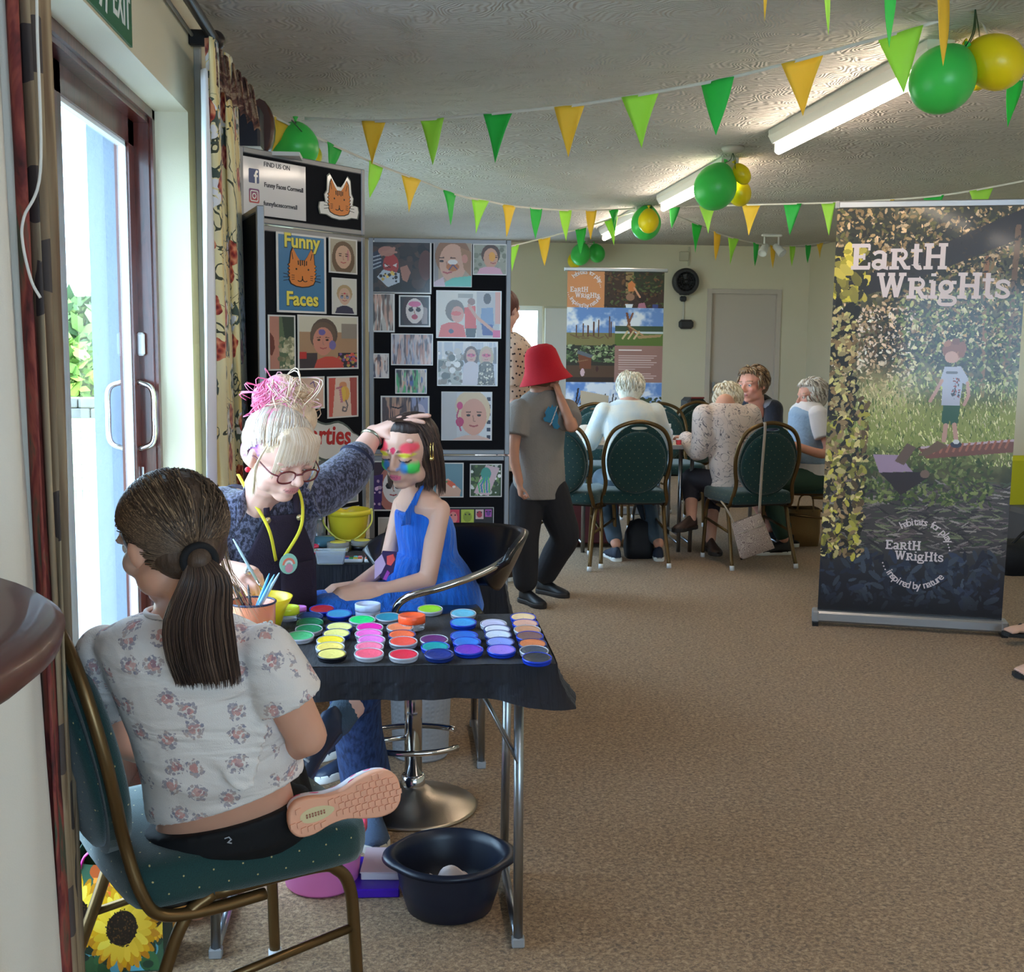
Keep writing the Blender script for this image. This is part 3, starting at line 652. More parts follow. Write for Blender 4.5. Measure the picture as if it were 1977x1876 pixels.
drape('face_cloth', [PX(82, -.60), PX(96, -.572), PX(86, -.60), PX(116, -.575), PX(106, -.61), PX(138, -.59), PX(130, -.63), PX(122, -.66)], [PX(128, -.575), PX(132, -.555), PX(129, -.58), PX(136, -.56), PX(134, -.585), PX(142, -.575), PX(138, -.60), PX(134, -.63)], 2.36, .03, M_SHADE, cu)
MB().tube(bez([aty(70, -60, 1.9), aty(72, 60, 1.9), aty(78, 330, 1.9), aty(46, 420, 1.9), aty(44, 470, 1.9), aty(60, 540, 1.9), aty(78, 575, 1.9)], 8), .0024, 8).build('blind_cord', mat('cord_white', (225, 222, 215), .6), label='thin white cord hanging down the near floral curtain', category='cord')
cu2 = thing('curtain', 'far floral curtain gathered at the display boards, with white lining', 'curtain', (-.6, 4.2, 0))
zt = 2.33
drape('lining', [PX(417, -.62), PX(413, -.60), PX(423, -.585)], [PX(405, -.60), PX(401, -.575), PX(425, -.565)], zt - .1, .05, mat('net_white', (238, 240, 246), .8), cu2)
drape('face_cloth', [PX(417, -.60), PX(433, -.572), PX(445, -.585), PX(457, -.558), PX(469, -.57), PX(471, -.60)], [PX(433, -.575), PX(455, -.55), PX(467, -.565), PX(483, -.54), PX(493, -.555), PX(495, -.59)], zt, .05, M_FLORAL, cu2, 70)
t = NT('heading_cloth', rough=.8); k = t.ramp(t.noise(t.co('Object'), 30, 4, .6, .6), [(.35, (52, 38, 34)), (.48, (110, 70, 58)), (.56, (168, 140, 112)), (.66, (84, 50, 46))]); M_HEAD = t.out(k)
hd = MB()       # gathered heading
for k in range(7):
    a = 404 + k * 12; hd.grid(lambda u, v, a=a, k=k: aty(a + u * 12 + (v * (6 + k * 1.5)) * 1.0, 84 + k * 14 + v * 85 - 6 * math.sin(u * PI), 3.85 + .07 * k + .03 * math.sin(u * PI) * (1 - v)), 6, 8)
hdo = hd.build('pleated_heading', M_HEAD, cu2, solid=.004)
m = MB(); m.tube([(-.62, 1.2, 2.405), (-.62, 4.16, 2.405)], .017, 16); pole = m.build('curtain_pole', mat('pole_dark', (52, 44, 42), .35, .3), label='dark curtain pole above the glazed door', category='curtain pole')
MB().lathe([(.017, 0), (.03, .01), (.034, .03), (.028, .05), (.012, .06), (.001, .062)], (-.62, 4.16, 2.405), 20, rot=Matrix.Rotation(-PI / 2, 3, 'X')).build('finial', mat('pole_dark'), pole)
MB().box((-.655, 4.10, 2.39), (.07, .03, .05), bev=.005).build('bracket', M_BLACK, pole); MB().box((-.655, 2.2, 2.39), (.07, .03, .05), bev=.005).build('bracket', M_BLACK, pole)
MB().box((WX + .012, 4.19, CZ / 2 - .02), (.024, .024, CZ - .06), bev=.003).build('pipe_cover', mat('conduit_grey', (172, 172, 168), .5), label='grey square cable conduit running up the wall beside the far curtain', category='conduit')
MB().tube([(WX + .012, 2.3, DZ + .25), (WX + .012, 4.17, DZ + .25)], .006, 8).build('picture_wire', mat('conduit_grey'), label='thin grey pipe along the wall above the EXIT sign', category='pipe')
# white heater box at the extreme left
h = thing('wall_heater', 'white wall heater box behind the near curtain at the left edge', 'heater', (-.66, 1.6, .35))
bx(WX + .001, -.635, 1.2, 1.97, .3, 1.02).build('casing', M_WHITE, h); bx(WX + .001, -.62, 1.18, 1.98, 1.02, 1.05).build('lid', M_WHITE, h)
for k in range(3): bx(-.635, -.630, 1.25, 1.94, .45 + k * .19, .60 + k * .19).build('front_panel', M_WHITE, h)
bx(-.635, -.628, 1.9, 1.955, .36, .43).build('control_dial', M_BLACK, h)

# ================================================================== BAR TABLE in the corner
bt = thing('bar_table', 'dark polished wooden bar table corner at the left edge', 'table', (-.82, 1.05, 0)); R = .43; zc = atz(110, 1180, 1.13)
cx, cy, zt = -.742, 1.06, 1.155
pr = [(.001, 0), (R - .05, 0), (R - .012, -.003), (R, -.012), (R - .004, -.028), (R - .022, -.043), (R - .06, -.047), (.001, -.047)]
tp_ = MB().lathe([(a, zt + b) for a, b in pr], (cx, cy, 0), 72); tp_.v = [(max(v[0], WX + .004), v[1], v[2]) for v in tp_.v]; tp_.build('table_top', mat('bar_wood', (92, 54, 48), .42, coat=.15, vary=(5, .2)), bt)
MB().lathe([(.04, zt - .05), (.04, .04), (.22, .03), (.22, 0), (.001, 0)], (-.44, 1.0, 0), 32).build('pedestal', M_BLACK, bt)

# ================================================================== LETTERING of the banners: slab-serif letters drawn as strokes
def arc(cx, cy, rx, ry, a0, a1, n=12): return [(cx + rx * math.cos(math.radians(a0 + (a1 - a0) * i / n)), cy + ry * math.sin(math.radians(a0 + (a1 - a0) * i / n))) for i in range(n + 1)]
SL = .085
GL = {   # (width, [(stroke width, points)...]) in units of cap height
 'E': (.78, [(.20, [(.2, .04), (.2, .96)]), (.15, [(.02, .075), (.72, .075)]), (.15, [(.02, .925), (.70, .925)]), (.13, [(.2, .5), (.5, .5)]), (.09, [(.70, .04), (.70, .28)]), (.09, [(.68, .96), (.68, .74)]), (.09, [(.5, .38), (.5, .62)])]),
 'a': (.66, [(.15, arc(.26, .2, .17, .14, 0, 360, 18)), (.18, [(.48, .62), (.48, .07), (.64, .07)]), (.13, [(.08, .58)] + arc(.29, .54, .2, .14, 150, 0, 8))]),
 'R': (.80, [(.19, [(.2, .04), (.2, .78)]), (.13, [(.02, .065), (.38, .065)]), (.13, [(.04, .74), (.45, .74)] + arc(.45, .57, .17, .17, 90, -90, 10) + [(.2, .4)]), (.16, [(.42, .38), (.62, .07), (.8, .07)])]),
 't': (.46, [(.18, [(.2, .98), (.2, .2)] + arc(.34, .2, .14, .13, 180, 300, 8)), (.12, [(.0, .72), (.42, .72)])]),
 'H': (.92, [(.19, [(.2, .04), (.2, .96)]), (.19, [(.72, .04), (.72, .96)]), (.14, [(.2, .5), (.72, .5)]), (.13, [(.03, .065), (.37, .065)]), (.13, [(.03, .935), (.37, .935)]), (.13, [(.55, .065), (.89, .065)]), (.13, [(.55, .935), (.89, .935)])]),
 'W': (1.12, [(.17, [(.14, .95), (.34, .06)]), (.15, [(.34, .06), (.56, .9)]), (.17, [(.56, .9), (.76, .06)]), (.15, [(.76, .06), (.96, .95)]), (.13, [(.0, .935), (.3, .935)]), (.13, [(.42, .935), (.68, .935)]), (.13, [(.82, .935), (1.1, .935)])]),
 'i': (.36, [(.18, [(.19, .68), (.19, .06)]), (.12, [(.03, .66), (.19, .66)]), (.13, [(.02, .065), (.36, .065)]), (.19, [(.19, .86), (.19, .97)])]),
 'g': (.70, [(.16, arc(.3, .44, .2, .2, 0, 360, 20)), (.13, [(.5, .62), (.68, .62)]), (.14, [(.18, .24), (.12, .12), (.5, .06)] + arc(.48, -.08, .18, .14, 90, -90, 8) + [(.24, -.22)] + arc(.22, -.12, .14, .1, 270, 120, 8))]),
 's': (.56, [(.14, [(.48, .6)] + arc(.29, .53, .2, .14, 40, 200, 8) + [(.2, .42), (.38, .34)] + arc(.29, .2, .2, .13, 40, -140, 9) + [(.06, .16)]), (.08, [(.49, .48), (.49, .66)]), (.08, [(.06, .06), (.06, .28)])]),
}
def stroke(mb, pts, w, M, z):
    pts = [V((x, y, 0)) for x, y in pts]; L = []; R = []
    for i, p in enumerate(pts):
        if (pts[0] - pts[-1]).length < 1e-4: d = pts[(i + 1) % len(pts) if i + 1 < len(pts) else 1] - pts[i - 1 if i else -2]
        else: d = pts[min(i + 1, len(pts) - 1)] - pts[max(i - 1, 0)]
        d.normalize(); n = V((-d.y, d.x, 0)); k = 1.
        if 0 < i < len(pts) - 1:
            e = (pts[i] - pts[i - 1]).normalized(); k = 1 / max(.5, abs(e.dot(d)))
        L.append(p + n * w / 2 * k); R.append(p - n * w / 2 * k)
    vs = [M @ V((p.x, p.y, z)) for p in L] + [M @ V((p.x, p.y, z)) for p in R]; n = len(pts)
    mb.add(vs, [(i, n + i, n + i + 1, i + 1) for i in range(n - 1)])
def glyphs(mb, word, M, z=.0008, gap=.0):
    x = 0
    for c in word:
        w, ss = GL[c]
        for q, (sw, pts) in enumerate(ss): stroke(mb, [(x + a, b) for a, b in pts], sw, M, z + .00006 * q)
        x += w + gap
    return x
def logo(mb, M, k):              # the two-line name; unit = cap height
    glyphs(mb, 'EaRtH', M @ Matrix.Translation((0, 1.12, 0)), k); glyphs(mb, 'WRigHts', M @ Matrix.Translation((1.02, 0, 0)), k)
def ring_text(mb, s, M, R, a0, a1, size, top=True):
    for i, ch in enumerate(s):
        a = math.radians(a0 + (a1 - a0) * i / (len(s) - 1)); 
        if ch == ' ': continue
        rot = a - PI / 2 if top else a + PI / 2
        T = Matrix.Translation((R * math.cos(a), R * math.sin(a), 0)) @ Matrix.Rotation(rot, 4, 'Z')
        text_mb(ch, size, M @ T, .001, .0, size * .012, mb=mb)

def plane_matrix(o, x, y):       # 4x4: local x,y,z -> space
    x = V(x).normalized(); y = V(y).normalized(); z = x.cross(y).normalized(); o = V(o)
    return Matrix(((x.x, y.x, z.x, o.x), (x.y, y.y, z.y, o.y), (x.z, y.z, z.z, o.z), (0, 0, 0, 1)))
M_PRINT = mat('print_gloss', rough=.35, coat=.3, attr=True)
M_LETTER = mat('lettering_pale', (232, 218, 222), .5)

# ================================================================== TALL WOODLAND BANNER (right)
A = atz(1566, 1203, 0.0); yA = A.y
A = aty(1566, 1196, yA); Bp = atz(1944, 1238, 0.0); yB = yA - .30
B0 = V((aty(1944, 1232, yB).x, yB, 0)); A0 = V((A.x, yA, 0))
ux = (B0 - A0).normalized(); un = ux.cross(V((0, 0, 1))).normalized()      # normal to the camera
lean = V((0, 0, 1)) - un * .0 ; TL = onpl(1610, 400, A0 - un * .06, un); Ht = TL.z
def bp(px, py, off=0.): return onpl(px, py, A0 + un * off, un)
bn = thing('pull_up_banner', 'tall woodland banner with a child walking along a log', 'banner', (A0 + B0) / 2)
w, h = 300, 640; P = Pic(w, h, (40, 42, 34)); n1 = P.noise(6, 12, 3, 5); n2 = P.noise(20, 40, 9, 3)
def blend(m, col, a=1.): P.mask(np.clip(m, 0, 1), col, a)
blend((n1 - .38) * 3, (92, 88, 62), .8); blend((n1 - .55) * 5, (150, 140, 108), .6)
P.speck(1900, .013, [(140, 112, 76), (78, 70, 44), (190, 156, 108), (30, 30, 26), (222, 190, 150), (104, 100, 52)], (0, 0, 1, .34), 2, .45)
P.poly([(0, .19), (.38, .125), (1, .0), (1, .07), (.42, .175), (0, .235)], (44, 38, 42)); P.line([(.95, .05), (.93, .5)], .03, (118, 88, 66)); P.line([(.8, .12), (.82, .45)], .022, (150, 104, 74))
P.speck(900, .011, [(236, 208, 184), (206, 172, 140), (250, 232, 216), (104, 80, 60), (60, 50, 40)], (0, .24, .45, .48), 5, .5)
P.speck(1200, .012, [(66, 84, 44), (104, 118, 58), (40, 46, 30), (176, 176, 110), (130, 100, 66), (214, 206, 160)], (.35, .2, 1, .45), 6, .5)
P.speck(420, .012, [(58, 44, 36), (34, 32, 30)], (.3, .05, 1, .4), 16, .3)
m = np.exp(-((P.Y - .53) / .085) ** 2); blend(m * 1.2, (166, 176, 92), .85); blend(np.exp(-((P.X - .3) / .2) ** 2 - ((P.Y - .45) / .06) ** 2), (220, 206, 150), .7)
P.speck(1600, .010, [(186, 196, 110), (214, 214, 150), (120, 140, 66), (90, 112, 56), (236, 226, 176)], (.1, .42, 1, .62), 7, .22, rot=1.4)
m = ((P.Y > .66) * 1.); blend(m * np.clip((P.Y - .64) * 14, 0, 1), (78, 72, 74), .9); 
P.speck(700, .03, [(110, 96, 98), (56, 50, 56), (150, 140, 136), (74, 86, 66), (120, 124, 96)], (0, .66, 1, .84), 8, .13, rot=0.)
P.speck(500, .016, [(96, 108, 58), (66, 84, 46), (132, 140, 84)], (.2, .58, .9, .72), 18, .4)
blend(np.clip((P.Y - .80) * 8, 0, 1), (26, 30, 44), .92); P.speck(260, .03, [(50, 60, 84), (34, 40, 58), (66, 76, 92)], (0, .84, 1, .98), 9, .35); blend(np.clip((P.Y - .93) * 14, 0, 1), (16, 17, 26), .9)
P.speck(110, .03, [(206, 190, 60), (228, 208, 90), (140, 130, 56), (60, 56, 36), (40, 38, 30)], (0, .10, .17, .22), 10, .55)
P.speck(620, .020, [(196, 184, 78), (146, 140, 66), (104, 84, 56), (48, 44, 36), (226, 208, 140), (40, 38, 34), (170, 140, 100)], (0, .46, .22, .86), 11, .5); P.speck(90, .03, [(40, 36, 30), (30, 28, 28)], (0, .22, .13, .5), 12, .6); P.speck(160, .016, [(190, 170, 120), (150, 120, 80), (210, 200, 130)], (0, .24, .14, .5), 14, .5)
# logs and balance beam
P.poly([(.5, .582), (1.0, .556), (1.0, .585), (.55, .607)], (128, 82, 72)); P.line([(.52, .58), (1, .556)], .012, (206, 180, 190))
for k in range(12): P.line([(.6 + k * .034, .575 - k * .0017), (.585 + k * .034, .592 - k * .0017)], .012, (178, 110, 90))
P.poly([(.26, .60), (.40, .6), (.48, .64), (.30, .645)], (176, 150, 178)); P.poly([(.3, .645), (.52, .64), (.56, .655), (.42, .70), (.36, .67)], (50, 38, 44))
P.poly([(.44, .57), (.49, .58), (.43, .625), (.38, .615)], (112, 90, 80)); P.poly([(.6, .562), (.66, .574), (.55, .60), (.5, .6)], (118, 92, 74)); P.el(.545, .645, .025, .01, (130, 104, 92))
# the child in the print
sk, hr = (206, 160, 146), (150, 96, 78)
P.el(.655, .352, .042, .020, sk); P.el(.66, .338, .05, .019, hr); [P.el(.66 + .05 * math.cos(k), .337 + .017 * math.sin(k), .014, .008, [hr, (176, 120, 96), (130, 80, 66)][k % 3]) for k in range(14)]; P.el(.62, .345, .02, .012, hr); P.el(.70, .345, .018, .014, hr); P.el(.648, .358, .035, .014, (214, 166, 150))
P.poly([(.615, .382), (.70, .38), (.745, .41), (.735, .425), (.715, .42), (.705, .475), (.61, .475), (.61, .43), (.59, .425)], (190, 194, 216)); P.line([(.605, .415), (.585, .435), (.55, .465)], .018, sk); P.line([(.74, .42), (.75, .45), (.73, .472)], .018, sk)
P.speck(40, .006, [(70, 70, 84), (150, 60, 60)], (.66, .41, .70, .46), 13, .5); P.line([(.63, .395), (.68, .395)], .012, (110, 110, 124))
P.poly([(.62, .475), (.71, .475), (.70, .525), (.665, .522), (.66, .51), (.65, .527), (.615, .515)], (52, 96, 76)); P.line([(.64, .524), (.635, .56)], .025, sk); P.line([(.685, .522), (.70, .562)], .024, sk); P.el(.70, .570, .03, .008, (60, 62, 84)); P.el(.70, .563, .016, .006, (230, 230, 232))
c4 = [bp(1612, 402), bp(1964, 398), bp(1942, 1228, 0), bp(1567, 1193)]
# keep the print a true rectangle standing on its base
hgt = (c4[0].z); lw = (B0 - A0).length
c4 = [A0 + ux * .03 + V((0, 0, hgt)), A0 + ux * (lw - .03) + V((0, 0, hgt)), A0 + ux * (lw - .03) + V((0, 0, .075)), A0 + ux * .03 + V((0, 0, .075))]
topd = (bp(1612, 402) - bp(1567, 1193)); shear = (topd - V((0, 0, topd.z))).dot(ux) * 0.5
for i in (0, 1): c4[i] = c4[i] + ux * shear
P.sheet('banner_print', c4, bn); 
back = MB(); back.add([c - un * .003 for c in c4], [(3, 2, 1, 0)]); back.build('banner_backing', mat('banner_back', (60, 60, 64), .7), bn, solid=.002)
tv = (c4[1] - c4[0]).normalized(); up = (c4[0] - c4[3]).normalized()
Rm = Matrix((ux, -un, V((0, 0, 1)))).transposed()
MB().box((c4[0] + c4[1]) / 2 + V((0, 0, .015)), (lw - .06, .016, .034), Rm, bev=.005).build('top_rail', M_ALU, bn)
for q in (c4[0], c4[1]): MB().box(q + V((0, 0, .015)), (.022, .022, .038), Rm, bev=.004).build('rail_end_cap', M_GREY, bn)
MB().box((A0 + B0) / 2 + V((0, 0, .047)), (lw - .02, .09, .056), Rm, bev=.01).build('base_cassette', M_ALU, bn)
for q in (A0 + ux * .02, B0 - ux * .02): MB().box(q + V((0, 0, .047)), (.035, .1, .06), Rm, bev=.008).build('cassette_end_cap', M_GREY, bn); MB().box(q + V((0, 0, .008)), (.03, .12, .016), Rm).build('foot', M_BLACK, bn)
MB().tube([(A0 + B0) / 2 - un * .05 + V((0, 0, .05)), (c4[0] + c4[1]) / 2 - un * .03], .012).build('support_pole', M_ALU, bn)
def banner_pt(u, v, off=.002): return c4[0].lerp(c4[1], u).lerp(c4[3].lerp(c4[2], u), v) + un * off
def Mb(u, v, size): return plane_matrix(banner_pt(u, v), ux, up) @ Matrix.Scale(size, 4)
W_ = (c4[1] - c4[0]).length; s = W_ * .88 / 6.2
m = MB(); logo(m, Mb(.085, .218, s), .0005 / s * 1); m.build('lettering', M_LETTER, bn)
m = MB(); s2 = W_ * .33 / 6.2; logo(m, Mb(.355, .862, s2), .0006 / s2); m.build('lettering', M_LETTER, bn)
C = plane_matrix(banner_pt(.53, .848), ux, up); m = MB(); ring_text(m, 'habitats for play...', C, .155 * W_ / .9, 118, 12, .052, True); ring_text(m, '...inspired by nature', C, .175 * W_ / .9, 196, 318, .052, False); m.build('ring_lettering', M_LETTER, bn)

# ================================================================== SMALL BANNER (rear)
yb = 9.7; a = aty(1093, 522, yb); b = aty(1286, 522, yb); W2 = b.x - a.x; zt = a.z; ux2 = V((1, 0, 0)); up2 = V((0, 0, 1)); un2 = V((0, -1, 0))
b2 = thing('pull_up_banner', 'small far banner with an orange logo square and six play photographs', 'banner', ((a.x + b.x) / 2, yb, 0))
P = Pic(170, 430, (140, 108, 96)); f = .0
P.rect(0, 0, .385, .2, (208, 138, 92)); P.rect(.385, 0, 1, .2, (62, 44, 36)); P.rect(.6, 0, 1, .11, (44, 50, 34)); P.rect(.6, 0, .68, .12, (140, 116, 80)); P.speck(200, .02, [(96, 66, 44), (50, 36, 30), (74, 84, 50)], (.39, .0, 1, .2), 3, .5)
P.poly([(.62, .07), (.66, .05), (.7, .07), (.69, .11), (.63, .11)], (200, 120, 70)); P.el(.65, .14, .045, .02, (150, 110, 90)); P.el(.77, .145, .05, .022, (50, 36, 34)); P.el(.9, .155, .04, .02, (60, 40, 36)); P.poly([(.6, .18), (.68, .18), (.67, .2), (.61, .2)], (220, 226, 236)); P.poly([(.74, .175), (.8, .17), (.82, .2), (.73, .2)], (170, 110, 130)); P.line([(.69, .09), (.75, .14)], .02, (210, 150, 120)); P.rect(.88, .18, .94, .2, (60, 70, 130))
def sky(x0, x1, y0, y1, gr, seed):
    sub = (P.X >= x0) & (P.X < x1) & (P.Y >= y0) & (P.Y < y1); t_ = (P.Y - y0) / (y1 - y0); P.mask(sub * 1., (104, 140, 200)); nz = P.noise(7, 14, seed, 4); P.mask(sub * np.clip((nz - .4) * 5, 0, 1), (226, 228, 236)); P.mask((sub & (t_ > .66)) * 1., gr)
sky(0, .5, .2, .41, (128, 118, 72), 2); sky(.5, 1, .2, .41, (92, 112, 50), 5)
for k, (x, t0) in enumerate([(.1, .3), (.17, .29), (.22, .3), (.28, .28), (.33, .27), (.44, .25), (.46, .28)]): P.line([(x, t0), (x, .36)], .014, (96, 60, 46))
for k in range(7): P.line([(.04 + k * .06, .35 + .01 * (k % 3)), (.13 + k * .05, .37 - .01 * (k % 2))], .014, (112, 84, 62))
P.rect(.5, .30, 1, .335, (60, 78, 56)); P.rect(.5, .33, 1, .342, (196, 204, 210)); P.line([(.62, .23), (.67, .35)], .025, (120, 72, 50)); P.line([(.68, .23), (.63, .30), (.72, .35)], .02, (130, 80, 56)); P.line([(.64, .30), (.8, .355)], .02, (176, 136, 96)); P.poly([(.72, .355), (.99, .345), (.97, .36), (.75, .37)], (168, 136, 96))
for x in (.6, .66, .72): P.line([(x + .03, .33), (x - .02, .37)], .02, (206, 180, 136))
P.rect(0, .41, .5, .615, (52, 48, 38)); P.speck(240, .02, [(110, 130, 84), (60, 78, 48), (40, 44, 34), (150, 160, 120)], (0, .41, .5, .5), 4, .6); P.rect(0, .52, .5, .615, (86, 62, 46)); P.poly([(.12, .46), (.26, .475), (.26, .54), (.14, .54)], (118, 66, 42)); P.poly([(.12, .435), (.28, .465), (.25, .48), (.11, .455)], (96, 100, 110)); P.el(.17, .56, .022, .022, (206, 170, 176)); P.line([(.12, .5), (.22, .49)], .014, (140, 100, 70)); P.el(.32, .54, .014, .016, (70, 40, 36)); P.rect(0, .585, .5, .615, (54, 40, 34))
P.rect(.5, .41, 1, .615, (156, 116, 106)); P.rect(.54, .43, .78, .438, (226, 212, 208))
for k in range(11):
    if k != 7: P.rect(.54, .462 + k * .0125, .94 - (.22 if k == 6 else .03 * (k % 3)), .467 + k * .0125, (206, 178, 170))
sky(0, 1, .615, .82, (110, 80, 60), 8)
for k in range(14): P.line([(.12 + .03 * k, .74), (.16 + .028 * k, .68 + .02 * (k % 3))], .012, (60, 50, 50))
P.poly([(.15, .66), (.45, .69), (.44, .76), (.16, .76)], (196, 176, 150)); P.line([(.1, .76), (.13, .65)], .018, (54, 44, 44)); P.rect(0, .775, 1, .84, (90, 52, 40)); P.speck(120, .02, [(60, 70, 50), (80, 90, 66)], (.7, .7, 1, .78), 8, .6)
P.rect(0, .84, 1, 1, (120, 84, 60))
q4 = [V((a.x + .012, yb, zt)), V((b.x - .012, yb, zt)), V((b.x - .012, yb, .07)), V((a.x + .012, yb, .07))]; zq = zt - .76 * (zt - .07); qa = [V((v.x, yb, zq)) for v in (q4[2], q4[3])]; P.sheet('banner_print', [q4[0], q4[1], qa[0], qa[1]], b2, mat('print_matt', rough=.5, attr=True)); P2_ = Pic(120, 80, (120, 84, 60)); P2_.speck(160, .04, [(96, 66, 48), (140, 104, 76), (84, 90, 60)], seed=4); P2_.sheet('banner_print', [qa[1], qa[0], q4[2], q4[3]], b2, mat('print_matt'))
MB().box(((a.x + b.x) / 2, yb, zt + .012), (W2 + .03, .02, .03), bev=.005).build('top_rail', M_ALU, b2); MB().box(((a.x + b.x) / 2, yb + .02, .035), (W2, .1, .07), bev=.01).build('base_cassette', M_ALU, b2)
MB().tube([((a.x + b.x) / 2, yb + .03, .05), ((a.x + b.x) / 2, yb + .02, zt)], .012).build('support_pole', M_ALU, b2); m = MB(); m.add([v + V((0, .003, 0)) for v in q4], [(3, 2, 1, 0)]); m.build('banner_backing', mat('banner_back'), b2, solid=.002)
m = MB(); s = W2 * .31 / 6.2; logo(m, plane_matrix((a.x + .03 * W2 + .01, yb - .002, zt - .262 * W2), ux2, up2) @ Matrix.Scale(s, 4), .0004 / s); C = plane_matrix((a.x + .19 * W2, yb - .002, zt - .185 * W2), ux2, up2)
ring_text(m, 'habitats for play...', C, .155 * W2, 130, 10, .052); ring_text(m, '...inspired by nature', C, .175 * W2, 190, 330, .052, False); m.build('lettering', M_LETTER, b2)['kind'] = 'stuff'

# ================================================================== DISPLAY BOARDS
M_FELT = mat('navy_felt', (7, 8, 17), .95, bump=(500, .2)); M_FRAME = mat('board_frame', (140, 141, 145), .42, .35)
YP = 5.3; H1 = V((aty(707, 660, YP).x, YP, 0)); H2 = V((aty(985, 660, YP).x, YP, 0)); zT = aty(850, 461, YP).z; zM = aty(850, 878, YP).z
PA = V((-.625, 4.72, 0)); PB = V((-.47, 4.11, 0))
db = thing('display_board', 'folding navy felt display board with aluminium frames and a header panel', 'display board', H1)
def panel(p, q, z0, z1, name='panel', mid=False):
    u = (q - p).normalized(); L = (q - p).length; R3 = Matrix.Rotation(math.atan2(u.y, u.x), 3, 'Z'); c = (p + q) / 2
    o = MB().box(c + V((0, 0, (z0 + z1) / 2)), (L - .02, .016, z1 - z0 - .02), R3).build(name, M_FELT, db)
    for (d, s) in ((p + u * .011, 0), (q - u * .011, 0)): MB().box(d + V((0, 0, (z0 + z1) / 2)), (.022, .026, z1 - z0), R3, bev=.003).build('frame_rail', M_FRAME, o)
    for z in (z0 + .011, z1 - .011): MB().box(c + V((0, 0, z)), (L - .044, .024, .022), R3, bev=.003).build('frame_rail', M_FRAME, o)
    return o
G_ = .012
for (p, q) in ((H1 + V((G_, 0, 0)), H2), (PA, H1 - V((G_, 0.004, 0))), (PA + V((-.012, -.02, 0)), PB)):
    panel(p, q, .02, zM - .003); panel(p, q, zM + .003, zT)
panel(PA, H1 - V((G_, 0.004, 0)), zT + .006, zT + .285, 'header_panel')
N3 = V((0, -1, 0)); d2 = (H1 - PA).normalized(); N2 = V((d2.y, -d2.x, 0)); 
PN = {3: (H1 + N3 * .0095, N3, V((1, 0, 0))), 2: (PA + N2 * .0095, N2, d2)}
def rectpx(pl, x0, y0, x1, y1):
    p0, n, u = PN[pl]; a = onpl(x0, (y0 + y1) / 2, p0, n); b = onpl(x1, (y0 + y1) / 2, p0, n); t_ = onpl((x0 + x1) / 2, y0, p0, n).z; e = onpl((x0 + x1) / 2, y1, p0, n).z
    A_, B_ = V((a.x, a.y, 0)), V((b.x, b.y, 0)); return [A_ + V((0, 0, t_)), B_ + V((0, 0, t_)), B_ + V((0, 0, e)), A_ + V((0, 0, e))], n
MWP = mat('laminate_white', (226, 224, 222), .25, coat=.4)
def photo(pl, box, label, draw, border=3, name='photo', cat='photo', bcol=MWP, mk=None):
    c, n = rectpx(pl, *box); w = max(10, int((box[2] - box[0]) * .95)); h = max(10, int((box[3] - box[1]) * .95))
    ctr = sum(c, V()) / 4; o = thing(name, label, cat, ctr, group='laminated photos on the display board')
    m = MB(); m.add([x + n * .0004 for x in c] + [x + n * .0024 for x in c], [(0, 3, 2, 1)[::-1], (4, 7, 6, 5), (0, 4, 5, 1), (1, 5, 6, 2), (2, 6, 7, 3), (3, 7, 4, 0)]); m.build('backing', bcol, o)
    q, n = rectpx(pl, box[0] + border, box[1] + border, box[2] - border, box[3] - border) if border else (c, n)
    p = Pic(w, h); draw(p); p.sheet('print', [x + n * .0032 for x in q], o, mk or M_PRINT)
    return o, q, n
def face(p, cx, cy, r, hair=(90, 64, 50), skinc=(214, 168, 150), paint=None, long_=True, A=None, look=0.):
    A = A or p.w / p.h
    if long_: p.el(cx, cy + r * .35 * A, r * 1.25, r * 1.7 * A, hair)
    p.el(cx, cy - r * .3 * A, r * 1.12, r * 1.25 * A, hair); p.el(cx, cy + .1 * r * A, r * .86, r * 1.2 * A, skinc); p.el(cx, cy + r * .6 * A, r * .62, r * .75 * A, skinc)
    if paint: paint(p, cx, cy, r, A)
    for s in (-1, 1): p.el(cx + (s * .36 + look) * r, cy, r * .14, r * .08 * A, (50, 36, 34)); p.line([(cx + (s * .5 + look) * r, cy - .2 * r * A), (cx + (s * .22 + look) * r, cy - .22 * r * A)], r * .08, (96, 70, 58))
    p.line([(cx + (look - .05) * r, cy + .05 * r * A), (cx + (look) * r, cy + .4 * r * A), (cx + (look + .1) * r, cy + .42 * r * A)], r * .07, (180, 130, 116)); p.line([(cx + (look - .26) * r, cy + .68 * r * A), (cx + look * r, cy + .76 * r * A), (cx + (look + .26) * r, cy + .68 * r * A)], r * .1, (176, 84, 88))
def shoulders(p, cx, y, w, col): p.poly([(cx - w, 1), (cx - w * .8, y + .06), (cx - w * .3, y), (cx + w * .3, y), (cx + w * .8, y + .06), (cx + w, 1)], col)
def smear(p, seed, cols):         # water-damaged print, streaked vertically
    nz = p.noise(p.w / 5, 3, seed, 2); k = p.noise(5, 5, seed + 1, 3)
    for i, c in enumerate(cols): p.mask(np.clip((p.noise(p.w / 4, 2.5, seed + 2 + i, 2) - .52) * 8, 0, 1), c, .85)
def d_(f): return f
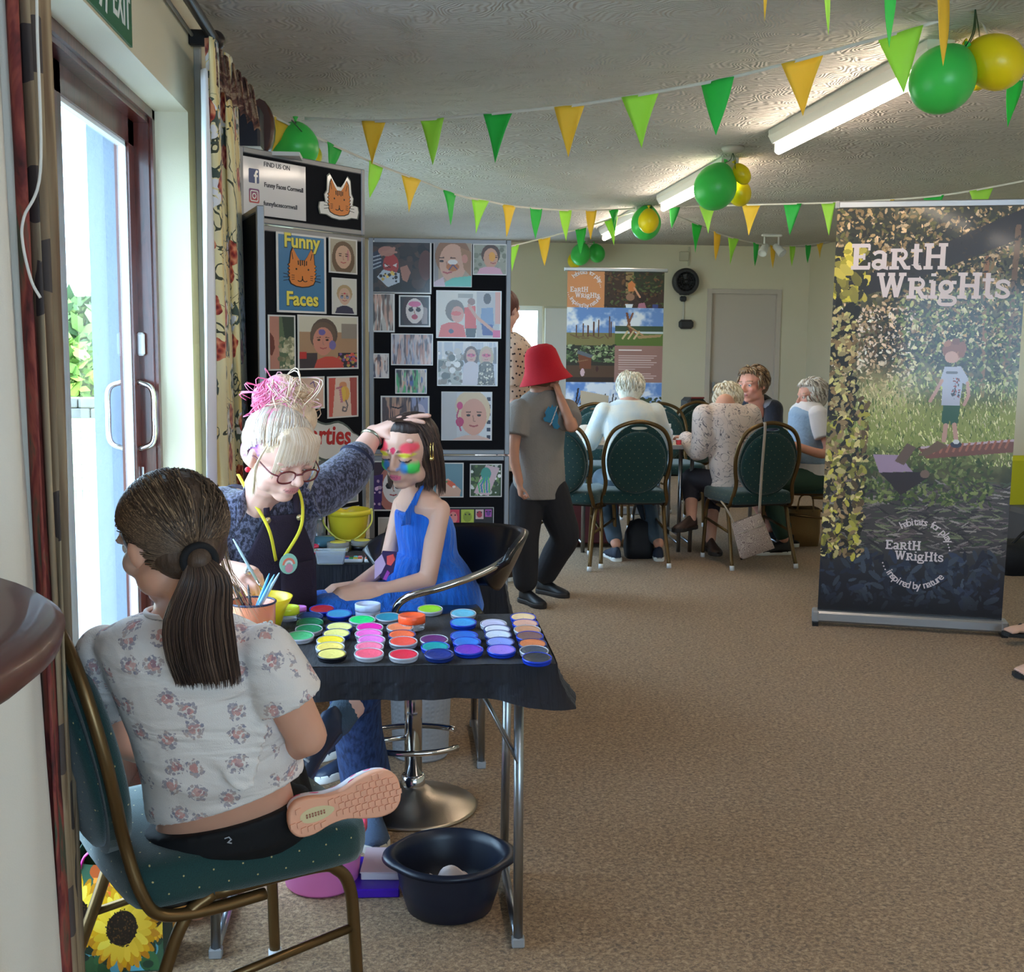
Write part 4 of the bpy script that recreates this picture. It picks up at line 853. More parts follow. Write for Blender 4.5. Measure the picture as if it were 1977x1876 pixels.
# --- right panel
def r1(p):
    p.c[:] = (40, 34, 38); p.speck(60, .08, [(56, 44, 46), (30, 28, 34), (70, 48, 44)], seed=3); p.poly([(0, .25), (.2, .12), (.3, .2), (.2, .5), (0, .6)], (44, 50, 74))
    for k in range(4): p.line([(.0, .32 + .08 * k), (.18, .26 + .07 * k)], .02, (170, 176, 190))
    p.el(.34, .25, .16, .2, (70, 54, 50)); p.el(.35, .45, .13, .22, (176, 52, 50)); p.el(.28, .18, .14, .1, (176, 124, 112)); p.line([(.2, .25), (.4, .12)], .05, (182, 130, 116)); p.line([(.22, .2), (.44, .2)], .035, (182, 130, 116))
    p.poly([(.24, .42), (.33, .47), (.25, .5)], (220, 214, 214)); p.poly([(.38, .46), (.45, .42), (.44, .5)], (220, 214, 214)); p.line([(.24, .42), (.34, .5), (.25, .52)], .012, (60, 20, 24)); p.line([(.25, .6), (.42, .58)], .012, (110, 26, 30))
    p.poly([(.12, .7), (.22, .55), (.5, .62), (.5, .8), (.3, .9)], (190, 200, 214)); p.speck(14, .02, [(40, 40, 50), (210, 180, 90)], (.15, .6, .45, .8), 4); p.poly([(.5, .5), (.62, .45), (.68, .6), (.62, .8), (.54, .75)], (170, 120, 106)); p.el(.93, .45, .12, .3, (92, 52, 48))
photo(3, (711, 465, 833, 567), 'dark photo of a red painted face held by two hands', r1)
def r2(p):
    p.c[:] = (176, 158, 140); p.rect(0, 0, .12, 1, (150, 146, 148)); face(p, .5, .42, .42, (150, 110, 84), (216, 172, 152), look=-.35, long_=False); p.poly([(.7, .1), (1, .2), (.98, .75), (.8, .6)], (172, 130, 98)); p.el(.82, .36, .08, .1, (214, 150, 134)); p.el(.5, .55, .17, .1, (190, 116, 66)); p.line([(.4, .62), (.5, .5), (.62, .6)], .03, (70, 70, 120)); p.el(.5, .44, .13, .06, (236, 232, 236)); p.poly([(.3, .9), (.5, .8), (1, .75), (1, 1), (.25, 1)], (96, 196, 184)); p.poly([(0, .9), (.25, .78), (.3, 1), (0, 1)], (214, 190, 206))
photo(3, (837, 468, 911, 554), 'photo of a girl in profile with a rainbow painted on her cheek', r2, 1)
def r3(p):
    p.c[:] = (160, 164, 152); p.speck(50, .06, [(130, 138, 124), (176, 178, 166)], seed=5); face(p, .52, .42, .26, (84, 62, 54), (212, 164, 140), look=.3, long_=False); p.el(.56, .4, .1, .16, (232, 170, 70)); shoulders(p, .5, .75, .4, (222, 170, 196))
photo(3, (913, 471, 979, 531), 'small photo of a toddler with an orange painted eye, top right corner', r3, 2)
def r4(p): p.c[:] = (196, 190, 184); smear(p, 5, [(60, 54, 56), (236, 232, 230), (214, 168, 150), (110, 90, 84)])
photo(3, (711, 565, 762, 641), 'streaky water damaged photo of a child under the red face picture', r4, 3)
def r5(p): p.c[:] = (40, 36, 42); face(p, .5, .45, .36, (60, 40, 46), (226, 216, 216), lambda p, x, y, r, A: (p.el(x, y - r * .55 * A, r * .6, r * .28 * A, (222, 120, 170)), p.el(x - .36 * r, y, r * .25, r * .2 * A, (30, 30, 50)), p.el(x + .36 * r, y, r * .25, r * .2 * A, (30, 30, 50)), p.el(x, y + r * .7 * A, r * .3, r * .25 * A, (190, 70, 110)))); p.poly([(.7, .3), (.95, .4), (.95, .95), (.75, .95)], (226, 220, 222), .6)
photo(3, (770, 570, 831, 631), 'small square photo of a pink and black animal face paint', r5, 3)
def r6(p): p.c[:] = (200, 196, 206); smear(p, 15, [(150, 160, 196), (230, 200, 196), (90, 84, 100), (196, 150, 140)])
photo(3, (755, 644, 836, 705), 'streaky pale photo in the middle of the wide panel', r6, 2)
def r7(p): p.c[:] = (214, 200, 196); p.el(.55, .3, .3, .22, (150, 96, 76)); p.el(.5, .55, .26, .35, (228, 186, 168)); smear(p, 25, [(70, 70, 90), (236, 226, 224)])
photo(3, (713, 682, 751, 730), 'tiny photo of a red haired child at the left edge of the wide panel', r7, 2)
def r8(p): p.c[:] = (196, 186, 180); p.poly([(.1, .4), (.9, .9), (.6, 1), (.1, .7)], (226, 180, 150)); smear(p, 35, [(60, 90, 170), (220, 206, 196), (70, 180, 110), (50, 50, 60)])
photo(3, (763, 712, 824, 760), 'small blue green streaked photo of a painted arm', r8, 2)
def r9(p): p.c[:] = (186, 150, 130); p.rect(.62, 0, 1, 1, (150, 156, 196)); p.el(.28, .5, .22, .3, (200, 150, 130)); p.line([(.2, .3), (.35, .35), (.45, .28)], .03, (30, 26, 34)); p.el(.8, .5, .14, .3, (196, 190, 214)); smear(p, 45, [(70, 60, 70)])
photo(3, (735, 764, 829, 830), 'pair of small photos half hidden behind the hand on the head', r9, 3)
def r10(p):
    p.c[:] = (222, 220, 216); p.rect(.62, 0, .98, 1, (190, 190, 196)); p.rect(.33, .05, .56, .14, (170, 170, 168)); p.el(.28, .42, .15, .24, (120, 106, 96)); p.el(.32, .5, .1, .18, (224, 160, 144)); p.el(.3, .48, .08, .05, (226, 84, 70)); shoulders(p, .24, .68, .22, (232, 90, 80)); p.el(.22, .87, .04, .05, (60, 70, 110))
    p.poly([(.43, .35), (.6, .3), (.62, .8), (.44, .82)], (222, 60, 44)); p.el(.54, .22, .06, .08, (150, 110, 96)); p.poly([(.45, .8), (.62, .8), (.6, 1), (.46, 1)], (50, 46, 48)); p.el(.79, .15, .06, .12, (60, 44, 44)); p.poly([(.7, .36), (.88, .34), (.9, .75), (.68, .72)], (120, 150, 196)); p.poly([(.7, .7), (.88, .72), (.88, .95), (.72, .95)], (40, 60, 150)); p.line([(.5, .3), (.62, .55), (.95, .92)], .05, (214, 160, 142)); p.rect(.92, .0, 1, .7, (222, 164, 152)); p.rect(.88, .84, 1, 1, (220, 70, 140))
photo(3, (842, 561, 968, 653), 'photo of a face painter reaching to a child in red outdoors', r10, 2)
def r11(p):
    p.c[:] = (196, 204, 220); p.poly([(.3, .4), (.5, .2), (1, .1), (1, .5)], (120, 120, 130)); smear(p, 55, [(236, 236, 240)]); p.rect(0, .4, .4, 1, (176, 180, 176)); p.speck(60, .04, [(220, 220, 222), (96, 100, 96), (150, 140, 130)], (0, .2, .4, 1), 5)
    for cx, c1, c2 in ((.56, (96, 70, 60), (214, 210, 224)), (.82, (200, 180, 150), (96, 90, 80))): face(p, cx, .3, .1, c1, (214, 166, 150), lambda p, x, y, r, A: p.el(x, y, r * .7, r * .3 * A, (220, 60, 120))); shoulders(p, cx, .45, .15, c2)
    p.speck(80, .012, [(210, 206, 190), (40, 40, 36)], (.7, .5, .95, 1), 6)
photo(3, (844, 659, 961, 745), 'photo of two girls with pink masks painted across their eyes', r11, 2)
def r12(p):
    p.c[:] = (206, 208, 216); p.rect(.75, 0, 1, 1, (226, 230, 238)); 
    for k in range(6): p.rect(.9, .1 + k * .16, .98, .18 + k * .16, (50, 54, 80))
    p.el(.6, .3, .34, .34, (226, 206, 176)); p.el(.62, .52, .25, .36, (226, 170, 152)); p.rect(0, 0, .3, 1, (190, 190, 196), .6); face(p, .64, .48, .3, (228, 208, 178), (226, 172, 154), long_=False); p.el(.36, .28, .06, .08, (214, 80, 140)); p.el(.36, .62, .08, .1, (196, 60, 120)); p.line([(.34, .35), (.3, .5), (.38, .8)], .03, (190, 80, 120)); shoulders(p, .6, .9, .4, (224, 190, 180)); smear(p, 65, [(220, 216, 220)]) if False else None
photo(3, (852, 756, 950, 850), 'large photo of a smiling blonde girl with pink face paint', r12, 1)
def r13(p): p.c[:] = (60, 40, 60); face(p, .65, .5, .36, (190, 120, 110), (236, 230, 232), lambda p, x, y, r, A: (p.el(x - .36 * r, y, r * .26, r * .25 * A, (20, 18, 28)), p.el(x + .36 * r, y, r * .26, r * .25 * A, (20, 18, 28)))); p.poly([(0, .3), (.35, .25), (.3, 1), (0, 1)], (70, 40, 110)); p.speck(8, .04, [(226, 190, 226)], (0, .4, .3, 1), 5, 1.)
photo(3, (713, 889, 786, 986), 'photo of a black and white cat face paint behind the girl in blue', r13, 3)
def r14(p): p.c[:] = (110, 150, 168); p.poly([(.1, .55), (.5, .45), (.95, .8), (.9, 1), (.05, 1)], (222, 180, 160)); p.el(.6, .62, .2, .08, (230, 110, 80), 1., .5); p.el(.7, .7, .06, .04, (250, 240, 236)); p.line([(.2, .5), (.45, .55)], .05, (90, 160, 110))
photo(3, (836, 893, 895, 960), 'photo of a striped fish painted on an arm', r14, 2)
def r15(p): p.c[:] = (60, 84, 50); p.speck(60, .05, [(110, 140, 80), (40, 60, 40), (230, 236, 230)], seed=6); p.poly([(.1, .9), (.5, .0), (.95, .1), (.6, 1)], (216, 190, 200)); p.el(.5, .28, .17, .2, (70, 160, 150)); [p.line([(.45 + .03 * k, .4), (.25 + .09 * k, .62 + .04 * (k % 2)), (.3 + .08 * k, .88)], .05, (60, 140, 190) if k % 2 else (90, 200, 130)) for k in range(5)]
photo(3, (907, 895, 969, 959), 'photo of a blue and green octopus painted on skin', r15, 2)
def r16(p):
    p.c[:] = (30, 30, 36)
    for k, (x0, x1, y1, c, d) in enumerate([(.04, .3, .9, (226, 70, 100), (240, 150, 150)), (.33, .6, .8, (190, 210, 80), (150, 170, 60)), (.63, .8, .55, (220, 190, 190), (190, 60, 80)), (.83, .97, .45, (190, 90, 190), (110, 60, 150))]): p.rect(x0, .08, x1, y1, c); p.el((x0 + x1) / 2, .08 + (y1 - .08) * .5, (x1 - x0) * .33, (y1 - .08) * .36, d); p.el((x0 + x1) / 2 - .04, .4 * y1, .015, .04, (40, 20, 30)); p.el((x0 + x1) / 2 + .04, .4 * y1, .015, .04, (40, 20, 30))
photo(3, (858, 979, 953, 1020), 'row of four colourful tinted face prints low on the wide panel', r16, 1)
def r17(p): p.c[:] = (196, 192, 190); p.el(.5, .55, .3, .35, (120, 110, 112))
photo(3, (730, 998, 790, 1050), 'grey photo low on the wide panel behind the pale stool shell', r17, 2)
# --- angled panel
def funny(p):
    p.c[:] = (58, 122, 170)
o, q, n = photo(2, (533, 452, 629, 604), 'blue poster with yellow words around an orange cat face', funny, 4, 'poster', 'poster')
def cat_face(parent, M, off=0.):
    """orange cartoon cat: outline about 1 wide"""
    OR, BK = mat('cat_orange', (222, 132, 62), .5), mat('cat_black', (24, 20, 24), .5)
    L = []
    for i in range(7): L += [(-.42 + .03 * (i % 2) - .006 * abs(3 - i), .30 - i * .1)]
    head = [(-.40, .34), (-.36, .68), (-.30, .84), (-.17, .56), (-.08, .42), (.08, .42), (.17, .56), (.30, .84), (.38, .68), (.40, .34)]
    zz = [(.40 + (.055 if i % 2 else 0) + .0, .30 - i * .062) for i in range(9)]
    head += zz + [(.42, -.28), (.36, -.42), (.2, -.5), (0, -.53), (-.2, -.5), (-.36, -.42), (-.42, -.28)] + [(-x, y) for x, y in zz[::-1]]
    m = MB(); m.prism([(x * 1.07, y * 1.05 - .01) for x, y in head], off, off + .002, M); m.build('cat_outline', BK, parent)
    m = MB(); m.prism(head, off + .002, off + .006, M); m.build('cat_face', OR, parent)
    m = MB(); Z = off + .007
    for k in range(5): stroke(m, [(-.14 + k * .07, .43 - .01 * abs(k - 2)), (-.13 + k * .066, .25 - .03 * (k % 2))], .035, M, Z)
    for s in (-1, 1):
        m.prism([(s * .2 + .028 * math.cos(a * PI / 4), .1 + .04 * math.sin(a * PI / 4)) for a in range(8)], Z, Z + .001, M)
        for k in range(3): stroke(m, [(s * .34, -.13 - .07 * k), (s * .62, -.08 - .13 * k)], .022, M, Z - .004)
        for k in range(3): stroke(m, [(s * .26, -.13 - .07 * k), (s * .36, -.13 - .08 * k)], .02, M, Z)
        stroke(m, [(0, -.14), (0, -.26)] + [(s * .09 + .085 * math.cos(a), -.25 + .09 * math.sin(a)) for a in ([PI + i * .5 for i in range(6)] if s > 0 else [-i * .5 for i in range(6)])], .03, M, Z)
        stroke(m, [(s * .34, .68), (s * .31, .44)] if s < 0 else [(.33, .68), (.27, .44)], .022, M, Z)
    m.build('cat_features', BK, parent)['kind'] = 'stuff'
um, vm = (q[1] - q[0]), (q[0] - q[3]); ctr = (q[0] + q[2]) / 2; ps = um.length
cat_face(o, plane_matrix(ctr + vm * .02 + n * .004, d2, V((0, 0, 1))) @ Matrix.Diagonal((ps * .66, ps * .42, ps, 1)))
MY = mat('poster_yellow', (238, 222, 92), .45); MD = mat('poster_shadow', (60, 70, 60), .5)
for word, v in (('Funny', .345), ('Faces', -.425)):
    for (mm, ofs, zz, bd, nm) in ((MD, -.006, .0035, .004, 'word_outline'), (MY, 0, .0045, .0022, 'word')):
        M_ = plane_matrix(ctr + vm * v + n * zz + d2 * (-ofs * .3) + V((0, 0, ofs * .3)), d2, V((0, 0, 1))); text_mb(word, ps * .29, M_ @ Matrix.Diagonal((1.12, 1.0, 1, 1)), bold=bd, thick=.0003).build(nm, mm, o)
def l1_(p): p.c[:] = (176, 168, 150); face(p, .5, .5, .36, (110, 88, 70), (206, 170, 148), lambda p, x, y, r, A: (p.el(x + .5 * r, y - .1 * r * A, .12 * r, .6 * r * A, (190, 110, 130), .7)))
photo(2, (634, 460, 689, 528), 'small photo of a smiling girl with a pink swirl beside her eye', l1_, 3)
def l2_(p): p.c[:] = (214, 212, 204); face(p, .5, .48, .3, (180, 156, 120), (208, 176, 156), lambda p, x, y, r, A: (p.el(x, y - .3 * r * A, .16 * r, .12 * r * A, (200, 70, 90)), p.el(x - .4 * r, y + .2 * r * A, .25 * r, .25 * r * A, (110, 140, 190), .7), p.el(x + .4 * r, y + .2 * r * A, .25 * r, .25 * r * A, (110, 140, 190), .7)), long_=False); shoulders(p, .5, .78, .42, (60, 60, 86))
photo(2, (640, 537, 688, 607), 'small photo of a child with pale butterfly face paint', l2_, 2)
def l3_(p): p.c[:] = (90, 110, 84); p.rect(0, 0, .38, 1, (190, 130, 116)); p.poly([(0, .3), (.16, .4), (.2, .6), (.08, .75), (0, .72)], (110, 50, 46)); p.poly([(.5, .0), (1, .0), (1, .45), (.6, .4)], (48, 66, 58)); p.speck(60, .07, [(196, 190, 160), (140, 140, 110)], (.4, .4, 1, 1), 4)
photo(2, (517, 608, 570, 715), 'photo of a painted arm cut off by the folded board edge', l3_, 3)
def l4_(p):
    p.c[:] = (176, 140, 110); p.rect(0, 0, 1, .3, (214, 208, 190)); p.rect(.72, .12, 1, .42, (150, 140, 130)); p.rect(0, .7, .3, 1, (60, 50, 60)); p.rect(.66, .7, 1, 1, (50, 46, 60)); p.speck(40, .02, [(200, 170, 90), (120, 90, 150), (210, 90, 80)], (.66, .72, 1, 1), 4); p.el(.42, .33, .23, .3, (96, 80, 74)); face(p, .4, .45, .2, (110, 90, 80), (206, 140, 124), long_=False); p.el(.38, .3, .06, .06, (110, 100, 170)); p.el(.56, .55, .06, .09, (120, 110, 170)); shoulders(p, .5, .78, .26, (206, 80, 72)); p.rect(0, .68, .12, .82, (200, 50, 50))
photo(2, (574, 609, 691, 713), 'photo of a girl in red with purple flowers painted on her forehead', l4_, 3)
def l5_(p): p.c[:] = (226, 186, 166); p.el(.7, .4, .3, .4, (230, 192, 170)); p.rect(0, 0, .2, 1, (50, 50, 46)); p.line([(.6, .2), (.7, .12), (.74, .3)], .03, (120, 90, 150))
photo(2, (556, 727, 626, 790), 'photo partly hidden behind the pink and blonde bun', l5_, 3)
def l6_(p):
    p.c[:] = (230, 200, 184); p.poly([(0, 0), (.24, 0), (.12, 1), (0, 1)], (206, 92, 84)); p.poly([(.74, 0), (1, 0), (1, 1), (.8, 1)], (176, 84, 80)); p.el(.5, .2, .14, .1, (222, 150, 110)); p.line([(.28, .27), (.45, .24)], .07, (190, 120, 140)); p.el(.56, .42, .17, .2, (232, 176, 90)); p.el(.5, .42, .1, .18, (236, 196, 90))
    for k in range(6): p.el(.4 + .01 * k, .32 + .06 * k, .05, .03, (206, 130, 150))
    p.line([(.6, .6), (.66, .72), (.6, .88), (.48, .86), (.5, .76), (.58, .78)], .05, (120, 110, 116))
photo(2, (631, 726, 691, 806), 'photo of a seahorse painted on an arm between red sleeves', l6_, 3)
# cut-out sign "Parties"
c, n = rectpx(2, 560, 830, 692, 868); ctr = sum(c, V()) / 4; L = (c[1] - c[0]).length; o = thing('cut_out_sign', 'cloud shaped white sign with red hand lettering on the board', 'sign', ctr)
M_ = plane_matrix(ctr + n * .001, d2, V((0, 0, 1))); ol = [(L / 2 * math.cos(a) * (1 + .04 * math.sin(9 * a)), L * .17 * math.sin(a) * (1 + .14 * math.sin(7 * a)) - .02 * math.cos(a)) for a in [i * PI / 24 for i in range(48)]]
MB().prism([(x * 1.05, y * 1.14) for x, y in ol], 0, .001, M_).build('sign_edge', mat('laminate_edge', (90, 100, 96), .3), o); MB().prism(ol, .001, .002, M_).build('sign_card', MWP, o)
text_mb('Parties', L * .27, M_ @ Matrix.Translation((0, -.017, 0)) @ Matrix.Rotation(-.08, 4, 'Z'), .003, bold=.0025).build('lettering', mat('sign_red', (196, 48, 50), .5), o)
def low(col, s): return lambda p: (p.c.__setitem__(slice(None), col), p.el(.5, .6, .3, .35, (206, 150, 120)), p.line([(.45, .5), (.55, .6), (.5, .8)], .04, (60, 50, 60)), p.el(.5, .25, .12, .2, s))
photo(2, (640, 930, 691, 972), 'photo of a tattoo like spider web painted on skin below the crossbar', low((150, 160, 160), (110, 100, 100)), 3)
photo(2, (590, 940, 634, 982), 'dark photo behind the raised sleeve below the crossbar', low((90, 90, 110), (70, 70, 90)), 3)
photo(2, (560, 984, 628, 1070), 'photo of painted skin behind the green lidded tub', low((140, 150, 146), (200, 150, 130)), 3)
photo(2, (632, 980, 693, 1068), 'photo of a painted shoulder behind the yellow bucket', low((160, 150, 140), (200, 160, 140)), 3)
photo(2, (578, 1128, 622, 1160), 'photo of a teddy shape seen below the black tablecloth hem', low((196, 150, 116), (60, 50, 46)), 3)
# header: social sheet and cat cut-out
PN[4] = PN[2]; c, n = rectpx(2, 462, 316, 589, 430)
c = [onpl(462, 312, PN[2][0], n), onpl(589, 328, PN[2][0], n), None, None]; zt_ = zT + .285 - .035; zb_ = zT + .035
a2 = V((c[0].x, c[0].y, 0)); b2_ = V((c[1].x, c[1].y, 0)); o = thing('info_sheet', 'white social media sheet with find us on lettering on the header', 'sign', (a2 + b2_) / 2 + V((0, 0, zb_)))
mm = MB(); q = [a2 + V((0, 0, zt_)), b2_ + V((0, 0, zt_)), b2_ + V((0, 0, zb_)), a2 + V((0, 0, zb_))]; mm.add([x + n * .0004 for x in q] + [x + n * .0026 for x in q], [(1, 2, 3, 0), (4, 7, 6, 5), (0, 4, 5, 1), (1, 5, 6, 2), (2, 6, 7, 3), (3, 7, 4, 0)]); mm.build('sheet', mat('laminate_grey', (206, 204, 208), .25, coat=.5), o)
Ls = (b2_ - a2).length; Hs = zt_ - zb_; MM = plane_matrix(a2 + V((0, 0, zb_)) + n * .0027, d2, V((0, 0, 1))); INK = mat('ink_grey', (62, 62, 68), .6)
mm = text_mb('FIND US ON', .026, MM @ Matrix.Translation((Ls * .55, Hs * .88, 0)), .0003); text_mb('Funny Faces Cornwall', .0245, MM @ Matrix.Translation((Ls * .655, Hs * .52, 0)), .0003, bold=.0006, mb=mm); text_mb('funnyfacescornwall', .0245, MM @ Matrix.Translation((Ls * .60, Hs * .19, 0)), .0003, bold=.0004, mb=mm); mm.build('lettering', INK, o)
def rr(x, y, s, r, n=6): return [(x + (s - r) * sx + r * math.cos(a), y + (s - r) * sy + r * math.sin(a)) for sx, sy, a0 in ((1, 1, 0), (-1, 1, PI / 2), (-1, -1, PI), (1, -1, 1.5 * PI)) for a in [a0 + PI / 2 * i / n for i in range(n + 1)]]
lx = Ls * .20; s = .027
MB().prism(rr(lx, Hs * .68, s, .005), .0002, .0008, MM).build('blue_tile', mat('tile_blue', (72, 88, 132), .4), o); mm = MB(); stroke(mm, [(lx + .021, Hs * .68 + .017), (lx + .014, Hs * .68 + .018), (lx + .009, Hs * .68 + .010), (lx + .009, Hs * .68 - .027)], .009, MM, .0011); stroke(mm, [(lx - .001, Hs * .68 + .001), (lx + .02, Hs * .68 + .001)], .008, MM, .0012); mm.build('letter_f', MWP, o)
tg = MB(); tg.prism(rr(lx, Hs * .33, s, .007), .0002, .0008, MM); cl = [lin((120, 70, 120)) if (MM.inverted() @ V(v)).y > Hs * .33 + .005 else lin((190, 84, 84)) for v in tg.v]; tg.build('red_tile', mat('tile_attr', rough=.4, attr=True), o, colors=cl)
mm = MB(); p_ = rr(lx, Hs * .33, .019, .006); stroke(mm, p_ + [p_[0]], .004, MM, .0011); stroke(mm, [(lx + .009 * math.cos(i * PI / 9), Hs * .33 + .009 * math.sin(i * PI / 9)) for i in range(19)], .004, MM, .0011); mm.prism([(lx + .012 + .0018 * math.cos(i), Hs * .33 + .012 + .0018 * math.sin(i)) for i in range(6)], .0009, .0012, MM); mm.build('camera_outline', MWP, o)
cc = onpl(654, 386, PN[2][0], n); o = thing('cat_cut_out', 'orange cat cut-out with white edge pinned on the header panel', 'sign', cc)
Mc = plane_matrix(V((cc.x, cc.y, (zt_ + zb_) / 2 - .01)) + n * .001, d2, V((0, 0, 1))) @ Matrix.Diagonal((.152, .106, .128, 1))
wo = [(-.48, .36), (-.46, .9), (-.36, 1.0), (-.2, .74), (-.08, .56), (.08, .56), (.2, .74), (.34, 1.0), (.46, .86), (.5, .36), (.58, .2), (.54, -.06), (.76, -.1), (.8, -.3), (.74, -.56), (.5, -.56), (.3, -.64), (0, -.68), (-.3, -.64), (-.5, -.54), (-.74, -.54), (-.8, -.3), (-.76, -.1), (-.54, -.06), (-.58, .2)]
MB().prism([(x * 1.06, y * 1.05) for x, y in wo], 0, .006, Mc).build('laminate_edge', mat('laminate_edge'), o); MB().prism(wo, .006, .010, Mc).build('cut_card', MWP, o); cat_face(o, Mc, .011)
# things piled on the shelf behind the header, against the wall
sh = thing('wall_shelf', 'white wall shelf behind the header panel carrying bags', 'shelf', (-.6, 5.1, 2.14)); bx(WX + .001, -.40, 4.85, 5.5, 2.135, 2.15).build('shelf_board', M_WHITE, sh); bx(WX + .001, WX + .02, 4.9, 4.93, 1.95, 2.135).build('bracket', M_WHITE, sh); bx(WX + .001, WX + .02, 5.4, 5.43, 1.95, 2.135).build('bracket', M_WHITE, sh)
o = thing('storage_box', 'dark navy box with a white lid edge on the wall shelf', 'box', (-.6, 5.0, 2.151)); a = aty(478, 275, 5.0)
MB().box((-.62, 4.95, 2.24), (.13, .16, .176), bev=.01).build('box_body', mat('navy_box', (26, 28, 44), .5), o); MB().box((-.62, 4.95, 2.16), (.14, .18, .02), bev=.003).build('box_rim', M_WHITE, o)
o = thing('leather_case', 'brown leather case leaning on the wall shelf behind the balloon', 'case', (-.52, 5.12, 2.151)); m = MB()
m.loft([[V((-.575 + .055 * math.cos(t_) * sx, 5.10 + yy, 2.155 + zz * 1.0 + .012)) for t_, zz in [(i * PI / 8, .11 + .11 * math.sin(i * PI / 8)) for i in range(16)]] for yy, sx in ((-.05, .8), (-.04, 1), (.04, 1), (.05, .8))], True); m.build('case_body', mat('brown_leather', (88, 52, 40), .4, coat=.2, vary=(6, .2)), o)
MB().tube([(-.575, 5.05, 2.16), (-.50, 5.05, 2.16)], .012).build('handle', mat('brown_leather'), o)
o = thing('folded_towel', 'folded striped towel on top of the navy box', 'towel', (-.63, 4.93, 2.33)); m = MB()
for k in range(3): m.box((-.63, 4.93, 2.345 + k * .022), (.10 - k * .015, .13 - k * .02, .02), bev=.008)
m.build('towel_folds', mat('towel_grey', (120, 118, 128), .9, vary=(30, .3)), o)

# ================================================================== BANQUET CHAIRS
def dotted(name, rgb, dot, k=26.):
    t = NT(name, rough=.85, sheen=.35); c = t.co('UV', rot=(0, 0, .785)); v = t.vor(c, k, 0.); d = t.math('LESS_THAN', v.outputs[0], .044)
    base = t.ramp(t.noise(t.co('UV'), 420, 2), [(.3, tuple(int(x * .8) for x in rgb)), (.7, rgb)]); return t.out(t.mix(d, base.outputs[0], dot), t.noise(t.co('UV'), 500, 2), .25)
M_SEATF = dotted('green_chair_fabric', (16, 62, 60), (196, 178, 120)); M_BRONZE = mat('bronze_tube', (112, 88, 56), .34, .75)
def backz(z): return -.215 - .10 * ((z - .45) / .48) ** 1.2 if z > .45 else -.215
def chair_parts(t):
    fr = []
    def yb(z): return -.215 - .10 * max(0, (z - .45) / .48)
    side = [(.205, .02, .385), (.208, -.10, .385), (.208, -.18, .40), (.205, -.212, .45), (.192, yb(.54), .54), (.208, yb(.63), .63), (.214, yb(.72), .72), (.19, yb(.83), .83), (.13, yb(.90), .90), (0, yb(.935), .935)]
    path = bez([V(p) for p in side] + [V((-x, y, z)) for x, y, z in side[-2::-1]], 6)
    local(MB().tube(path, .0135, 10, flat=.85).build('back_frame', M_BRONZE, t))
    for s in (-1, 1):
        x = s * .205; a = V((x + s * .012, -.285, .0)); 
        leg = bez([V((x + s * .015, -.275, .012)), V((x, -.185, .25)), V((x, -.135, .375)), V((x, -.08, .412))], 6); m = MB().tube(leg, .0125, 10); lg = local(m.build('leg', M_BRONZE, t))
        local(MB().tube([(x + s * .015, -.277, 0), (x + s * .014, -.272, .03)], .015, 10).build('foot_cap', M_PVC, lg))
        leg = bez([V((x, -.08, .412)), V((x, .12, .412)), V((x, .17, .395)), V((x, .197, .35)), V((x + s * .004, .205, .25)), V((x + s * .012, .215, .012))], 6); lg = local(MB().tube(leg, .0125, 10).build('leg', M_BRONZE, t))
        local(MB().tube([(x + s * .012, .215, 0), (x + s * .012, .215, .03)], .015, 10).build('foot_cap', M_PVC, lg))
        local(MB().tube([(x + s * .006, -.19, .23), (x + s * .004, .203, .27)], .009, 8).build('stretcher', M_BRONZE, t))
    sp = [(.21, -.19), (.23, .15), (.205, .225), (.14, .245), (-.14, .245), (-.205, .225), (-.23, .15), (-.21, -.19), (-.16, -.225), (.16, -.225)]
    o = bez([V((x, y, 0)) for x, y in sp + sp[:1]], 4)[:-1]; rings = []
    for k, z in ((.90, .408), (.985, .412), (1., .43), (1., .455), (.985, .475), (.93, .488), (.8, .493), (.5, .496), (.02, .497)): rings.append([V((p.x * k, p.y * k, z)) for p in o])
    local(MB().loft(rings).build('seat', M_SEATF, t, uv=True))
    local(MB().box((0, 0, .402), (.38, .36, .014)).build('seat_board', mat('chair_board', (50, 40, 32), .8), t))
    # back: shell with a hand slot, padded front
    n = 40; cz, rx, rz = .69, .192, .232
    def ell(k, r=1.): a = 2 * PI * k / n; return (rx * r * math.sin(a), cz + rz * r * math.cos(a))
    for (y0, y1, nm) in ((-.012, .012, 'back_shell'),):
        outer = [ell(k) for k in range(n + 1)]; hole = [(.052 * math.sin(-2 * PI * k / 20), .893 + .010 * math.cos(2 * PI * k / 20)) for k in range(21)]
        pl = [(x, z) for x, z in outer] + hole; m = MB(); N = len(pl)
        vs = [V((x, yb(z) + y0, z)) for x, z in pl] + [V((x, yb(z) + y1, z)) for x, z in pl]
        m.add(vs, [tuple(range(N)), tuple(range(N, 2 * N))[::-1]] + [(i, (i + 1) % N, N + (i + 1) % N, N + i) for i in range(N)]); sh = m.build(nm, M_SEATF, t, uv=True); local(sh)
    rings = []
    for k, dy in ((.98, .0), (.98, .012), (.93, .026), (.8, .034), (.5, .040), (.02, .042)): rings.append([V((x, yb(z) + .010 + dy, z - .018)) for x, z in [(rx * k * math.sin(2 * PI * i / n), cz + rz * .9 * k * math.cos(2 * PI * i / n)) for i in range(n)]])
    m = MB().loft(rings[::1]); local(m.build('back_pad', M_SEATF, t, uv=True))
    rings = []
    for k, dy in ((.96, .0), (.95, -.010), (.88, -.018), (.6, -.024), (.02, -.026)): rings.append([V((x, yb(z) - .012 + dy, z - .016)) for x, z in [(rx * k * math.sin(2 * PI * i / n), cz + rz * .9 * k * math.cos(2 * PI * i / n)) for i in range(n)]])
